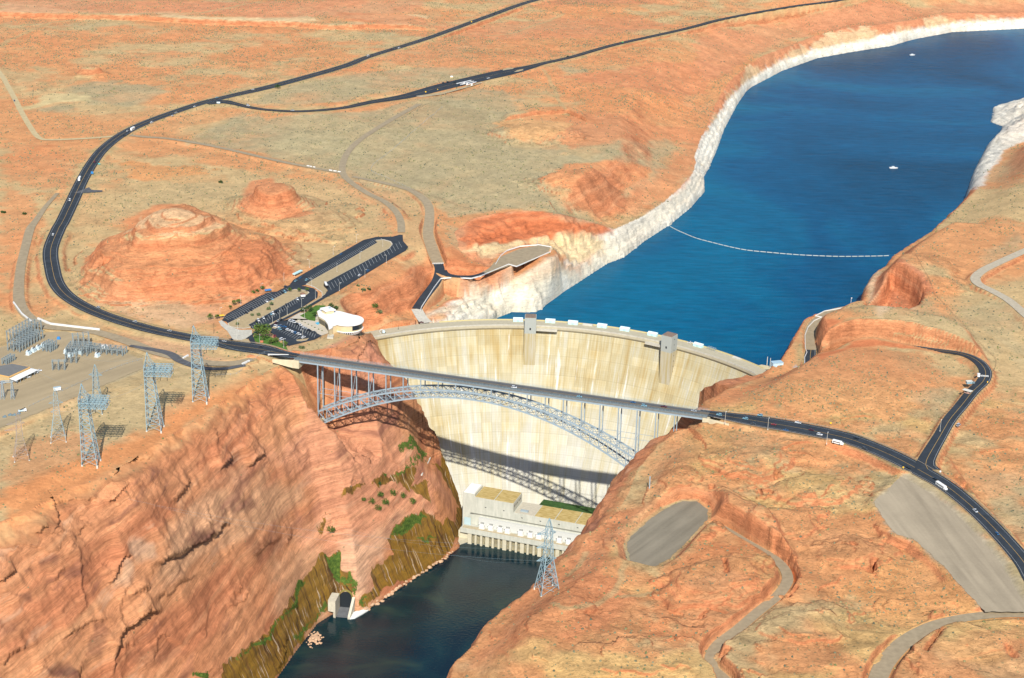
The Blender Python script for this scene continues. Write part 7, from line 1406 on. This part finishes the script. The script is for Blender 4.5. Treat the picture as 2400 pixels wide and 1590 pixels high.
def sign(px, py, m, w, h, label, z=None):
    g = G(px, py) if z is None else at(px, py, z); t = empty('road_sign', g, 0, label, 'sign'); MB().tube((0, 0, -.2), (0, 0, 2.2), .08, 6).build('post', [M_steel], t); MB().box((0, -.1, 1.3), (w, .08, h)).build('panel', [m], t)
M_tealsign = mat('teal_sign', (.10,.42,.40), .5)
for a in [(*c6(1025,1384), M_yellow, 1.6, 1.6, 'yellow warning sign on the orange slope above the east highway'), (640/T, 1216/T, M_blue, 3.2, 3.0, 'blue information sign beside the left highway bend'), (688/T, 1150/T, M_tealsign, 3, 1.6, 'teal direction sign above the blue sign on the left bend'), (800+903/T, 162/T, M_yellow, 1.8, 1.8, 'yellow warning sign on the upper highway'), (800+585/T, 650/T, M_yellow, 1.8, 1.8, 'yellow sign before the entrance booths, larger of two'), (800+668/T, 632/T, M_yellow, 1.2, 1.2, 'small yellow sign nearest the entrance booths'), (1515/T, 726/T, mat('pale_blue'), 5, 2.4, 'large pale sign board at the highway junction'), (800+1950/T, 302/T, mat('green_sign', (.05,.38,.12), .5), 3, 1.4, 'green sign on the far branch road'), (1600+1528/T, 1060+122/T, M_yellow, 1.2, 1.4, 'small yellow sign below the highway at the side road junction'), (1600+1785/T, 1060+150/T, M_white, 1.4, 1.4, 'white sign right of the side road junction'), (*c6(2112,1098), M_yellow, 1.0, 1.3, 'small yellow sign right of the access road gate'), (235/T, 530+860/T, M_white, .1, .1, '')]:
    if a[5]: sign(*a)
# entrance booths with long roofs
for i, (a, b) in enumerate([((800,580),(900,557)),((825,585),(918,563)),((872,588),(935,568))]):
    p = at(800+a[0]/T, a[1]/T, 215.); q = at(800+b[0]/T, b[1]/T, 215.); t = empty('entrance_booth', (p[0], p[1], 211.2), math.atan2(q[1]-p[1], q[0]-p[0]), ['upper of the three long white roofs at the entrance booths', 'middle of the three long white roofs at the entrance booths', 'lower right of the three long white roofs at the entrance booths'][i], 'booth', 'entrance booths on the branch road')
    L_ = math.hypot(q[0]-p[0], q[1]-p[1]); MB().box((L_/2, 0, 3.4), (L_, 1.8, .5)).build('roof', [M_white], t); MB().box((L_/2, 0, 0), (3, 1.7, 3.3)).build('cabin', [M_white], t); mb = MB(); [mb.tube((x, 0, 0), (x, 0, 3.4), .12, 6) for x in (1, L_-1)]; mb.build('post', [M_steel], t)
t = empty('hut', G(800+765/T, 543/T), 0, 'tiny pale hut among bushes above the entrance booths', 'hut'); MB().box((0, 0, 0), (4, 3, 2.4)).build('wall', [M_tanw], t); MB().box((0, 0, 2.4), (4.6, 3.6, 1.0), 0, 0, .4).build('roof', [M_roofw], t)
# guard post on the dam access road
t = empty('guard_post', at(*c6(1975,1158), 213.), heading(*c6(1975,1158), 10, 3, 213.), 'small pink-walled guard post with flat pale roof beside the access road', 'guard post'); MB().box((0, 0, 0), (5, 3.4, 2.6)).build('wall', [mat('pinkish', lin(214,170,150,KA), .8)], t); MB().box((0, -.3, 2.6), (8.5, 4.6, .4)).build('roof', [M_concw], t); MB().box((-1, -1.75, 1), (2.5, .08, 1.1)).build('window', [M_dark], t)
t = empty('equipment_cabin', at(*c6(1985,1092), 213.), .2, 'low grey equipment cabin left of the access road gate', 'cabin'); MB().box((0, 0, 0), (5.5, 3.0, 2.4)).build('wall', [M_galv], t); MB().box((0, 0, 2.4), (6, 3.4, .3)).build('roof', [M_concw], t); MB().box((4.4, 0, 0), (2.2, 2, 1.6)).build('side_unit', [mat('grey_teal')], t)
t = empty('gatehouse', at(*c6(2051,1044), 212.), 0, 'tiny white gatehouse at the left end of the road gate', 'gatehouse'); MB().box((0, 0, 0), (2.2, 2.2, 2.8)).build('wall', [M_white], t); MB().box((0, 0, 2.8), (2.6, 2.6, .3)).build('roof', [M_white], t)
def gate(p0, p1, z, label):
    a = Vector(at(*p0, z)); b = Vector(at(*p1, z)); t = empty('gate', a, 0, label, 'gate'); d = b-a; mb = MB(); [mb.beam((0, 0, h), d+Vector((0, 0, h)), .12) for h in (.4, .8, 1.2, 1.6)]; mb.build('rail', [M_white], t); mb = MB(); [mb.beam(d*q, d*q+Vector((0, 0, 1.7)), .2) for q in np.linspace(0, 1, 7)]; mb.build('upright', [M_white], t)
gate(c6(2066,1044), c6(2120,1048), 212., 'pale steel gate across the dam access road'); gate((800+632/T, 530+266/T), (800+708/T, 530+264/T), 196., 'white gate across the service road above the dam')
# low white barrier walls
def wall(name, pts, z, h, w, m, label, cat='wall'):
    P = [Vector(at(a, b, zz)) for (a, b), zz in zip(pts, z if hasattr(z, '__len__') else [z]*len(pts))]; mb = MB()
    for a, b in zip(P[:-1], P[1:]): mb.beam(a+Vector((0, 0, h/2-.3)), b+Vector((0, 0, h/2-.3)), w, h=h+.6)
    return tag(mb.build(name, [m]), label, cat)
M_wall = mat('barrier_white', (.72, .71, .68), .7)
wall('parapet_wall', C(800,530,T,[(548,590),(556,562),(640,432),(690,364),(780,358),(900,364),(965,348),(1060,308),(1160,266)]), [181,183,190,194,194,194,194,193.5,193.5], .7, .4, M_wall, 'thin white wall along the dam road and overlook road on the lake side')
wall('parapet_wall', C(800,530,T,[(1160,266),(1215,281),(1330,232),(1452,178),(1456,146),(1370,131),(1240,141),(1150,170),(1105,205),(1070,266)]), 193.3, .7, .4, M_wall, 'white wall around the edge of the gravel overlook above the lake')
wall('parapet_wall', C(1600,530,T,[(846,965),(846,912),(862,878),(850,850),(848,760),(870,702),(912,658),(965,633),(920,624),(985,591),(1150,562),(1165,552),(1193,560)]), 190.3, .7, .5, M_wall, 'white wall edging the narrow terrace road on the right shore')
wall('barrier_wall', C(0,530,T,[(93,532),(150,610),(218,665)]), 209.6, 1.3, 1.2, M_wall, 'short white wall on the outer bend of the yard road'); wall('barrier_wall', C(0,530,T,[(262,645),(350,682),(500,700),(692,722)]), 209.8, 1.6, 1.4, M_wall, 'long curved white wall above the gravel yard road')
wall('concrete_kerb', C(0,530,T,[(1270,918),(1305,898)]), 209.7, .9, 1.6, M_wall, 'short pale slab crossing the yard road between two large towers'); wall('concrete_kerb', C(0,530,T,[(1680,958),(1730,935)]), 210, .9, 1.6, M_wall, 'short pale slab left of the bridge approach')
wall('retaining_kerb', C(480,540,K4,[(700,1385),(930,1390)]), 212, 1.2, .8, M_wall, 'white kerb at the left bridge approach')
for i, (x, y, dx, lb) in enumerate([(2128,1152,18,'leftmost white concrete barrier on the old road'),(2150,1156,14,'second white barrier on the old road'),(2172,1160,14,'third white barrier on the old road'),(2282,1182,22,'first white barrier where the old road meets the gravel track'),(2312,1187,22,'second white barrier where the old road meets the gravel track'),(2342,1192,20,'third white barrier where the old road meets the gravel track')]):
    wall('road_barrier', [(x/T, y/T), ((x+dx)/T, (y+dx*.12)/T)], 210.6, 1.0, .9, M_wall, lb, 'barrier')['group'] = 'white barriers on the old road'
def rail(rn, side, i0, i1, label, post=4.0):
    S = R_[rn]['S'][i0:i1]; d = np.gradient(S[:, :2], axis=0); d /= np.linalg.norm(d, axis=1)[:, None]; n = np.c_[d[:, 1], -d[:, 0]]; P = S[:, :2]+n*side*(S[:, 3:4]/2+.8); t = empty('guard_rail', (*P[0], S[0, 2]), 0, label, 'guard rail'); q = [Vector((p[0]-P[0][0], p[1]-P[0][1], z-S[0, 2])) for p, z in zip(P, S[:, 2])]
    mb = MB(); [mb.beam(a+Vector((0, 0, .65)), b+Vector((0, 0, .65)), .2, h=.35) for a, b in zip(q[:-1], q[1:])]; mb.build('rail', [mat('rail_rust', (.32,.27,.22), .7)], t); [MB().beam(a-Vector((0, 0, .4)), a+Vector((0, 0, .8)), .22).build('post', [M_bark], t) for a in q[::2]]
rail('highway_east', 1, 3, 70, 'guard rail along the near side of the east highway'); rail('highway_east', -1, 3, 62, 'guard rail along the far side of the east highway'); rail('highway_west', 1, 2, 22, 'guard rail on the highway just left of the bridge')
def fence(pts, label, step=7.0, h=1.6, m=None):
    P = [G(a, b) for a, b in pts]; S = spline(np.array(P)[:, :2], step); t = empty('fence', (*S[0], hz_(*S[0])), 0, label, 'fence'); q = [Vector((p[0]-S[0][0], p[1]-S[0][1], hz_(*p)-hz_(*S[0]))) for p in S]
    [MB().beam(a-Vector((0, 0, .3)), a+Vector((0, 0, h)), .16).build('post', [m or M_bark], t) for a in q[::max(1, len(q)//90)]]; mb = MB(); [mb.beam(a+Vector((0, 0, z)), b+Vector((0, 0, z)), .07) for z in (h*.5, h*.95) for a, b in zip(q[:-1], q[1:])]; mb.build('wires', [m or M_bark], t)
fence(C(1600,530,T,[(1612,206),(1650,270),(1700,360),(1740,462),(1850,590),(2000,750),(2100,860),(2172,940),(2150,1015)]), 'long fence line running down the right slope to the access road', 5, 2.0)
fence(C(800,0,T,[(500,1330),(660,1375),(800,1430),(1000,1490)]), 'dark fence line crossing the grey flat above the cove', 6, 2.0); fence(C(800,0,T,[(700,750),(520,900),(350,1050),(205,1180),(350,1255),(500,1325)]), 'bent grey-blue fence line across the grey-green flat', 7, 2.0, M_steel)
fence(C(0,530,T,[(1500,1040),(1640,1030),(1720,960),(1800,900),(1900,880)]), 'fence between the rightmost large tower and the bridge approach', 5, 1.8, M_steel); fence(C(0,530,T,[(200,1260),(500,1120),(800,990),(990,930)]), 'fence line below the gravel yard', 6, 1.8, M_steel)
# tunnel mouth by the river
sp_ = SPOTX; t = empty('tunnel_portal', sp_, -.12, 'pale concrete tunnel mouth with dark arch at the foot of the left wall', 'tunnel portal'); M_tp = mat('portal_concrete', lin(226,218,196,KA), .85, noise=.1, scale=.3)
MB().prism([(-13.5,-1.5),(-6.2,-3),(-5.6,13.5),(-13,13.5)], 6, 17.5).build('left_block', [M_tp], t); MB().prism([(-8.6,-1.8),(-6.2,-3),(-5.6,13),(-8.4,13)], -3, 5.99).build('left_wall', [M_tp], t)
MB().add([(5.4,-3,-3),(7.6,-3,-3),(8.6,13,-3),(6.2,13,-3),(5.4,-3,2),(7.6,-3,2),(9.2,13,15),(6.6,13,15)], [(0,3,2,1),(4,5,6,7),(0,1,5,4),(1,2,6,5),(2,3,7,6),(3,0,4,7)]).build('right_wall', [M_tp], t)
MB().add([(-5.9,-3,-.6),(5.4,-3,-.6),(6.2,12.8,3.5),(-5.5,12.8,3.5),(-5.9,-3,-1.5),(5.4,-3,-1.5),(6.2,12.8,-1.5),(-5.5,12.8,-1.5)], [(0,1,2,3),(0,4,5,1),(1,5,6,2),(2,6,7,3),(3,7,4,0)]).build('apron', [mat('wet_concrete', (.12,.125,.13), .6, noise=.15, scale=.4)], t)
ap = [(-5.4+11.4*q, 0) for q in (0, 1)]; V = [(-5.4, 12.9, 3.4), (6.1, 12.9, 3.4)]+[(.35+5.75*cos(a), 12.9, 13.5+6.5*sin(a)) for a in np.linspace(0, pi, 14)]; MB().add(V+[(x, 13.4, z) for x, _, z in V], [tuple(range(len(V)))]).build('dark_opening_sheet', [M_dark], t)  # flat dark sheet stands in for the shade inside the tunnel
MB().add([(x, 12.2, z+.9 if z > 13 else z) for x, _, z in V]+[(x*1.16, 13.2, z*1.07+.8) for x, _, z in V], [(i, i+1, len(V)+i+1, len(V)+i) for i in range(1, len(V)-1)]).build('arch_rim', [mat('mossy_rim', lin(140,130,70,KA), .95)], t)
# boulders at the water's edge
bo = None; rnd = random.Random(4)
def boulder_mesh(seed, s=1.0):
    import bmesh; r = random.Random(seed); bm = bmesh.new(); bmesh.ops.create_icosphere(bm, subdivisions=1, radius=s)
    for v in bm.verts: v.co = Vector((v.co.x*(.8+.5*r.random()), v.co.y*(.8+.5*r.random()), v.co.z*(.5+.35*r.random())))
    me = bpy.data.meshes.new('boulder'); bm.to_mesh(me); bm.free(); me.materials.append(mat('boulder_rock', lin(226,186,150,KA), .9, noise=.15, scale=.8)); return me
BMS = [boulder_mesh(i) for i in range(5)]
cen = at(738, 1500, 0.)
for i in range(46):
    a = rnd.random()*6.28; d = rnd.random()**.6; s = .6+1.6*(1-d)+rnd.random()*.5; o = bpy.data.objects.new('boulder', BMS[i % 5]); COL.objects.link(o); o.location = (cen[0]+cos(a)*d*8, cen[1]+sin(a)*d*15, .1+2.2*(1-d)); o.scale = (s, s, s*.9); o.rotation_euler = (0, 0, a); tag(o, 'pale boulder in the rock pile standing in the river below the tunnel mouth', 'boulder', 'boulders in the river rock pile')
sh_ = spline(np.array([at(a, b, 0.) for a, b in [(862,1434),(905,1405),(960,1368),(1000,1342),(1040,1316),(1062,1299)]])[:, :2], 2.6)
for i, p in enumerate(sh_):
    s = .9+rnd.random()*1.5; o = bpy.data.objects.new('boulder', BMS[i % 5]); COL.objects.link(o); o.location = (p[0]+rnd.uniform(-3.5, 0), p[1]+rnd.uniform(0, 3), rnd.uniform(.2, 2.8)); o.scale = (s*1.2, s, s); o.rotation_euler = (0, 0, i); tag(o, 'pale boulder in the line along the waterline between tunnel mouth and power plant', 'boulder', 'boulders along the left waterline')
fm = mat('foam', (.75, .78, .76), .8, noise=.1, scale=1.5); P = [at(a, b, .15)[:2] for a, b in [(816,1447),(828,1437),(848,1430),(862,1426),(866,1430),(850,1440),(832,1450),(820,1452)]]; tag(MB().prism(P, -.5, 1.1).build('water_foam', [fm]), kind='structure')  # white water foam at the bank, built as a low slab
# pipe ladder and small structures on the wall
o = MB().tube(G(1008, 1076), Vector(G(988, 1119))+Vector((0, 0, 2)), .8, 8).build('drain_chute', [M_concw]); tag(o, 'thin pale chute on the canyon wall beside the lower left dam edge', 'chute')
o = MB().beam(Vector(G(1522, 1146)), Vector(G(1522, 1146))+Vector((0, 0, 11)), .8).build('survey_post', [M_steel]); tag(o, 'tall grey steel post on the right canyon rim below the arch end', 'post')
# ------------------------------------------------------------------ boats and boom on the lake
bt = empty('motor_boat', at(2093.7, 395, LAKE+.1), 0.05, 'white cabin boat alone in the middle of the lake', 'boat', 'boats on the lake')
mb = MB(); V = []; 
for z, k in ((.0, .8), (1.5, 1.0)):
    for x, y in ((-6, -1.9), (3, -1.9), (6.8, 0), (3, 1.9), (-6, 1.9)): V.append((x*(.93 if z == 0 else 1), y*k, z))
mb.add(V, [(4,3,2,1,0),(5,6,7,8,9)]+[(i, (i+1) % 5, 5+(i+1) % 5, 5+i) for i in range(5)]).build('hull', [M_white], bt); MB().box((-.5, 0, 1.5), (5, 2.8, 1.5), 0, 0, .8).build('cabin', [M_white], bt); MB().box((-.5, 0, 2.2), (4.6, 2.82, .45)).build('window', [M_glass], bt); MB().box((-.8, 0, 3.0), (3.6, 2.4, .15)).build('canopy', [mat('pale_blue')], bt); reg_kids(bt)
dup(bt, at(2138, 130, LAKE+.1), .3, 'tiny white boat far off near the pale cliff', 'boats on the lake', scale=(.9,)*3)
cu = C(1600,530,T,[(-40,30),(0,48),(90,85),(200,115),(330,147),(450,170),(600,185),(750,198),(900,207),(1080,213),(1250,212),(1400,209),(1475,204)])+[]
S = spline(np.array([at(a, b, LAKE) for a, b in [(1569,531)]+cu])[:, :2], 1.0); bm_ = empty('floating_boom', (*S[0], LAKE), 0, 'long floating boom of pale logs strung across the lake behind the dam', 'boom')
d = np.r_[0, np.cumsum(np.hypot(*np.diff(S, axis=0).T))]; n = 0; L_ = 8.2; s_ = 2.0; q = lambda v: Vector((np.interp(v, d, S[:, 0])-S[0][0], np.interp(v, d, S[:, 1])-S[0][1], .35))
M_log = mat('float_log', lin(206,214,206,KA), .8)
while s_+L_ < d[-1] and n < 99: MB().tube(q(s_), q(s_+L_*.84), .55, 6).build('float', [M_log], bm_); s_ += max(L_, (d[-1]-4)/98); n += 1
# crane and posts at the left end of the crest
t = empty('crest_crane', at(899, 781, CREST), .3, 'small white and pale blue crane at the left end of the dam crest', 'crane'); MB().box((0, 0, .4), (2.6, 2, 2.4)).build('cab', [mat('pale_blue')], t); mb = MB(); [mb.beam((-2+2.2*cos(a), 0, 2.2+2.2*sin(a)), (-2+2.2*cos(a+.6), 0, 2.2+2.2*sin(a+.6)), .35) for a in np.arange(0, 6, .6)]; mb.build('reel', [M_white], t); MB().box((0, 0, 0), (4.6, 2.2, .4)).build('base', [M_dark], t)
o = MB().tube((0, 0, 0), (0, 0, 5), .14, 6).box((0, 0, 0), (.9, .9, .5)).build('crest_post', [M_dark]); o.location = at(933.5, 772, CREST); tag(o, 'dark upright post on the left part of the dam crest', 'post')
t = empty('mast', at(1600+1165/T, 530+552/T, 190.), 0, 'thin white mast at the tip of the right shore terrace', 'mast'); MB().tube((0, 0, 0), (0, 0, 9), .16, 6).build('pole', [M_white], t); MB().box((.3, 0, 8.4), (1.3, .3, .7)).build('head', [M_white], t)
t = empty('mast', at(800+1358/T, 530+133/T, 193.), 0, 'thin grey mast at the back edge of the gravel overlook', 'mast'); MB().tube((0, 0, 0), (0, 0, 8), .16, 6).build('pole', [M_steel], t); MB().box((0, 0, 7.8), (.9, .3, .5)).build('head', [M_steel], t)
